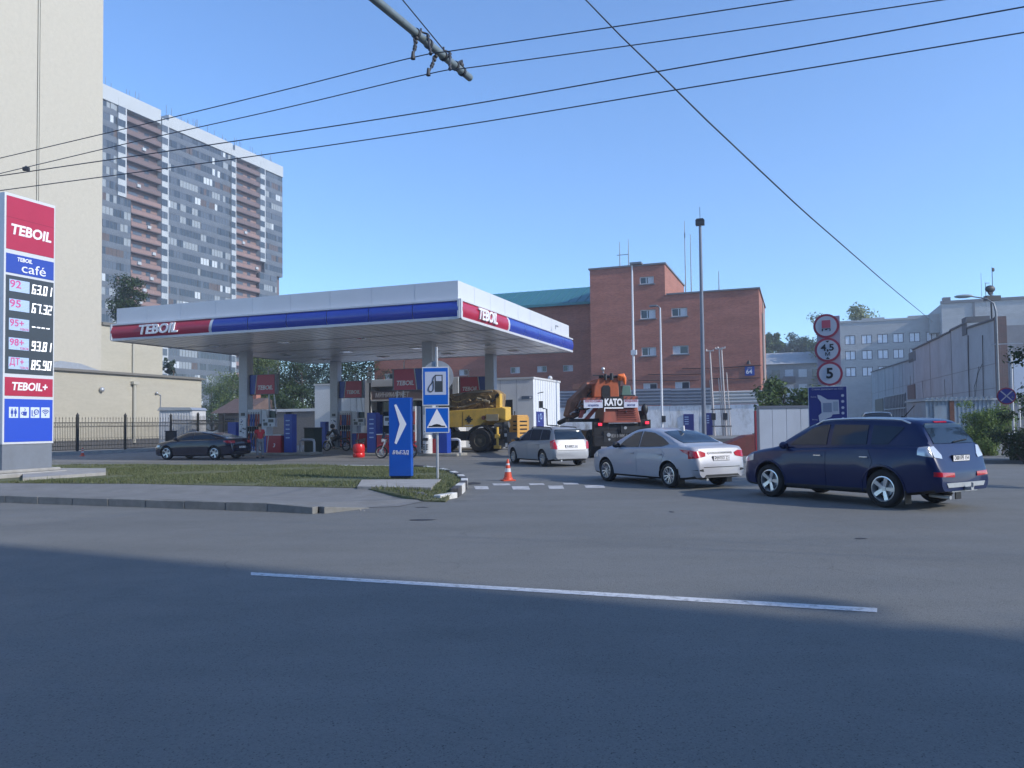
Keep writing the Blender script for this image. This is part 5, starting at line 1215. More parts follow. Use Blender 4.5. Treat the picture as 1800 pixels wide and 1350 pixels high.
# superstructure
f = MB(); f.prism([(-4.0, 1.62), (-.2, 1.62), (.75, 2.35), (xx_(887), 2.0), (xx_(887), 2.75), (xx_(880), 2.85), (-4.0, 2.6)], -1.1, -.5, 'y'); o = f.build('counterweight', M_yellow, t, bevel=.04)
f = MB(); f.prism([(-4.0, 1.62), (.5, 1.75), (1.25, 2.1), (1.25, 2.9), (-4.0, 2.6)], -.45, 1.1, 'y'); f.build('engine_cover', M_yellow, t, bevel=.04)
f = MB(); f.box((xx_(811)-.012, -1.108, 1.64), (xx_(811)+.012, -1.1, 2.6)); f.build('panel_gap', M_black, o)
f = MB(); c_ = (xx_(822), 2.1)
for a in range(0, 180, 45): 
    ca, sa_ = math.cos(R(a)), math.sin(R(a)); L = .26 if a % 90 == 0 else .2
    f.prism([(c_[0]-L*ca-.05*sa_, c_[1]-L*sa_+.05*ca), (c_[0]-L*ca+.05*sa_, c_[1]-L*sa_-.05*ca), (c_[0]+L*ca+.05*sa_, c_[1]+L*sa_-.05*ca), (c_[0]+L*ca-.05*sa_, c_[1]+L*sa_+.05*ca)], -1.112-.001*a/45, -1.1, 'y')
f.box((c_[0]-.3, -1.108, 1.68), (c_[0]+.3, -1.1, 1.78), 1); f.build('emblem', [M_textb, mat('faded_letters', (.45, .38, .28), .7)], o)
f = MB(); f.box((xx_(853), -1.16, 2.0), (xx_(874), -1.1, 2.42)); f.cyl((xx_(848), -1.14, 2.2), (xx_(848), -1.1, 2.2), .14, n=14, mi=1); f.build('lamp_cluster', [mat('cluster', (.35, .3, .2), .4), mat('rust_red', (.16, .05, .03), .6)], o)
# jumbled winch, hoses and folded jib on top
M_brown = mat('grimy_brown', (.27, .19, .1), .8, var=.35, scale=4, dirt=(.05, .04, .03), dscale=4, damt=.8)
f = MB(); f.prism([(-3.8, 2.55), (1.05, 2.8), (1.15, 3.7), (.7, 4.0), (-.5, 4.02), (-3.8, 3.6)], -.45, .5, 'y'); f.build('boom_base', M_brown, t, bevel=.05)
f = MB(); f.box((-4.3, -.35, 2.7), (-3.7, .35, 3.4)); f.build('boom', M_brown, t, bevel=.03)
rp = random.Random(11); f = MB()
for k in range(46):
    x = rp.uniform(-3.6, .9); z = rp.uniform(2.6, 3.8); L = rp.uniform(.15, .7); a = rp.uniform(0, 6.28)
    p0 = (x, -.5-rp.random()*.25, z); p1 = (x+math.cos(a)*L, -.5-rp.random()*.3, z+math.sin(a)*L*.5); f.tube([p0, ((p0[0]+p1[0])/2, p0[1]-.05, (p0[2]+p1[2])/2+rp.uniform(-.1, .15)), p1], rp.uniform(.015, .05), 6, rp.choice([0, 0, 1, 2, 2]))
for k in range(14):
    x = rp.uniform(-3.4, .8); z = rp.uniform(2.7, 3.6); s_ = rp.uniform(.06, .22); f.box((x, -.62, z), (x+s_*1.4, -.44, z+s_), rp.choice([0, 1, 2]))
f.build('winch_gear', [M_brown, M_dark, mat('worn_yellow', (.5, .38, .16), .7, var=.3)], t)
f = MB(); f.tube([(-3.6, -.62, 3.0), (-1.4, -.65, 2.92), (.2, -.62, 3.35)], .07, 8); f.tube([(-2.5, -.6, 3.55), (-1.2, -.6, 3.85), (.6, -.55, 3.9)], .06, 8); f.cyl((-.4, -.7, 3.45), (.45, -.7, 3.2), .1, n=10); f.build('hydraulic_ram', mat('ram', (.22, .2, .16), .5), t, 50)
f = MB(); f.box((.85, -.62, 2.7), (1.15, -.2, 3.75)); f.box((.78, -.8, 2.35), (1.3, -.2, 2.75)); f.cyl((.98, -.66, 3.65), (.98, -.6, 3.65), .12, n=14, mi=1); f.build('boom_head', [M_yellow, M_black], t, bevel=.04)
# outrigger and rear gear
f = MB(); f.cyl((.9, -.9, 1.65), (1.85, -.9, 1.75), .2, n=14); f.build('spare_ram', mat('rubber_grey', (.09, .095, .1), .8), t, 50)
f = MB(); f.cyl((1.15, -1.15, .45), (1.15, -1.15, 1.6), .09, n=12); f.box((.95, -1.3, .25), (1.35, -1.0, .45)); f.box((1.0, -1.25, .9), (1.3, -1.05, 1.15)); f.build('outrigger', M_yellow, t, bevel=.01)
f = MB(); f.box((.75, -1.0, .3), (1.0, 1.0, 1.5)); f.box((1.3, -1.0, .8), (1.75, .8, 1.25)); f.box((1.6, -1.12, .5), (1.8, -.95, 1.4)); f.box((1.45, -1.1, 1.2), (1.6, -1.0, 1.9)); f.build('rear_bumper', M_black, t, bevel=.01)
f = MB(); f.box((1.62, -1.14, 1.0), (1.78, -1.12, 1.2)); f.box((1.66, -1.14, .35), (1.8, -1.12, .6)); f.build('marker_board', M_white, t)

# yellow slotted hood beyond the crane (a machine standing at the shop)
q0 = P(895, 745, 47.5); t = thing('generator', 'yellow slotted machine housing between the yellow crane and the silver estate car', 'machine', (q0.x, q0.y, 0), -T-.25)
f = MB(); f.box((0, 0, .3), (.62, 1.3, 2.05)); f.prism([(0, 2.05), (.62, 2.05), (.55, 2.16), (.06, 2.16)], .05, 1.25, 'y'); f.build('housing', mat('hood_yellow', (.55, .3, .07), .5, var=.08, dirt=(.25, .13, .05)), t, bevel=.03)
f = MB()
for k in range(5): f.box((.61, .25, .75+.24*k), (.628, 1.05, .84+.24*k)); f.box((.3, -.012, .75+.24*k), (.56, .0, .84+.24*k))
f.build('vent_slots', M_black, t)
f = MB(); f.cyl((.15, .4, 2.1), (.15, .4, 2.4), .04, n=8); f.box((.02, .05, 0), (.6, 1.25, .3)); f.build('frame', M_dark, t)

# ------------------------------------------------------------------ orange crane (seen from behind)
Yo = 35.0; oc = P(1094, 745, Yo); oc.z = 0; ph = R(7)
t = thing('mobile_crane', 'orange mobile crane with black KATO board seen from behind, at the head of the queue', 'crane', oc, ph)
k = Yo/F; X = lambda px: (px-1095)*k; Z = lambda py: zat(1095, py, Yo)
f = MB(); f.box((-1.05, .2, .7), (1.05, 7.8, 1.25)); f.box((X(1043), -.1, .55), (X(1143), .15, 1.05)); f.box((X(1043), -.05, 1.05), (X(1070), .3, Z(741))); f.box((X(1126), -.05, 1.05), (X(1146), .3, Z(738))); f.box((X(1070), .0, 1.05), (X(1128), .3, Z(744))); f.build('chassis', M_black, t, bevel=.02)
f = MB(); f.box((-.9, -.12, .75), (-.35, -.09, 1.25)); f.box((-.1, -.12, 1.15), (.8, -.09, 1.45)); f.build('tail_panel', M_dark, t)
for px, py in ((1054, 745.5), (1138.5, 743.5)):
    f = MB(); f.box((X(px)-.08, -.16, Z(py)-.06), (X(px)+.08, -.06, Z(py)+.06)); f.build('tail_light', mat('lit_red', (.8, .03, .06), .2, emit=.8), t, bevel=.01)
f = MB(); f.cyl((X(1069), -.14, Z(764)), (X(1069), -.1, Z(764)), .09, n=14); f.cyl((X(1099), -.14, Z(752)), (X(1099), -.1, Z(752)), .07, n=14); f.cyl((X(1070), -.14, Z(772)), (X(1070), -.1, Z(772)), .05, n=14); f.build('marker_lamp', M_galv, t)
text('lettering', '8313 МК 54', .22, mat('dusty_white', (.3, .3, .3), .8), t, (X(1090), -.12, Z(766)), (1, 0, 0), width=.85)
for x_ in (0, 1):
    for s in (-1, 1):
        for yy in (1.4, 5.6):
            if x_: continue
            b_ = MB(); b_.lathe([(.36, -.2), (.6, -.24), (.66, -.16), (.66, .16), (.6, .24), (.36, .2), (.36, -.2)], 30); b_.lathe([(.36, .1), (.15, .05), (0, .05)], 20); o = b_.build('wheel', M_rubber, t, 40)
            o.matrix_local = Matrix.Translation((s*1.05, yy, .66)) @ Matrix.Rotation(R(90)*s, 4, 'Y')
# engine hood with louvres
f = MB(); hz0, hz1 = Z(743), Z(716); x0_, x1_ = X(1062), X(1124)
f.add([(x0_-.1, -.25, hz0), (x1_+.05, -.25, hz0), (x1_-.06, -.15, hz1), (x0_, -.15, hz1), (x0_-.1, 1.6, hz0), (x1_+.05, 1.6, hz0), (x1_-.06, 1.6, hz1), (x0_, 1.6, hz1)], [(0, 1, 2, 3), (7, 6, 5, 4), (0, 4, 5, 1), (1, 5, 6, 2), (2, 6, 7, 3), (3, 7, 4, 0)])
ho = f.build('engine_hood', M_orange, t, bevel=.04)
f = MB()
for q in range(6): z_ = hz0+.12+q*.105; f.box((X(1083)+.02*q*.5, -.262+.012*q*0, z_), (X(1118)-.02*q*.5, -.19+.0*q, z_+.035))
f.cyl((X(1099), -.3, hz1-.2), (X(1099), -.2, hz1-.2), .03, n=8, mi=1); f.build('louvre', [mat('louvre_red', (.12, .02, .015), .6), M_chrome], ho)
# counterweight board
bz0, bz1 = Z(716), Z(698)
f = MB(); f.box((X(1058), -.3, bz0), (X(1095), .4, bz1+.02)); kb_ = f.build('name_board', M_black, t, bevel=.01)
text('lettering', 'KATO', .42, M_textw, kb_, (X(1076.5), -.31, (bz0+bz1)/2-.02), (1, 0, 0), bold=.02, width=.82)
f = MB(); f.box((X(1060), -.31, bz0-.06), (X(1094), -.29, bz0+.0)); f.box((X(1060), -.31, bz0-.2), (X(1061.5), -.29, bz0-.05)); f.build('white_stripe', M_textw, kb_)
for (a, b, ln) in ((1024, 1057.5, ('ПЕРЕГРЕЗ-ТЕХНИКА', 'НЕГАБАРИТЫ')), (1095.5, 1121, ('АРЕНДА КРАНА', 'МОНТАЖ'))):
    f = MB(); f.box((X(a), -.3, bz0-.02), (X(b), -.27, Z(703))); o = f.build('banner', mat('banner_cloth', (.52, .55, .66), .7, var=.06), t)
    for i, s_ in enumerate(ln): text('lettering', s_, .13, [M_redlens, M_mapb][i], o, ((X(a)+X(b))/2, -.304, Z(705.5)-.19*i), (1, 0, 0), width=(X(b)-X(a))*(.9 if i == 0 else .55))
f = MB(); f.box((X(1024), -.2, Z(703)), (X(1058), .5, Z(699))); f.box((X(1095), -.2, Z(703)), (X(1121), .5, Z(697))); 
f.build('counterweight', M_orange, t, bevel=.02)
f = MB()
for q in range(4): xa_ = X(1024)+q*.25; f.prism([(xa_, Z(703)), (xa_+.1, Z(703)), (xa_+.2, Z(699)), (xa_+.1, Z(699))], -.208, -.2, 'y')
for q in range(3): xa_ = X(1096)+q*.25; f.prism([(xa_, Z(703)), (xa_+.1, Z(703)), (xa_+.2, Z(698)), (xa_+.1, Z(698))], -.208, -.2, 'y')
f.build('hazard_stripes', mat('stripe_dark', (.1, .035, .035), .6), t)
# turret
f = MB(); x0_, x1_ = X(1045), X(1091); f.prism([(x0_, Z(698)), (x1_, Z(698)), (x1_-.02, Z(664)), (x0_+.25, Z(664)), (x0_+.05, Z(680))], .1, 1.6, 'y'); tu = f.build('turret', mat('turret_orange', (.36, .085, .03), .5, var=.15, dirt=(.15, .05, .03), damt=.5), t, bevel=.04)
cx_ = X(1067.5); f = MB(); f.prism([(cx_-.2, Z(697)), (cx_+.2, Z(697)), (cx_+.2, Z(681)), (cx_+.12, Z(677)), (cx_-.12, Z(677)), (cx_-.2, Z(681))], .07, .11, 'y'); f.build('opening', M_black, tu)
f = MB(); f.cyl((X(1056), .2, Z(661.5)), (X(1092), .2, Z(661.5)), .07, n=10); f.cyl((X(1066), 0, Z(657)), (X(1066), 0, Z(668)), .07, n=8); f.cyl((X(1077), 0, Z(656)), (X(1077), 0, Z(668)), .08, n=8); f.box((X(1045), .1, Z(660)), (X(1062), .2, Z(658.5))); f.build('winch', M_dark, t)
f = MB(); f.box((-.35, .6, Z(668)), (.35, 9.5, Z(657.5))); f.build('boom', M_orange, t, bevel=.03)
f = MB(); f.tube([(X(1092), .1, Z(667)), (X(1093), 0, Z(661)), (X(1097), 0, Z(660.5)), (X(1100), 0, Z(665)), (X(1101), 0, Z(676))], [.1, .14, .14, .1, .05], 10); f.build('hose_guard', mat('bright_orange', (.75, .16, .03), .5), t, 50)
f = MB(); f.box((X(1092), .3, Z(698)), (X(1096), .7, Z(668))); f.box((X(1096), .0, Z(700)), (X(1119), .8, Z(694))); f.build('machinery', M_dark, t)
f = MB(); f.prism([(X(1098), Z(695)), (X(1117), Z(695)), (X(1115), Z(677)), (X(1101), Z(677))], .4, 1.8, 'y'); f.build('cab', mat('cab_glass', (.12, .2, .17), .12, spec=.8), t, bevel=.03)
# left side gear: folded jib and outrigger arms sloping forward and down
f = MB(); M_bo = mat('grimy_orange', (.25, .11, .06), .8, var=.3, scale=4, dirt=(.08, .06, .04), dscale=3, damt=.7)
f.prism([(X(1046), Z(668)), (X(1047), Z(716)), (X(1012), Z(734)), (X(1004), Z(729)), (X(1012), Z(700)), (X(1030), Z(684))], .8, 2.0, 'y'); f.build('winch_housing', M_bo, t, bevel=.03)
f = MB(); rp = random.Random(4)
for q in range(30):
    u = rp.random(); x = X(1008+38*u+rp.uniform(-3, 3)); z = Z(728-46*u*rp.uniform(.5, 1)); L = rp.uniform(.15, .5); a = rp.uniform(-.3, 1.3)
    f.tube([(x, .75, z), (x+math.cos(a)*L*.5, .6, z+math.sin(a)*L*.5+.05), (x+math.cos(a)*L, .7, z+math.sin(a)*L)], rp.uniform(.015, .045), 6, rp.choice([0, 1, 2]))
f.build('hoses', [M_bo, M_dark, M_galv], t)
f = MB(); f.cyl((X(1000), 2.5, Z(742)), (X(1032), .6, Z(722)), .12, n=8); f.box((X(1005), .6, Z(741)), (X(1062), 1.5, Z(735))); f.build('jib', M_dark, t)
f = MB(); f.prism([(X(1048), Z(716)), (X(1056), Z(716)), (X(1038), Z(736)), (X(1030), Z(736))], .3, .5, 'y'); f.prism([(X(1024), Z(720)), (X(1032), Z(720)), (X(1026), Z(734)), (X(1020), Z(734))], .31, .5, 'y'); f.build('diagonal_strut', mat('strut_red', (.3, .06, .05), .6), t)
f = MB(); f.box((X(1036), .4, Z(674)), (X(1052), .6, Z(671))); f.build('beacon_bar', mat('pale_orange', (.65, .25, .16), .5), t)
f = MB(); f.tube([(X(1139), 0, Z(738)), (X(1138), .1, Z(722)), (X(1140), .1, Z(716))], .05, 8); f.ball((X(1137), .1, Z(720)), .2, (.8, .6, 1.3), 8); f.box((X(1125), .2, Z(740)), (X(1141), .9, Z(722))); f.build('air_filter', M_black, t, 50)
f = MB(); f.tube([(X(1000), 2.5, Z(748)), (X(978), 2.6, Z(746)), (X(977.5), 2.6, Z(716)), (X(970), 2.6, Z(714.5))], .035, 8); f.box((X(963), 2.5, Z(714)), (X(970), 2.62, Z(701))); f.build('wing_mirror', M_dark, t, bevel=.02)
# ------------------------------------------------------------------ cream building (tall block, side wing, low annex), walls along d_, facing +r_
M_cream = brick_mat('cream_brick', (.46, .43, .345), (.42, .39, .31), (.36, .335, .27), .26, .078, .008, big=.05, bscale=.4)
M_creamp = mat('cream_plaster', (.45, .42, .35), .9, var=.05, scale=3, bump=.8, bscale=14)
an = P(354, 745, 70); an.z = 0                     # far corner of the annex
cb = thing('cream_building', 'large windowless cream brick building with a low annex behind the iron fence on the left', 'building', an, -T)
za = zat(354, 668, 70); s0_ = 30
f = MB(); f.box((-14, -s0_, 0), (0, 0, za)); f.build('annex_wall', M_cream, cb)
f = MB(); f.box((-14.1, -s0_, za), (.25, .25, za+.12)); f.box((-14, -s0_, za+.12), (.1, .1, za+.2)); f.build('annex_roof_edge', mat('roof_edge', (.16, .15, .13), .6), cb)
f = MB(); f.box((-.2, -s0_, 0), (.12, .1, .72)); f.build('plinth', mat('plinth_grey', (.1, .1, .1), .85, var=.15), cb)
sb_ = 4.3
mo = an-r_*sb_; m_s = hit(285, mo, d_); zm = zat(200, 574, (mo+d_*hit(200, mo, d_)).y); t_s = hit(176.8, mo, d_)
f = MB(); f.box((-sb_-12, t_s, za-.1), (-sb_, m_s, zm)); f.build('wing_wall', M_cream, cb)
f = MB(); f.box((-sb_-12, t_s, zm), (-sb_+.2, m_s+.2, zm+.25)); f.build('wing_roof_edge', MATS['roof_edge'], cb)
j = hit(62, mo, d_)
f = MB(); f.box((-sb_-16, -46, za-.1), (-sb_, j-.12, 44)); f.box((-sb_-16, j+.12, za-.1), (-sb_, t_s, 44)); f.box((-sb_-16, j-.12, za-.1), (-sb_-.12, j+.12, 44)); f.build('tower_wall', M_creamp, cb)
f = MB(); f.cyl((-sb_-.02, j, za), (-sb_-.02, j, 43), .07, n=8); f.build('drainpipe', mat('pipe_cream', (.42, .4, .33), .5), cb, 50)
def on_wall(px, py, off, base):    # local (y, z) on a wall at x = off
    s = hit(px, base, d_); q = base+d_*s; return s, P(px, py, q.y).z
y, z = on_wall(232, 655, 0, mo); f = MB(); f.cyl((-sb_+.12, y, za), (-sb_+.12, y, zm), .09, n=8); f.build('drainpipe', MATS['pipe_cream'], cb, 50)
y, z = on_wall(234, 676, 0, an); f = MB(); f.cyl((.14, y, .4), (.14, y, z), .13, n=10); f.box((.02, y-.3, z), (.35, y+.3, z+.25)); f.build('drainpipe', MATS['pipe_cream'], cb, 50)
y, z = on_wall(176, 685, 0, an); f = MB(); f.ball((.15, y, z), .2, n=6); f.build('wall_lamp', M_galv, cb, 50)
y, z = on_wall(273, 692, 0, an); y2, z2 = on_wall(280, 719, 0, an); f = MB(); f.tube([(.05, y, z), (.06, y+.5, z-.1), (.06, y+.5, z2), (.06, y2+.9, z2)], .04, 6); f.ball((.15, y, z+.05), .12, n=6); f.build('security_camera', M_galv, cb, 50)
y, z = on_wall(120, 642, 0, an); f = MB(); f.prism([(y-2, za+.2), (y+3, za+.2), (y+1.2, za+.65), (y-.5, za+.75)], -1.2, -.2, 'x'); f.build('roof_hatch', M_galv, cb)

# white corrugated cabinet behind the fence
c0 = P(280, 745, 57.5); c0.z = 0; cwid = 2.6; czz = zat(300, 718, 57.5)
t = thing('metal_shed', 'white corrugated metal shed between the cream annex and the iron fence', 'shed', c0, -T+.25)
f = MB(); f.box((0, 0, .3), (cwid, 2, czz-.15)); 
for q in range(12): f.box((.1+q*.21, -.03, .35), (.19+q*.21, .0, czz-.2))
f.build('wall', M_white, t); f = MB(); f.prism([(-.1, czz-.15), (cwid+.1, czz-.15), (cwid-.1, czz+.05), (.1, czz+.1)], -.15, 2.1, 'y'); f.build('roof', M_galv, t)

# ------------------------------------------------------------------ iron fence
M_iron = mat('iron_black', (.018, .02, .02), .5)
def iron_fence(A, B, h, lab, posts):
    D = (B-A); L = D.length; a = math.atan2(D.y, D.x)
    t = thing('iron_fence', lab, 'fence', A, a, 'black iron fence of the cream building')
    f = MB(); f.box((-.1, -.18, 0), (L+.1, .18, .22)); f.build('fence_kerb', M_concrete, t)
    f = MB()
    for z_ in (.55, .30, h-.35, h-.62): f.box((0, -.015, z_-.018), (L, .015, z_+.018))
    x = .07; q = 0
    while x < L:
        f.box((x-.009, -.009, .28), (x+.009, .009, h-.02 if q % 2 == 0 else h-.35))
        if q % 2 == 0: f.add([(x-.03, 0, h-.1), (x, .015, h-.1), (x+.03, 0, h-.1), (x, -.015, h-.1), (x, 0, h+.03), (x, 0, h-.16)], [(0, 1, 4), (1, 2, 4), (2, 3, 4), (3, 0, 4), (1, 0, 5), (2, 1, 5), (3, 2, 5), (0, 3, 5)])
        x += .105; q += 1
    x = .17
    while x < L-.2:      # rings between the rails and scrolls near the bottom
        n0 = 10
        for (cx, cz, rr) in ((x, h-.485, .1), (x, .9, .13)):
            pts = [(cx+rr*math.cos(2*math.pi*k/n0), 0, cz+rr*math.sin(2*math.pi*k/n0)) for k in range(n0+1)]
            f.tube(pts, .009, 4)
        x += .21
    f.build('railing', M_iron, t)
    for p_ in posts:
        f = MB(); f.box((p_-.06, -.06, 0), (p_+.06, .06, h+.08)); f.add([(p_-.08, -.08, h+.08), (p_+.08, -.08, h+.08), (p_+.08, .08, h+.08), (p_-.08, .08, h+.08), (p_, 0, h+.28)], [(0, 1, 4), (1, 2, 4), (2, 3, 4), (3, 0, 4), (3, 2, 1, 0)]); f.build('post', M_iron, t)
A = P(40, 745, 45); A.z = 0; B = P(300, 745, 54); B.z = 0; Cq = P(393, 745, 62); Cq.z = 0; Dq = P(560, 745, 72); Dq.z = 0
def pos(px, A, B): return hit(px, A, (B-A).normalized())
iron_fence(A, B, 2.35, 'black iron fence in front of the cream annex with spear tops and rings', [pos(v, A, B) for v in (60, 136, 220, 300)])
iron_fence(B, Cq, 2.5, 'black iron fence section behind the dark car at the pump', [pos(v, B, Cq) for v in (348, 393)])
iron_fence(Cq, Dq, 2.5, 'black iron fence section seen between the leftmost pump and the minimarket', [pos(v, Cq, Dq) for v in (440, 500, 545)])
q = P(300, 745, 53.4); t = thing('letter_box', 'small dark box on the iron fence post above the bonnet of the dark car', 'box', (q.x, q.y, 1.0), -T)
f = MB(); f.box((-.35, -.15, -.5), (.4, .15, .35)); f.box((-.38, -.18, .35), (.43, .18, .4)); f.build('cabinet', M_dark, t, bevel=.02)

# ------------------------------------------------------------------ apartment tower
T2 = R(22.8); r2 = Vector((math.cos(T2), -math.sin(T2), 0)); d2 = Vector((math.sin(T2), math.cos(T2), 0))
ta = P(497, 745, 214); ta.z = 0; NF = 25; FH = 2.88; TH = 71.5
tw = thing('apartment_tower', 'long twenty five storey apartment tower with pink balconies, white stair strips and grey glazed bays', 'apartment building', ta, -T2)
def ty(px): return hit(px, ta, d2)
ya0 = ty(150)
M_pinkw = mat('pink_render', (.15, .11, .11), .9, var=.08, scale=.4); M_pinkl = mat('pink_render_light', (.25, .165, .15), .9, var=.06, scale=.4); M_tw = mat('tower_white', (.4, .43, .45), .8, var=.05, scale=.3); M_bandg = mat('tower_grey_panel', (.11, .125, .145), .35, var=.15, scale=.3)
M_pane = [mat('pane_dark', (.04, .05, .06), .1, spec=.8), mat('pane_mid', (.085, .1, .12), .15, spec=.7), mat('pane_curtain', (.26, .29, .31), .4), mat('pane_bright', (.5, .54, .56), .35), mat('mullion_grey', (.13, .14, .15), .5), M_bandg, mat('pane_brown', (.1, .075, .065), .3)]
f = MB(); f.box((-16, ya0, 0), (-1.2, 0, TH)); f.build('core_wall', M_pinkw, tw)
f = MB()
for a, b in ((ya0, ty(279)), (ty(293), ty(407)), (ty(411), 0)): f.box((-3, a, TH), (.3, b, TH+3.0 if a != ya0 else TH+3.2))
f.box((-2.5, ty(279), TH), (-.2, ty(293), TH+1.2)); f.box((-2.5, ty(407), TH), (-.2, ty(411), TH+1.2)); f.build('parapet', M_tw, tw)
f = MB(); rp = random.Random(2)
for k in range(60):
    y = rp.uniform(ya0, -1); f.cyl((-1.0, y, TH+2.5), (-1.0, y, TH+2.5+rp.uniform(1.2, 3.2)), .05, n=4)
f.build('roof_railing', M_grey, tw)
secs = [(ty(150), ty(203), 'g', 0, 25), (ty(203), ty(218), 'w', 18, 25), (ty(203), ty(228), 'g', 0, 18), (ty(218), ty(281), 'p', 18, 25), (ty(228), ty(281), 'p', 0, 18), (ty(281), ty(293), 'w', 0, 25), (ty(293), ty(405), 'g', 0, 25),
        (ty(405), ty(413), 'w', 0, 25), (ty(413), ty(456), 'p', 0, 25), (ty(456), ty(465), 'w', 16, 25), (ty(465), 0, 'g', 15, 25), (ty(456), ty(487), 'g', 0, 15)]
rp = random.Random(8)
for (a, b, kind, f0, f1) in secs:
    if kind == 'g':
        nseg = 2 if b-a > 14 else 1
        for s_ in range(nseg):
            aa = a+(b-a)*s_/nseg; bb = a+(b-a)*(s_+1)/nseg
            for fl in range(f0, f1):
                f = MB(); z0 = fl*FH; n = max(2, int((bb-aa)/.85)); style = rp.random()
                f.box((-1.2, aa, z0), (.02, bb, z0+1.05), 5)
                base = rp.choice([0, 0, 0, 1, 1, 2, 6]) if style < .8 else 3
                k = 0
                while k < n:
                    if rp.random() < .28: base = rp.choice([0, 0, 0, 0, 1, 1, 1, 2, 2, 3, 6])
                    y0 = aa+(bb-aa)*k/n; y1 = aa+(bb-aa)*(k+1)/n; m_ = base if rp.random() < .8 else rp.choice([0, 1])
                    f.box((-.3, y0+.04, z0+1.05), (-.04 if rp.random() < .9 else .1, y1-.04, z0+FH-.25), m_); k += 1
                f.box((-.28, aa, z0+FH-.25), (.0, bb, z0+FH-.002), 5)
                f.box((-.9, aa, z0+1.06), (-.31, bb, z0+FH-.26), 0)
                for k in range(n+1): y0 = aa+(bb-aa)*k/n; f.box((-.2, y0-.035, z0+1.05), (.0, y0+.035, z0+FH-.25), 4)
                f.build('glazed_balcony', M_pane, tw)
    elif kind == 'w':
        f = MB(); f.box((-1.2, a, f0*FH), (.35, b, f1*FH+1.0)); f.build('white_strip', M_tw, tw)
        for fl in range(f0, f1):
            z0 = fl*FH+.8; f = MB(); m0 = (a+b)/2; wd = min(1.7, (b-a)*.55)
            f.box((.33, m0-wd, z0), (.37, m0+wd*.6, z0+1.55)); wn = f.build('window', M_pane[rp.choice([0, 0, 1])], tw)
            f = MB(); 
            for yy in (m0-wd, m0-wd*.2, m0+wd*.6-.1): f.box((.36, yy, z0), (.40, yy+.1, z0+1.55))
            f.box((.36, m0-wd, z0+1.45), (.4, m0+wd*.6, z0+1.55)); f.build('frame', M_pane[1], wn)
    else:
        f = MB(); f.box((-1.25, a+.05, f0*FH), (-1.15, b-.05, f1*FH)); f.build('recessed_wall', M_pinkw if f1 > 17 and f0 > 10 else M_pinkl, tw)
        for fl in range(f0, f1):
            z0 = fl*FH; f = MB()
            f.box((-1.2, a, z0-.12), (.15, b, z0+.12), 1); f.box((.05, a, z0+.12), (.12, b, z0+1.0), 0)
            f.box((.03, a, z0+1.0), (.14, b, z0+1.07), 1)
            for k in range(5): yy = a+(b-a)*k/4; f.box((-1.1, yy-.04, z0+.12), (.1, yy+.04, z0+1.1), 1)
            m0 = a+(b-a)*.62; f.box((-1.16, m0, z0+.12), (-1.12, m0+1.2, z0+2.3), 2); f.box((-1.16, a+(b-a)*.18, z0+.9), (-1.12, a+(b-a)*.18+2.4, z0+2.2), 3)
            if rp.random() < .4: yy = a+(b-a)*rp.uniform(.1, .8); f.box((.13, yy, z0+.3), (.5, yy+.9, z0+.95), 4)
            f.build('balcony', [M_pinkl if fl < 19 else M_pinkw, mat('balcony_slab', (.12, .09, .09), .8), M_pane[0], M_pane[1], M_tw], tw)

# ------------------------------------------------------------------ brick building
M_brick = brick_mat('red_brick', (.40, .15, .105), (.29, .108, .08), (.3, .21, .18), .26, .078, .01, big=.16, bscale=.5)
bo = P(1190, 745, 72); bo.z = 0
bl = hit(1040, bo, r_); br = hit(1338, bo, r_); bm_ = hit(1172.5, bo, r_)
bo2 = bo+r_*bl; BW = br-bl; BM = bm_-bl
hb = zat(1338, 507.5, (bo+r_*br).y); hbt = zat(1040, 475, (bo+r_*bl).y)
bk = thing('brick_building', 'red brick office block with a taller stair tower and a teal roofed wing', 'building', bo2, -T)
BD = 13.0
def wrect(pa, pb, pyt, pyb, P0=bo2):
    s0 = hit(pa, P0, r_); s1 = hit(pb, P0, r_); Y = (P0+r_*s0).y; return (s0, zat(pa, pyb, Y), s1, zat(pa, pyt, Y))
wins = [wrect(1128, 1153, 487, 500), wrect(1128, 1155, 545, 561), wrect(1183, 1211, 542, 557), wrect(1129, 1155, 611, 626), wrect(1184, 1212, 608, 623), wrect(1131, 1156, 674, 689), wrect(1187, 1213, 671, 688)]
f = MB(); facade(f, BM, hbt, [w_ for w_ in wins if w_[2] < BM], (0, 0, 0), (1, 0, 0), (0, -1, 0), .16)
facade(f, BW-BM, hb, [(w_[0]-BM, w_[1], w_[2]-BM, w_[3]) for w_ in wins if w_[0] > BM], (BM, 0, 0), (1, 0, 0), (0, -1, 0), .16)
f.add([(BW, 0, 0), (BW, BD, 0), (BW, BD, hb), (BW, 0, hb)], [(0, 1, 2, 3)]); f.add([(0, 0, 0), (0, BD, 0), (0, BD, hbt), (0, 0, hbt)], [(0, 1, 2, 3)])
f.add([(BM, 0, hb), (BM, BD, hb), (BM, BD, hbt), (BM, 0, hbt)], [(0, 1, 2, 3)]); f.add([(0, BD, 0), (BW, BD, 0), (BW, BD, hb), (0, BD, hb)], [(0, 1, 2, 3)]); f.add([(0, BD, hb), (BM, BD, hb), (BM, BD, hbt), (0, BD, hbt)], [(0, 1, 2, 3)])
f.build('wall', M_brick, bk)
M_cope = mat('metal_coping', (.16, .16, .17), .5)
f = MB(); f.box((-.12, -.12, hbt), (BM+.12, BD, hbt+.16)); f.box((BM+.12, -.12, hb), (BW+.12, BD+.1, hb+.14)); f.build('coping', M_cope, bk)
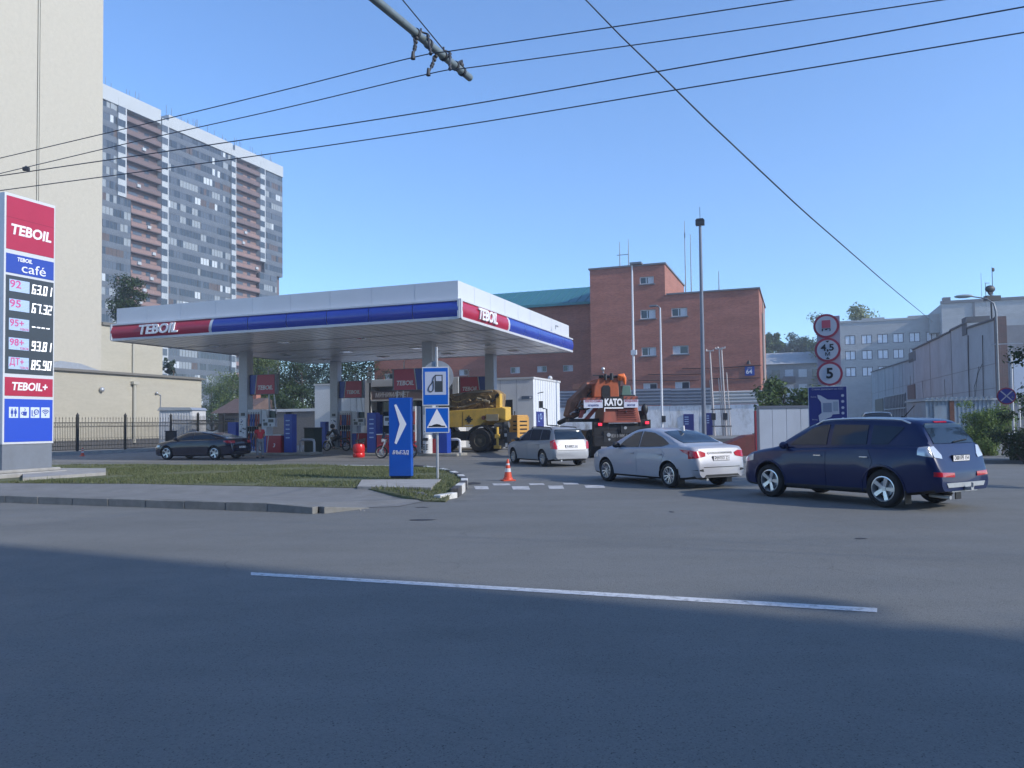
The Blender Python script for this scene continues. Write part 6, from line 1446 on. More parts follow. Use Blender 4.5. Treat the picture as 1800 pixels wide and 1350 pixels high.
M_wf = mat('window_frame', (.09, .09, .1), .5); M_wfw = mat('window_frame_white', (.6, .62, .63), .5); M_wg = mat('window_glass', (.03, .04, .05), .08, spec=.8); M_curt = mat('curtain', (.55, .57, .6), .7, var=.15, scale=9)
for w_ in wins: window(bk, (w_[0], 0, w_[1]), (1, 0, 0), (0, -1, 0), w_[2]-w_[0], w_[3]-w_[1], M_wfw, M_wg, .08, .15, (.45,), curtain=M_curt)
f = MB()
for w_ in wins: f.box((w_[0]-.12, -.1, w_[1]-.1), (w_[2]+.12, .0, w_[1]-.003))
f.build('sill', M_cope, bk)
# side pipe, horizontal conduits, lamp, number plate
f = MB(); f.cyl((BW+.3, .5, 0), (BW+.3, .5, hb-2.2), .12, n=8); f.cyl((BW+.25, 2, 0), (BW+.25, 2, hb-1), .06, n=8)
for k in range(6): f.box((BW+.003, 1.5+k, 2+k*1.5), (BW+.1, 1.9+k, 2.3+k*1.5))
f.build('drainpipe', mat('old_pipe', (.35, .33, .3), .7, var=.15), bk)
f = MB()
def wl(px, py): s = hit(px, bo2, r_); return s, zat(px, py, (bo2+r_*s).y)
for (a, b) in (((1200, 648), (1340, 642)), ((1140, 658), (1240, 657)), ((1105, 668), (1230, 668)), ((1250, 665), (1336, 664))):
    xa_, za_ = wl(*a); xb2, zb3 = wl(*b); f.tube([(xa_, -.06, za_), ((xa_+xb2)/2, -.06, (za_+zb3)/2-.08), (xb2, -.06, zb3)], .035, 6)
f.build('conduit', M_dark, bk)
x_, z_ = wl(1318, 639); f = MB(); f.cyl((x_, -.35, z_-.1), (x_, -.35, z_+.25), .22, .1, 12); f.box((x_-.05, -.35, z_+.1), (x_+.05, 0, z_+.2)); f.build('wall_lamp', M_dark, bk)
x_, z_ = wl(1319, 652); f = MB(); f.box((x_-.42, -.06, z_-.42), (x_+.42, -.01, z_+.42)); o = f.build('street_number', mat('number_blue', (.02, .06, .3), .4), bk)
text('lettering', '64', .55, M_textw, o, (x_-.05, -.065, z_-.08), (1, 0, 0), bold=.01); text('lettering', 'улица', .14, M_textw, o, (x_, -.065, z_+.28), (1, 0, 0))
x_, z_ = wl(1062, 649); f = MB(); f.ball((x_, -.25, z_), .2, n=6); f.box((x_-.05, -.2, z_-.4), (x_+.05, 0, z_-.2)); f.build('wall_lamp', M_galv, bk)
# wing with the teal roof, set back
wo = bo2+d_*5.0; wl0 = hit(658, wo, r_); wr0 = hit(1041, wo, r_); WL = wr0-wl0+1.5; wo2 = wo+r_*wl0
ze = zat(1030, 531, (wo+r_*wr0).y); zr = zat(1030, 503, (wo+d_*5+r_*wr0).y)
base_x = wl0
ww = []
for pxc, pyc in ((683, 662), (724, 660), (768, 658), (815, 655), (861, 653), (906, 651), (953, 649), (999, 647.5)):
    s = hit(pxc, wo, r_); Y = (wo+r_*s).y; zc = zat(pxc, pyc, Y); ww.append((s-.55, zc-.32, s+.55, zc+.35))
f = MB(); facade(f, WL, ze, [(w_[0]-wl0, w_[1], w_[2]-wl0, w_[3]) for w_ in ww], (wl0, 5.0, 0), (1, 0, 0), (0, -1, 0), .16)
f.add([(wl0, 5, 0), (wl0, 16, 0), (wl0, 16, ze), (wl0, 5, ze)], [(0, 1, 2, 3)]); f.add([(wl0, 16, 0), (0, 16, 0), (0, 16, ze), (wl0, 16, ze)], [(0, 1, 2, 3)]); f.build('wing_wall', M_brick, bk)
for w_ in ww: window(bk, (w_[0], 5.0, w_[1]), (1, 0, 0), (0, -1, 0), w_[2]-w_[0], w_[3]-w_[1], M_wfw, M_wg, .07, .14, (.5,), curtain=M_curt)
M_teal = mat('teal_roofing', (.045, .19, .22), .5, .2, var=.08, scale=2)
f = MB(); f.add([(wl0-.4, 4.5, ze), (0, 4.5, ze), (0, 10, zr), (wl0+4, 10, zr), (0, 16.4, ze), (wl0-.4, 16.4, ze)], [(0, 1, 2, 3), (3, 2, 4, 5), (0, 3, 5)])
for k in range(int(-wl0/.9)): f.add([(-k*.9-.02, 4.5, ze+.0), (-k*.9+.02, 4.5, ze+.0), (-k*.9+.02, 10, zr+.0), (-k*.9-.02, 10, zr+.0), (-k*.9-.02, 4.5, ze+.06), (-k*.9+.02, 4.5, ze+.06), (-k*.9+.02, 10, zr+.06), (-k*.9-.02, 10, zr+.06)], [(4, 5, 6, 7), (0, 1, 5, 4), (1, 2, 6, 5), (3, 0, 4, 7)])
f.box((wl0-.4, 4.42, ze-.25), (-.02, 4.6, ze+.02)); f.build('roof', M_teal, bk)
# aerials on the roofs
for i, (px, ya, yb, dd, lab) in enumerate(((1093.5, 425, 469, 4, 'short roof aerial with a crossbar left of the canopy light pole'), (1109, 420, 468, 4, 'thin roof aerial just right of the crossbar aerial'), (1209, 388, 512, 8, 'tall thin mast on the lower brick roof, left of the twin masts'), (1219, 412, 511, 8, 'second thin mast on the lower brick roof beside the tall lamp pole'), (1268, 476, 508, 6, 'short rod aerial on the lower brick roof right of the tall lamp pole'))):
    s = hit(px, bo2+d_*dd, r_); q = bo2+d_*dd+r_*s; zt2 = zat(px, ya, q.y); z0_ = hbt if px < 1173 else hb
    t = thing('roof_aerial', lab, 'aerial', (q.x, q.y, z0_), -T, 'aerials on the brick building')
    f = MB(); f.tube([(0, 0, 0), (0, 0, (zt2-z0_)*.6), (0, 0, zt2-z0_)], [.06, .05, .03], 6); f.build('mast', M_grey, t)
    if i == 0: f = MB(); f.box((-.3, -.03, (zt2-z0_)*.6), (.9, .03, (zt2-z0_)*.6+.06)); f.build('crossbar', M_grey, t)
    if i == 2: f = MB(); f.box((-.05, -.05, (zt2-z0_)*.45), (.05, .05, (zt2-z0_)*.47)); f.box((-.05, -.05, (zt2-z0_)*.8), (.06, .06, (zt2-z0_)*.86)); f.build('mount', M_grey, t)

# ------------------------------------------------------------------ white wall with corrugated screens
M_wallw = mat('whitewash', (.82, .83, .84), .9, var=.1, scale=1.2, bump=.3, bscale=12, dirt=(.24, .21, .15), dscale=1.4, damt=.75)
Yw = 60.0; w0 = P(983, 745, Yw+3); w0.z = 0; wD = hit(1337, w0, r_)
t = thing('white_wall', 'stained whitewashed wall below the corrugated sheets in front of the brick building', 'wall', w0, -T)
zt2 = zat(1180, 713, (w0+r_*hit(1180, w0, r_)).y)
f = MB(); xL = hit(1090, w0, r_)
n_ = 7
for k in range(n_): f.box((wD*k/n_+.01, 0, 0), (wD*(k+1)/n_-.01, .25, zt2))
f.build('wall_slab', M_wallw, t, bevel=.02)
f = MB(); f.box((-.1, -.25, -.1), (wD+.1, .0, .3)); f.build('footing', M_concrete, t)
# posters/doors on the wall
for (a, b, pt_, pb_, lab) in ((1201, 1219, 728, 757, 0), (1240, 1252, 726, 765, 0)):
    xa_ = hit(a, w0, r_); xb2 = hit(b, w0, r_); Y = (w0+r_*xa_).y
    f = MB(); f.box((xa_, -.06, zat(a, pb_, Y)), (xb2, -.003, zat(a, pt_, Y))); o = f.build('notice_board', M_mapb, t)
    f = MB(); 
    for q in range(4): f.box((xa_+.08, -.07, zat(a, pt_+6+q*4, Y)), (xa_+(xb2-xa_)*.5, -.058, zat(a, pt_+4.5+q*4, Y)))
    f.build('notice_print', M_leda, o)
def corr(name, lab, pa, pb, pyt, m, top_rough=False, P0=w0):
    xa_ = hit(pa, P0, r_); xb2 = hit(pb, P0, r_); Y = (P0+r_*xa_).y; zt3 = zat(pa, pyt, Y); q = P0+r_*xa_
    t = thing(name, lab, 'fence', (q.x, q.y, 0), -T, 'corrugated sheets above the white wall'); L = xb2-xa_
    prof_ = []; z = zt2+.02; nW = int((zt3-z)/.06); vs = []
    for k in range(nW+1): prof_.append((z+(zt3-z)*k/nW, -.04 if (k//2) % 2 == 0 else -.10))
    nS = max(1, int(L/3)); f = MB()
    for s in range(nS):
        a = L*s/nS+.0; b = L*(s+1)/nS-.02; dz = random.Random(s).uniform(-.03, .03); yo_ = .012*(s % 2)
        vs = [(a, y-yo_, zz_+dz) for zz_, y in prof_]+[(b, y-yo_, zz_+dz) for zz_, y in prof_]+[(a, y-yo_+.02, zz_+dz) for zz_, y in prof_]+[(b, y-yo_+.02, zz_+dz) for zz_, y in prof_]; n = len(prof_)
        f.add(vs, [(i, i+1, n+i+1, n+i) for i in range(n-1)]+[(2*n+i, 3*n+i, 3*n+i+1, 2*n+i+1) for i in range(n-1)]+[(0, n, 3*n, 2*n), (n-1, 3*n-1, 4*n-1, 2*n-1)])
    f.build('corrugated_sheet', m, t, 30)
    f = MB()
    for s in range(nS+1): f.box((L*s/nS-.04, .02, 0.3), (L*s/nS+.04, .1, zt3-.1))
    f.build('fence_post', M_grey, t)
M_corg = mat('corrugated_grey', (.22, .25, .3), .45, .3, var=.06, scale=1, dirt=(.2, .17, .15)); M_corw = mat('corrugated_pale', (.5, .51, .5), .55, .1, var=.06, scale=1, dirt=(.35, .32, .28))
corr('corrugated_screen', 'blue-grey corrugated metal screen above the white wall, left of the vent pipes', 984, 1251, 688, M_corg)
corr('corrugated_screen', 'pale corrugated metal screen above the white wall, right of the vent pipes', 1253, 1350, 688.5, M_corw)

# vent pipes
def stick(name, lab, cat, px, ybot, ytop, Y, rad, m, grp=None, top=None, zb=0.0, n=10, px2=None):
    b = P(px, 745, Y); b.z = zb; zt3 = zat(px2 or px, ytop, Y)-zb; dx = ((px2 or px)-px)*Y/F*0
    t = thing(name, lab, cat, b, -T, grp); f = MB(); f.tube([(0, 0, 0), (0, 0, zt3*.5), (0, 0, zt3)], [rad, rad*.85, rad*.6], n); f.build('pole', m, t, 50); return t, zt3
Yv = 57
t = thing('vent_pipes', 'rack of slim vent pipes with capped tops right of the tallest pole', 'vent pipe', P(1268, 745, Yv).xy.to_3d(), -T)
kk = Yv/F
for px, py, rr in ((1252, 617, .07), (1267, 614, .06), (1270.5, 613, .07), (1278, 655, .045), (1265, 665, .045), (1251, 668, .04)):
    x_ = (px-1268)*kk/math.cos(T); zt3 = zat(px, py, Yv); f = MB(); f.cyl((x_+.25, 0, 0), (x_, 0, zt3), rr, rr*.8, 8); 
    if py < 620: f.box((x_-.28, -.08, zt3), (x_+.28, .08, zt3+.07)); f.cyl((x_-.2, 0, zt3+.02), (x_-.28, 0, zt3+.14), .06, n=6); f.cyl((x_+.2, 0, zt3+.02), (x_+.28, 0, zt3+.14), .06, n=6)
    f.build('pipe', mat('vent_paint', (.48, .44, .42), .5, .2), t, 50)
f = MB()
for py in (720, 750): z_ = zat(1268, py, Yv); f.box((-.75, -.06, z_), (.75, .06, z_+.07))
for x_ in (-.55, .3): z_ = zat(1268, 738, Yv); f.box((x_-.15, -.15, z_), (x_+.15, .15, z_+.5))
f.build('bracket', M_dark, t)

# lamp poles
t, h_ = stick('lamp_pole', 'slim white light pole with a square flood lamp at brick roof height', 'lamp post', 1115.5, 745, 466, 56, .1, M_whitem, 'light poles of the station yard')
f = MB(); f.box((-.12, -.3, h_), (.75, .3, h_+.16), M=Matrix.Rotation(R(-20), 4, 'Y') @ Matrix.Translation((-.0, 0, 0)) if False else None); f.build('lamp_head', M_grey, t, bevel=.02)
f = MB(); z_ = zat(1115, 624, 56); f.box((-.15, -.2, z_), (.25, .1, z_+.35)); f.build('junction_box', M_whitem, t)
t, h_ = stick('lamp_pole', 'shorter white light pole with a small lamp head in front of the brick windows', 'lamp post', 1164, 745, 541, 54, .09, M_whitem, 'light poles of the station yard')
f = MB(); f.tube([(0, 0, h_-.1), (-.1, 0, h_+.1), (-.3, 0, h_+.16)], .05, 6); f.box((-.75, -.14, h_+.1), (-.2, .14, h_+.22)); f.build('lamp_head', M_grey, t, bevel=.02)
f = MB(); f.box((.0, -.2, zat(1164, 742, 54)), (.25, .05, zat(1164, 731, 54))); f.build('junction_box', M_dark, t)
t, h_ = stick('lamp_pole', 'tallest grey pole with a boxy flood light cluster and lightning rod', 'lamp post', 1237.5, 745, 396, 50, .15, M_pole, 'light poles of the station yard')
f = MB(); f.cyl((0, 0, h_-.2), (0, 0, h_+1.2), .02, n=6); f.box((-.28, -.18, h_), (.28, .18, h_+.3)); f.prism([(-.3, h_+.3), (.3, h_+.3), (.2, h_+.42), (-.2, h_+.42)], -.2, .2, 'y'); f.build('lamp_head', M_dark, t, bevel=.02)

# ------------------------------------------------------------------ white hoarding, red post, red ramp
h0 = P(1333, 745, 30); h0.z = 0; L = hit(1432, h0, Vector((1, -.12, 0)).normalized()); zt3 = zat(1340, 713.5, 30); ah = math.atan2(-.12, 1)
t = thing('white_hoarding', 'pale panelled metal hoarding behind the dark blue SUV, left of the site map', 'hoarding', h0, ah)
f = MB()
for q in range(4): f.box((L*q/4+.008, 0, .05), (L*(q+1)/4-.008, .06, zt3-.1))
f.build('panel', mat('hoarding_pale', (.5, .54, .6), .45, .1, var=.04, scale=1, dirt=(.35, .37, .4)), t)
f = MB(); f.box((-.03, -.03, zt3-.1), (L+.03, .12, zt3)); f.box((-.05, -.03, 0), (.04, .1, zt3-.1)); f.build('top_rail', M_pole, t)
q = P(1329.5, 745, 31.5); t = thing('red_post', 'dark red steel post at the left end of the white hoarding', 'post', (q.x, q.y, 0), 0)
f = MB(); f.box((-.07, -.08, 0), (.07, .08, zat(1329, 722, 31.5))); f.box((-.09, -.1, 0), (.09, .1, .12)); f.box((-.085, -.095, 1.0), (.085, .095, 1.06)); f.build('post', mat('post_red', (.28, .02, .035), .5, var=.1), t, bevel=.01)
q = P(1262, 745, 36); t = thing('red_skip', 'low dull red metal skip behind the sedan boot, beside the red post', 'skip', (q.x, q.y, 0), -.1)
f = MB(); f.prism([(0, 0), (1.9, 0), (1.95, 1.0), (1.3, .95), (.1, .45)], 0, 1.4, 'y'); f.build('skip_body', mat('skip_red', (.16, .035, .03), .7, var=.2, dirt=(.1, .06, .05)), t, bevel=.02)
f = MB(); f.box((0, -.03, .42), (.1, 1.43, .5)); f.box((1.85, -.03, .95), (2.0, 1.43, 1.03)); f.build('rim', M_dark, t)
q = P(1262, 745, 50); t = sheet('ramp_slope', [(q.x-1, q.y-2), (q.x+6, q.y-4), (q.x+7.5, q.y+7), (q.x, q.y+9)], .55, M_walk)

# ------------------------------------------------------------------ concrete panel hall on the right
A = P(1754, 745, 50); B = P(1533, 745, 108); A.z = B.z = 0
dh = (B-A).normalized(); ang = math.atan2(dh.y, dh.x)
t = thing('concrete_hall', 'long grey hall of stained concrete panels with a stepped roofline on the right', 'building', A, ang)
M_cp = mat('concrete_panel', (.42, .445, .46), .9, var=.1, scale=.6, bump=.15, bscale=4, dirt=(.26, .24, .235), dscale=.5, damt=.6)
def hs(px): return hit(px, A, dh)
def hz(px, py): return zat(px, py, (A+dh*hs(px)).y)
steps = [(1754, 1704, 562, 578), (1704, 1675, 568, 582), (1675, 1607, 584, 616), (1607, 1533, 632, 655)]
tops = []
for i, (a, b, p0, p1) in enumerate(steps):
    za_ = hz(a, p0); zb4 = hz(b, p1); tops.append((hs(a), hs(b), za_, zb4))
# local x along dh (away), local y = to the left of dh -> faces the yard
zmean = [sum(v[2:])/2 for v in tops]; print('hall', tops)
f = MB(); jo = MB(); rp = random.Random(9)
for (x0_, x1_, z0_, z1_) in tops:
    f.add([(x0_, 0, 0), (x1_, 0, 0), (x1_, 0, z1_), (x0_, 0, z0_), (x0_, -14, 0), (x1_, -14, 0), (x1_, -14, z1_), (x0_, -14, z0_)], [(0, 1, 2, 3), (7, 6, 5, 4), (0, 3, 7, 4), (1, 5, 6, 2), (3, 2, 6, 7)])
    n = max(1, int((x1_-x0_)/6))
    for k in range(n+1):
        x_ = x0_+(x1_-x0_)*k/n; jo.box((x_-.04, .0, 0), (x_+.04, .02, z0_+(z1_-z0_)*k/n))
    for h_ in (2.0, 3.6, 5.2):
        jo.box((x0_, .0, h_-.02), (x1_, .015, h_+.02))
f.build('wall', M_cp, t); jo.build('panel_joint', mat('joint_dark', (.25, .24, .245), .9), t)
f = MB()
for (x0_, x1_, z0_, z1_) in tops: f.add([(x0_, .12, z0_), (x1_, .12, z1_), (x1_, -.3, z1_), (x0_, -.3, z0_), (x0_, .12, z0_+.12), (x1_, .12, z1_+.12), (x1_, -.3, z1_+.12), (x0_, -.3, z0_+.12)], [(3, 2, 1, 0), (4, 5, 6, 7), (0, 1, 5, 4), (1, 2, 6, 5), (2, 3, 7, 6), (3, 0, 4, 7)])
f.box((hs(1704), -1.5, tops[0][3]-.4), (hs(1696), .05, tops[0][3]+.9)); f.box((hs(1612), -1.5, tops[3][2]-.2), (hs(1600), .03, tops[3][2]+.8)); f.build('roof_edge', mat('roof_felt', (.12, .12, .125), .8), t)
f = MB()
for q in range(5):
    x0_ = rp.uniform(2, 50); pts = [(x0_, .05, rp.uniform(4.5, 6.5))]
    for _ in range(4): pts.append((pts[-1][0]+rp.uniform(-.5, 1.2), .05, pts[-1][2]-rp.uniform(.4, 1.4)))
    f = MB(); f.tube(pts, .018, 4); f.build('cable', M_dark, t)
for px in (1731, 1706): f = MB(); f.cyl((hs(px), .08, 2.5), (hs(px)-.3, .08, hz(px, 590)), .03, n=6); f.build('cable', M_dark, t)
# gates and barred windows in the yard face
def hrect(a, b, pt_, pb_): return (hs(a), hz(a, pb_), hs(b), hz(a, pt_))
for nm, a, b, pt_, pb_, m_ in (('gate', 1597, 1610, 678, 738, mat('rusty_gate', (.16, .09, .075), .8, var=.2)), ('door', 1553, 1539, 700, 740, M_dark), ('window', 1593, 1556, 690, 715, M_wg), ('window', 1593, 1556, 716, 738, M_wg)):
    x0_, z0_, x1_, z1_ = hrect(a, b, pt_, pb_); f = MB(); f.box((x0_, .02, z0_), (x1_, .08, z1_)); o = f.build(nm, m_, t)
    if nm == 'window':
        f = MB(); n = 14
        for k in range(n+1): x_ = x0_+(x1_-x0_)*k/n; f.box((x_-.05, .09, z0_), (x_+.05, .13, z1_))
        f.box((x0_, .09, z1_-.1), (x1_, .14, z1_)); f.build('grille', mat('pale_bars', (.42, .44, .46), .6), o)
# near end wall with brick pier and white window
f = MB(); f.box((-.25, -16, 0), (-.02, -.6, zat(1780, 560, 50)-.5)); f.build('end_wall', mat('grey_render', (.27, .27, .28), .9, var=.15, scale=.8, dirt=(.18, .17, .16)), t)
f = MB(); f.box((-.3, -.6, 0), (.0, .05, tops[0][2]+.2)); f.build('brick_pier', brick_mat('dull_brick', (.2, .13, .12), (.16, .12, .11), (.2, .18, .17), .26, .078, .01), t)
we = thing('x', None, None) if False else None
f = MB(); f.box((-.34, -6.5, 2.9), (-.26, -.9, 5.6)); wo_ = f.build('window', mat('white_board', (.55, .6, .68), .5), t)
f = MB(); f.box((-.38, -6.6, 2.8), (-.33, -.8, 2.9)); f.box((-.38, -3.2, 2.9), (-.33, -3.1, 5.6)); f.build('frame', M_wf, wo_)

# corrugated metal garage in front
g0 = P(1628, 745, 42); g0.z = 0; ag = math.atan2(-.25, 1); gd = Vector((math.cos(ag), math.sin(ag), 0)); L = hit(1748, g0, gd); zg = zat(1680, 697, 41)
t = thing('metal_garage', 'blue-grey corrugated metal garage in front of the concrete hall', 'garage', g0, ag)
f = MB(); x = 0; s1 = hit(1672, g0, gd)
M_gar = mat('garage_metal', (.27, .34, .4), .5, .3, var=.1, scale=1.5, dirt=(.22, .16, .12), dscale=1.5, damt=.6)
while x < L: f.box((x, 0, 0), (min(x+.1, L), .05, zg-.2)); f.box((x+.1, .03, 0), (min(x+.2, L), .06, zg-.2)); x += .2
f.box((0, .06, 0), (L, 4, zg-.22)); f.build('wall', M_gar, t)
f = MB(); x = 0
f.box((-.1, -.12, zg-.2), (L+.1, 4.1, zg-.1), 0)
while x < L: f.box((x, -.16, zg-.1), (x+.12, 4.1, zg-.02), 1); x += .24
f.build('roof', [mat('fascia_pale', (.4, .42, .43), .6, var=.15), M_gar], t)
f = MB(); f.box((s1-.1, -.08, 0), (s1+.12, -.001, zg-.2)); f.build('post', mat('rust', (.14, .06, .04), .85, var=.3, scale=8), t)
f = MB(); f.box((.4, -.05, .1), (s1-.25, -.002, zg-.5)); f.box((.35, -.06, zg-.52), (s1-.2, -.002, zg-.46)); f.build('door', M_gar, t)

# street lamp with a curved arm, and a round flood lamp on the hall roof
q = P(1757, 745, 44); t = thing('street_lamp', 'street lamp with a long curved arm reaching left over the concrete hall', 'street lamp', (q.x, q.y, 0), -T)
k = 44/F; zt3 = zat(1755, 548, 44)
f = MB(); f.tube([(0, 0, 0), (0, 0, zt3), (-.1, 0, zat(1753, 533, 44)), (-.45, 0, zat(1740, 524, 44)), (-1.2, 0, zat(1720, 519, 44))], [.08, .065, .05, .04, .035], 8); f.build('pole', M_grey, t, 50)
zc = zat(1710, 518, 44); f = MB(); f.ball((-1.6, 0, zc), .5, (1, .35, .22), 8); f.build('lamp_head', mat('lamp_grey', (.28, .32, .32), .5), t, 60)
f = MB(); zc = zat(1757, 546+60, 44); f.box((-.3, -.03, zc), (1.6, .03, zc+.06)); f.build('crossarm', M_galv, t)
q = P(1748, 745, 52); zb5 = zat(1748, 528, 52); t = thing('flood_lamp', 'round dark flood lamp standing on the roof corner of the concrete hall', 'flood lamp', (q.x, q.y, 0), 0)
f = MB(); zc = zat(1748, 508, 52); f.cyl((.05, 0, 5), (.05, 0, zc-.2), .06, n=8); f.box((-.35, -.2, zat(1748, 528, 52)), (.6, .2, zat(1748, 520, 52))); f.build('bracket', M_dark, t)
f = MB(); f.ball((0, 0, zc), .34, (1, .5, .75), 10); f.prism([(-.2, zc-.1), (.2, zc-.1), (.05, zc-.4), (-.05, zc-.4)], -.08, .08, 'y'); f.build('lamp_head', M_dark, t, 60)
q = P(1752.5, 745, 90); t = thing('roof_aerial', 'thin mast with a small flag-like dish above the round flood lamp', 'aerial', (q.x, q.y, 15), 0)
f = MB(); f.cyl((0, 0, 0), (0, 0, zat(1752, 470, 90)-15), .04, n=6); f.ball((.15, 0, zat(1752, 474, 90)-15), .25, (.7, .3, 1), 6); f.build('mast', M_dark, t)
q = P(1740, 745, 92); t = thing('roof_aerial', 'stick aerial with short arms left of the round flood lamp', 'aerial', (q.x, q.y, 15), 0)
f = MB(); f.cyl((0, 0, 0), (0, 0, zat(1740, 497, 92)-15), .04, n=6); f.box((-.1, -.02, zat(1740, 498, 92)-15), (.5, .02, zat(1740, 497, 92)-15)); f.cyl((-.5, 0, 0), (-.5, 0, zat(1735, 480, 92)-15), .025, n=5); f.build('mast', M_grey, t)

# ------------------------------------------------------------------ grey brick block with white windows
M_greyb = brick_mat('grey_brick', (.48, .485, .48), (.41, .415, .41), (.31, .315, .315), .5, .16, .02, big=.1, bscale=.3)
Yg = 120; go = P(1480, 745, Yg); go.z = 0; gL = hit(1665, go, r_); gz = zat(1480, 568, Yg)
t = thing('grey_block', 'pale grey brick block with rows of white windows behind the round signs', 'building', go, -T)
hol = []
for row, (py0, py1) in enumerate(((598, 614), (626, 641), (655, 670))):
    for px in (1497, 1526.5, 1554.5, 1582, 1611, 1641, 1669)[:7-row*0]:
        s = hit(px, go, r_)
        if s+.8 > gL: continue
        z0_ = zat(1497, py1-8.5+1, Yg); hol.append((s-.75, z0_, s+.75, z0_+1.45))
f = MB(); facade(f, gL, gz, hol, (0, 0, 0), (1, 0, 0), (0, -1, 0), .2); f.add([(0, 0, 0), (0, 14, 0), (0, 14, gz), (0, 0, gz)], [(0, 1, 2, 3)]); f.build('wall', M_greyb, t)
for h_ in hol: window(t, (h_[0], 0, h_[1]), (1, 0, 0), (0, -1, 0), h_[2]-h_[0], h_[3]-h_[1], M_wf, mat('pane_pale', (.8, .82, .86), .4, var=.1, scale=2), .1, .12, (.5,))
f = MB(); x = 0; k = 0
while x < gL: f.box((x, -.1, gz), (min(x+3.2, gL), .3, gz+(.55 if k % 2 else .3))); x += 3.2; k += 1
f.box((0, .31, gz-.2), (gL, 14, gz)); f.build('parapet', M_greyb, t)
Yh = 112; ho_ = P(1661, 745, Yh); ho_.z = 0; hL = hit(1830, ho_, r_); hz_ = zat(1670, 534, Yh)
t = thing('grey_block', 'taller grey brick block with blank walls behind the concrete hall at the far right', 'building', ho_, -T)
f = MB(); f.box((0, 0, 0), (hL, 12, hz_)); f.box((-1.2, 2, hz_-4), (0, 6, hz_-1.2)); f.build('wall', M_greyb, t)
f = MB(); f.box((-.1, -.15, hz_), (hL, .4, hz_+.4)); f.box((.3, .5, hz_+.4), (1.3, 1.5, hz_+1)); f.box((4, -.12, 4), (4.25, 0, hz_)); f.build('parapet', M_cope, t)

# five-storey flats and other far houses
Yl = 150; lo = P(1349, 745, Yl); lo.z = 0; lL = hit(1486, lo, r_); lz = zat(1420, 637, Yl-5); lr = zat(1420, 616, Yl)
t = thing('flats', 'low block of flats with a pale pitched roof and balconies left of the round signs', 'building', lo, -T)
M_flat = brick_mat('flat_brick', (.33, .33, .33), (.28, .28, .285), (.26, .26, .26), .5, .16, .02)
f = MB(); f.box((0, 0, 0), (lL, 12, lz)); f.build('wall', M_flat, t)
f = MB(); f.prism([(-.6, lz), (12.6, lz), (6, lr)], -.5, lL+.5, 'x'); f.build('roof', mat('slate_pale', (.33, .34, .35), .8, var=.1, scale=1), t)
for fl in range(4):
    z_ = lz-2.6-fl*2.85
    if z_ < 1: continue
    for k, x in enumerate([1+2.45*q for q in range(int((lL-1)/2.45))]):
        f = MB(); f.box((x, -.05, z_), (x+1.5, -.003, z_+1.5)); o = f.build('window', [M_wg, M_curt, M_wfw][(k*7+fl*3) % 3], t)
        if k % 3 == 1: f = MB(); f.box((x-.4, -1.0, z_-1.0), (x+1.9, -.06, z_+.15)); f.build('balcony', M_wfw if fl % 2 else M_wf, t)
q = P(384, 745, 76); t = thing('small_house', 'small house with a dark brown tiled roof behind the fence, left of the leftmost column', 'house', (q.x, q.y, 0), -T)
f = MB(); f.box((0, 0, 0), (3.2, 6, 3.0)); f.box((.8, -.04, 1.2), (2.0, -.003, 2.4), 1); f.build('wall', [mat('house_wall', (.2, .19, .18), .9, var=.1), M_wg], t)
f = MB(); f.prism([(-.6, 2.95), (6.6, 2.95), (3, 4.5)], -.5, 3.6, 'x'); f.box((1.6, 2.8, 4.0), (2.3, 3.5, 5.2), 1); f.build('roof', [mat('tile_brown', (.13, .09, .08), .85, var=.2, scale=2), M_brick], t)
q = P(400, 745, 100); t = thing('red_hut', 'low pale wall with a white coping seen between the pump and the minimarket', 'wall', P(463, 745, 66).xy.to_3d(), -T)
f = MB(); f.box((0, 0, 0), (5.5, .3, zat(500, 721, 66)-.15)); f.build('wall', mat('low_wall', (.18, .17, .16), .9, var=.2), t); f = MB(); f.box((-.05, -.1, zat(500, 721, 66)-.15), (5.55, .4, zat(500, 721, 66)+.08)); f.build('coping', M_white, t)
t.name = 'low_wall'
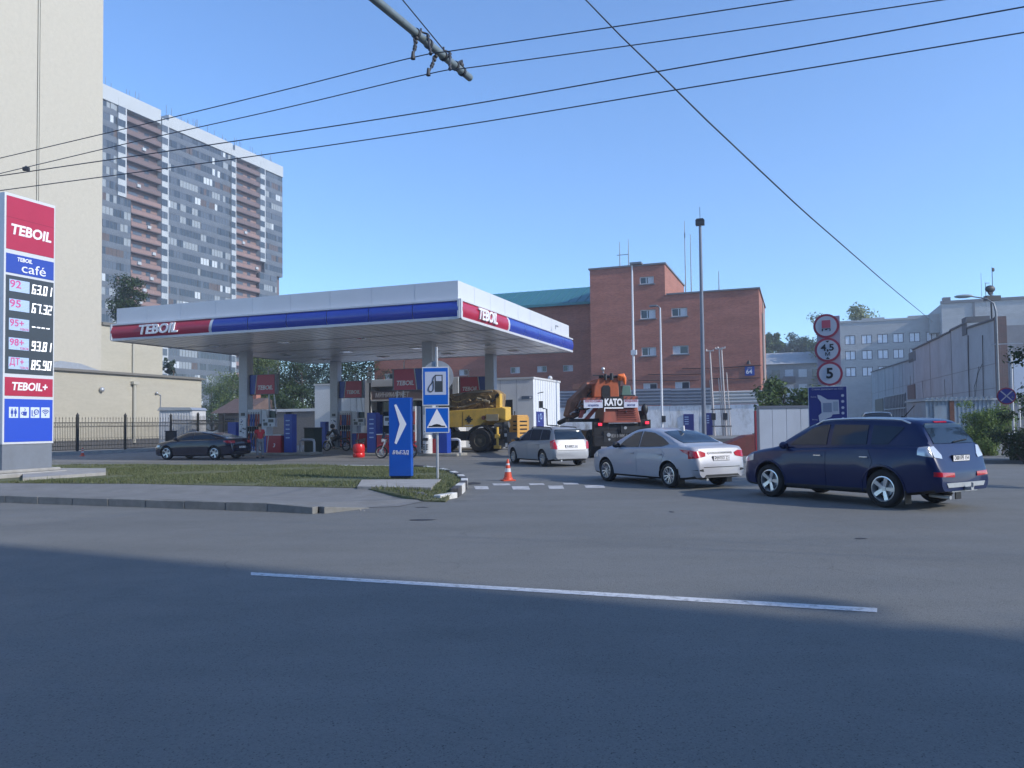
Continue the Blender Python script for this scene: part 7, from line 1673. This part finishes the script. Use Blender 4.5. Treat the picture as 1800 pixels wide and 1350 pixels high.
# ------------------------------------------------------------------ vegetation
L_dark = leaf_mat('leaf_dark', (.022, .042, .016), (.05, .085, .03)); L_mid = leaf_mat('leaf_mid', (.045, .08, .022), (.1, .15, .045)); L_light = leaf_mat('leaf_light', (.08, .12, .035), (.17, .22, .075)); L_pale = leaf_mat('leaf_pale', (.13, .16, .06), (.24, .27, .12)); L_blue = leaf_mat('leaf_bluegreen', (.03, .06, .045), (.07, .11, .075))
M_bark = mat('bark', (.1, .08, .065), .95, var=.3, scale=6, bump=.5, bscale=20)
def tree(lab, base, h, cr, leafm, n=2600, leaf=.16, seed=1, crown0=.3, shape='round', name='tree', grp=None, lean=0, sx=1.0):
    rg = random.Random(seed); t = thing(name, lab, 'tree' if name != 'bush' else 'bush', base, rg.uniform(0, 6), grp)
    f = MB(); tips = []
    tr = h*.022+.04; z0 = h*crown0
    tp = [(0, 0, 0), (rg.uniform(-.1, .1), rg.uniform(-.1, .1), z0*.6), (rg.uniform(-.2, .2)+lean*.4, rg.uniform(-.2, .2), h*.55), (lean, 0, h*.86)]
    if name != 'bush': f.tube(tp, [tr, tr*.8, tr*.5, tr*.15], 8)
    nb = 16 if name != 'bush' else 22
    cl = []
    for k in range(nb):
        a = rg.uniform(0, 6.28)
        if name == 'bush': p0 = (rg.uniform(-.3, .3)*cr, rg.uniform(-.3, .3)*cr, 0); zz = rg.uniform(.15, 1)*h*.9; rr = cr*rg.uniform(.3, .95)*math.sqrt(max(.1, 1-(zz/h-.3)**2)); e = (math.cos(a)*rr, math.sin(a)*rr, zz)
        else:
            u = rg.uniform(0, 1)**.8; zz = z0+(h-z0)*(.1+.85*u)
            if shape == 'cone': rr = cr*(1-.92*u)*rg.uniform(.75, 1)
            elif shape == 'tall': rr = cr*math.sin(math.pi*(.18+.72*u))*rg.uniform(.5, 1)
            else: rr = cr*math.sqrt(max(.05, 1-(2*u-.85)**2*.8))*rg.uniform(.55, 1)
            zb_ = max(z0*.8, zz-rr*.7); p0 = (lean*zb_/h, 0, min(zb_, h*.8)); e = (math.cos(a)*rr*sx+lean*zz/h, math.sin(a)*rr, zz)
        m = tuple((p0[i]+e[i])/2+rg.uniform(-.1, .1)*cr*.5 for i in range(3))
        f.tube([p0, m, e], [tr*.35, tr*.22, tr*.08], 5)
        cl.append((e, cr*rg.uniform(.22, .42))); cl.append((m, cr*rg.uniform(.18, .34)))
        for _ in range(2): cl.append((tuple(e[i]+rg.gauss(0, cr*.22) for i in range(3)), cr*rg.uniform(.12, .25)))
    f.build('trunk' if name != 'bush' else 'stems', M_bark, t, 60)
    vs = []; fs = []; tot = sum(c[1]**2 for c in cl); cid = 0
    for c, r in cl:
        k = int(n*r*r/tot); fl = rg.uniform(.6, .95)
        for _ in range(k):
            # points crowd towards the shell of the clump
            d = Vector((rg.gauss(0, 1), rg.gauss(0, 1), rg.gauss(0, 1))).normalized(); q = Vector(c)+Vector((d.x, d.y, d.z*fl))*r*(rg.random()**.45)*rg.uniform(.85, 1.25)
            if q.z < .05: q.z = .05+rg.random()*.2
            nn = (d+Vector((rg.gauss(0, .6), rg.gauss(0, .6), rg.gauss(0, .6)+.3))).normalized(); u_ = nn.orthogonal().normalized(); u_.rotate(Matrix.Rotation(rg.uniform(0, 6.28), 3, nn)); v_ = nn.cross(u_)
            s = leaf*rg.uniform(.6, 1.3); o = len(vs)
            vs += [tuple(q-u_*s), tuple(q-v_*s*.55), tuple(q+u_*s), tuple(q+v_*s*.55)]; fs.append((o, o+1, o+2, o+3))
    me = bpy.data.meshes.new('crown'); me.from_pydata(vs, [], fs); me.materials.append(leafm)
    o = bpy.data.objects.new('crown' if name != 'bush' else 'foliage', me); C.objects.link(o); o.parent = t
    return t
def at(px, Y): q = P(px, 745, Y); return Vector((q.x, q.y, 0))
def htop(px, py, Y): return zat(px, py, Y)
# left, beside the tower
tree('dark tree rising above the canopy in front of the apartment tower', at(222, 92), htop(222, 470, 92), 3.9, L_dark, 9000, .15, 3, .1, 'cone')
tree('narrow dark tree between the cream building and the tower, below the canopy', at(305, 95), 10.5, 1.6, L_blue, 2000, .2, 31, .2, 'tall', grp='trees behind the filling station')
specs = [(372, 118, 676, 5, L_mid), (410, 112, 668, 4.2, L_light), (452, 96, 632, 5.0, L_light), (492, 100, 640, 5.2, L_mid), (530, 92, 640, 4.2, L_dark), (560, 98, 636, 4.4, L_blue), (600, 93, 634, 4.6, L_blue), (636, 90, 632, 4.0, L_dark), (470, 82, 668, 3.6, L_mid), (515, 80, 690, 3.2, L_dark)]
labs = ['pale green tree behind the fence left of the first column', 'light green tree between the far fence and the small house', 'light green tree right above the leftmost red board', 'mid green tree above the right edge of the leftmost red board', 'dark tree left of the white shop wall', 'bluish green tree left of the second column', 'bluish green tree behind the second column', 'dark tree right of the second column beside the stacked lamps', 'lower mid green tree behind the leftmost red board', 'low dark tree behind the low pale wall']
for i, ((px, Y, py, cr, m), lb) in enumerate(zip(specs, labs)): tree(lb, at(px, Y), htop(px, py-10, Y), cr, m, 8000, .12, 40+i, .12, 'round', grp='trees behind the filling station')
tree('bush-like green tree above the white hoarding, in front of the brick corner', at(1383, 44), htop(1383, 664, 44), 2.0, L_mid, 4200, .12, 71, .1, 'round')
for i, (px, Y, py, cr, m, lb) in enumerate(((1360, 165, 590, 4.5, L_mid, 'green tree just right of the brick building corner'), (1385, 180, 598, 6, L_blue, 'bluish tree behind the flats, left of centre'), (1412, 182, 598, 6, L_blue, 'dark bluish tree directly behind the flats roof'), (1436, 175, 588, 5, L_dark, 'dark tree behind the top round sign'), (1495, 150, 545, 7.5, L_pale, 'sunlit tree top rising over the grey block, next to the top round sign'), (1524, 152, 556, 5.5, L_pale, 'smaller sunlit tree top right of the larger one over the grey block'), (1345, 150, 655, 3, L_mid, 'low green tree at the foot of the brick corner'))):
    tree(lb, at(px, Y), htop(px, py, Y), cr, m, 11000, .3, 80+i, .2, 'round', grp='distant trees on the right')
tree('bright green bush behind the black and white post on the right', at(1738, 31.5), htop(1738, 713, 31.5), 1.15, leaf_mat('leaf_bush', (.1, .16, .04), (.2, .28, .08)), 14000, .045, 91, .1, name='bush', grp='shrubs at the right edge')
tree('dark low shrub between the SUV roof and the bright bush', at(1700, 33.5), htop(1690, 752, 33.5), 1.0, L_dark, 3500, .06, 92, .1, name='bush', grp='shrubs at the right edge')
tree('dark overgrown bush at the right edge of the picture', at(1806, 27.5), htop(1790, 700, 27.5), 1.15, L_dark, 8000, .06, 93, .1, name='bush', grp='shrubs at the right edge')
# big tree outside the frame whose twigs hang in at the right edge
tree('leafy dark tree whose branches hang in at the right edge', P(2000, 745, 17).xy.to_3d(), 8.2, 1.9, L_dark, 18000, .06, 97, .12, 'tall')
# dry weeds along the foot of the bush
pv = [G(1690, 808, .12), G(2000, 812, .12), P(2000, 745, 45), P(1640, 745, 45)]; sheet('pavement', pv, .12, M_walk)
# trees behind the viewer on the right; unseen building added to shade the near road
bh = Vector((30, -27, 0))
t = thing('unseen_building', 'unseen tall plain building added behind the viewer to shade the near road', 'building', (18.0, -2.9, 0), -R(25))
f = MB(); f.box((0, -30, 0), (40, 0, 24)); f.build('wall', mat('dark_render', (.1, .115, .14), .9, var=.2), t); f = MB(); f.box((-.4, -30.4, 24), (40.4, .4, 24.5)); f.build('roof', M_cope, t)
for i, (x, y, h_, cr_) in enumerate(((14, -1.5, 8, 1.5), (19.5, -4.1, 12, 1.9), (25.5, -7, 16, 2.2), (32.5, -10.4, 20.5, 2.6))):
    tree(['shortest of the street trees behind the viewer', 'second shortest street tree behind the viewer', 'second tallest street tree behind the viewer', 'tallest street tree behind the viewer'][i], Vector((x, y, 0)), h_, cr_, L_mid, 9000, .13, 120+i, .2, 'tall', grp='street trees behind the viewer')
t = thing('unseen_building', 'unseen long low grey building added behind the viewer to darken window reflections', 'building', (-60, -24, 0), 0)  # unseen block, added so the car windows reflect something dark
f = MB(); f.box((0, -12, 0), (72, 0, 13)); f.build('wall', mat('dark_render', (.1, .115, .14), .9, var=.2), t); f = MB(); f.box((-.4, -12.4, 13), (72.4, .4, 13.4)); f.build('roof', M_cope, t)

# ------------------------------------------------------------------ overhead wires and the trolleybus bracket
M_wire = mat('wire', (.05, .06, .08), .5)
def wire(lab, pts, z, rad, sagd=0):
    ps = [G(a, b, z) if not isinstance(a, Vector) else a for a, b in pts]
    # smooth through the measured points
    out = []
    for i in range(len(ps)-1):
        p0 = ps[max(i-1, 0)]; p1 = ps[i]; p2 = ps[i+1]; p3 = ps[min(i+2, len(ps)-1)]
        for k in range(8):
            t_ = k/8; out.append(.5*((2*p1)+(p2-p0)*t_+(2*p0-5*p1+4*p2-p3)*t_*t_+(3*p1-p0-3*p2+p3)*t_**3))
    out.append(ps[-1]); d0 = (out[0]-out[1]).normalized(); d1 = (out[-1]-out[-2]).normalized()
    out = [out[0]+d0*50]+out+[out[-1]+d1*30]
    f = MB(); f.tube(out, rad, 6); o = f.build('overhead_wire', M_wire, None, 60); tag(o, lab, 'wire', 'trolleybus wires over the road'); return o
wire('uppermost overhead wire, running under the bracket clamp to the top edge', [(0, 278), (250, 219), (500, 158), (726, 101), (811, 87), (1100, 44), (1390, 0)], 5.9, .0065)
wire('second overhead wire, crossing just below the tip clamps of the bracket', [(0, 305), (250, 246), (500, 190), (753, 130), (840, 117), (1250, 60), (1655, 0)], 5.9, .0065)
wire('third overhead wire, thicker, without any clamp', [(0, 309), (400, 250), (800, 188), (1200, 118), (1500, 66), (1800, 12)], 5.9, .008)
wire('lowest overhead wire, crossing from the pylon top to the upper right corner', [(0, 335), (400, 281), (800, 222), (1200, 156), (1500, 107), (1800, 57)], 5.9, .008)
a = G(1030, 0, 6.2); a2 = a+(a-P(1155, 125, 12)).normalized()*4; b = P(1640, 566, 70)
f = MB(); pts = []
for k in range(21):
    px = 1030+(1640-1030)*k/20; py = [(1030, 0), (1155, 125), (1330, 294), (1480, 430), (1640, 566)]
    py = interp([(1030, 0), (1090, 62), (1155, 125), (1240, 209), (1330, 294), (1410, 369), (1480, 430), (1560, 500), (1640, 566)], px); iv = (1/7.5)+(1/70-1/7.5)*k/20
    pts.append(P(px, py, 1/iv))
f.tube([pts[0]+(pts[0]-pts[1]).normalized()*5]+pts, [.007]*2+[.007+.0007*k for k in range(20)], 6); o = f.build('span_wire', M_wire, None, 60); tag(o, 'steep straight wire running down from the top edge to the roof of the grey block', 'wire')
# bracket tube
e1 = G(826, 137, 6.35); e0 = G(660, 0, 6.35); dt = (e0-e1).normalized()
t = thing('trolley_bracket', 'grey cantilever tube with hangers holding the trolleybus wires at the top of the picture', 'bracket', e1, 0)
f = MB(); f.cyl((0, 0, 0), tuple(dt*8), .048, .052, 16); f.build('tube', mat('bracket_paint', (.2, .25, .27), .5, .3, var=.15, scale=9, dirt=(.12, .1, .09), dscale=8), t, 40)
f = MB(); q0 = G(805, 118, 6.5)-e1; q1 = G(708, 0, 6.9)-e1; f.cyl(tuple(q0), tuple(q0+(q1-q0).normalized()*9), .008, n=6); f.build('stay_cable', M_wire, t)
def loc_(px, py, z): return G(px, py, z)-e1
M_fit = mat('fitting', (.05, .055, .065), .6)
for (tx, ty, wx, wy) in ((733, 63, 726, 101), (768, 95, 753, 130)):
    a = loc_(tx, ty, 6.33); b = loc_(wx, wy, 5.9); f = MB()
    pts = [a, a.lerp(b, .15)+Vector((-.03, 0, 0)), a.lerp(b, .5), b]; f.tube(pts, .012, 6)
    for u in (.12, .3, .5, .62): q = a.lerp(b, u); f.ball(tuple(q), .026, n=5)
    f.cyl(tuple(b+Vector((0, 0, .07))), tuple(b+Vector((0, 0, -.02))), .016, .028, 8); f.build('hanger', M_fit, t, 60)
for (tx, ty, wx, wy) in ((752, 60, 757, 94), (791, 92, 791, 121)):
    a = loc_(tx, ty, 6.45); b = loc_(wx, wy, 5.95); c_ = a+Vector((-.08, -.02, .02)); f = MB(); f.tube([c_+Vector((0, 0, -.1)), c_+Vector((0, 0, .04)), c_, a, a.lerp(b, .3), b], .013, 6)
    for u in (.1, .3, .8, 1): f.ball(tuple(a.lerp(b, u)), .024, n=5)
    f.build('hanger', M_fit, t, 60)
f = MB()
for u in (.05, .095, .17, .26, .33): q = dt*u*4; f.cyl(tuple(q), tuple(q+dt*.035), .062, n=14)
f.ball(tuple(dt*.28+Vector((.02, 0, .06))), .04, n=5); f.tube([dt*.2+Vector((0, 0, .05)), dt*.28+Vector((.03, 0, .12)), dt*.36+Vector((0, 0, .05))], .015, 6)
f.build('clamp', M_fit, t, 60)
q = G(46, 297, 5.9); t = thing('wire_clamp', 'small clamp on the second overhead wire at the far left', 'clamp', q, 0); f = MB(); f.box((-.05, -.02, -.03), (.05, .02, .03)); f.ball((0, 0, .03), .025, n=5); f.build('clamp', M_fit, t)
# oil drips, patches and twigs: small litter stones along the kerb
rp = random.Random(77); f = MB()
for k in range(90):
    px = rp.uniform(0, 640); g = G(px, interp([(0, 879), (640, 896)], px)+rp.uniform(0, 5)); s = rp.uniform(.006, .02); f.ball((g.x, g.y, s*.3), s, (1, 1, .6), 3)
o = f.build('gravel', M_concrete); tag(o, 'grit and small stones along the foot of the kerb', 'grit', kind='stuff')
# ------------------------------------------------------------------ haze
hm = bpy.data.materials.new('haze'); hm.use_nodes = True; n_ = hm.node_tree.nodes; n_.remove(n_['Principled BSDF'])
pvn = n_.new('ShaderNodeVolumePrincipled'); pvn.inputs['Color'].default_value = (.8, .86, .95, 1); pvn.inputs['Density'].default_value = .0011; pvn.inputs['Anisotropy'].default_value = .2
hm.node_tree.links.new(pvn.outputs[0], n_['Material Output'].inputs['Volume'])
mb = MB(); mb.box((-160, -60, -1), (130, 300, 84)); o = mb.build('haze', hm); o['kind'] = 'stuff'; o['label'] = 'thin summer haze over the whole place'; o['category'] = 'haze'
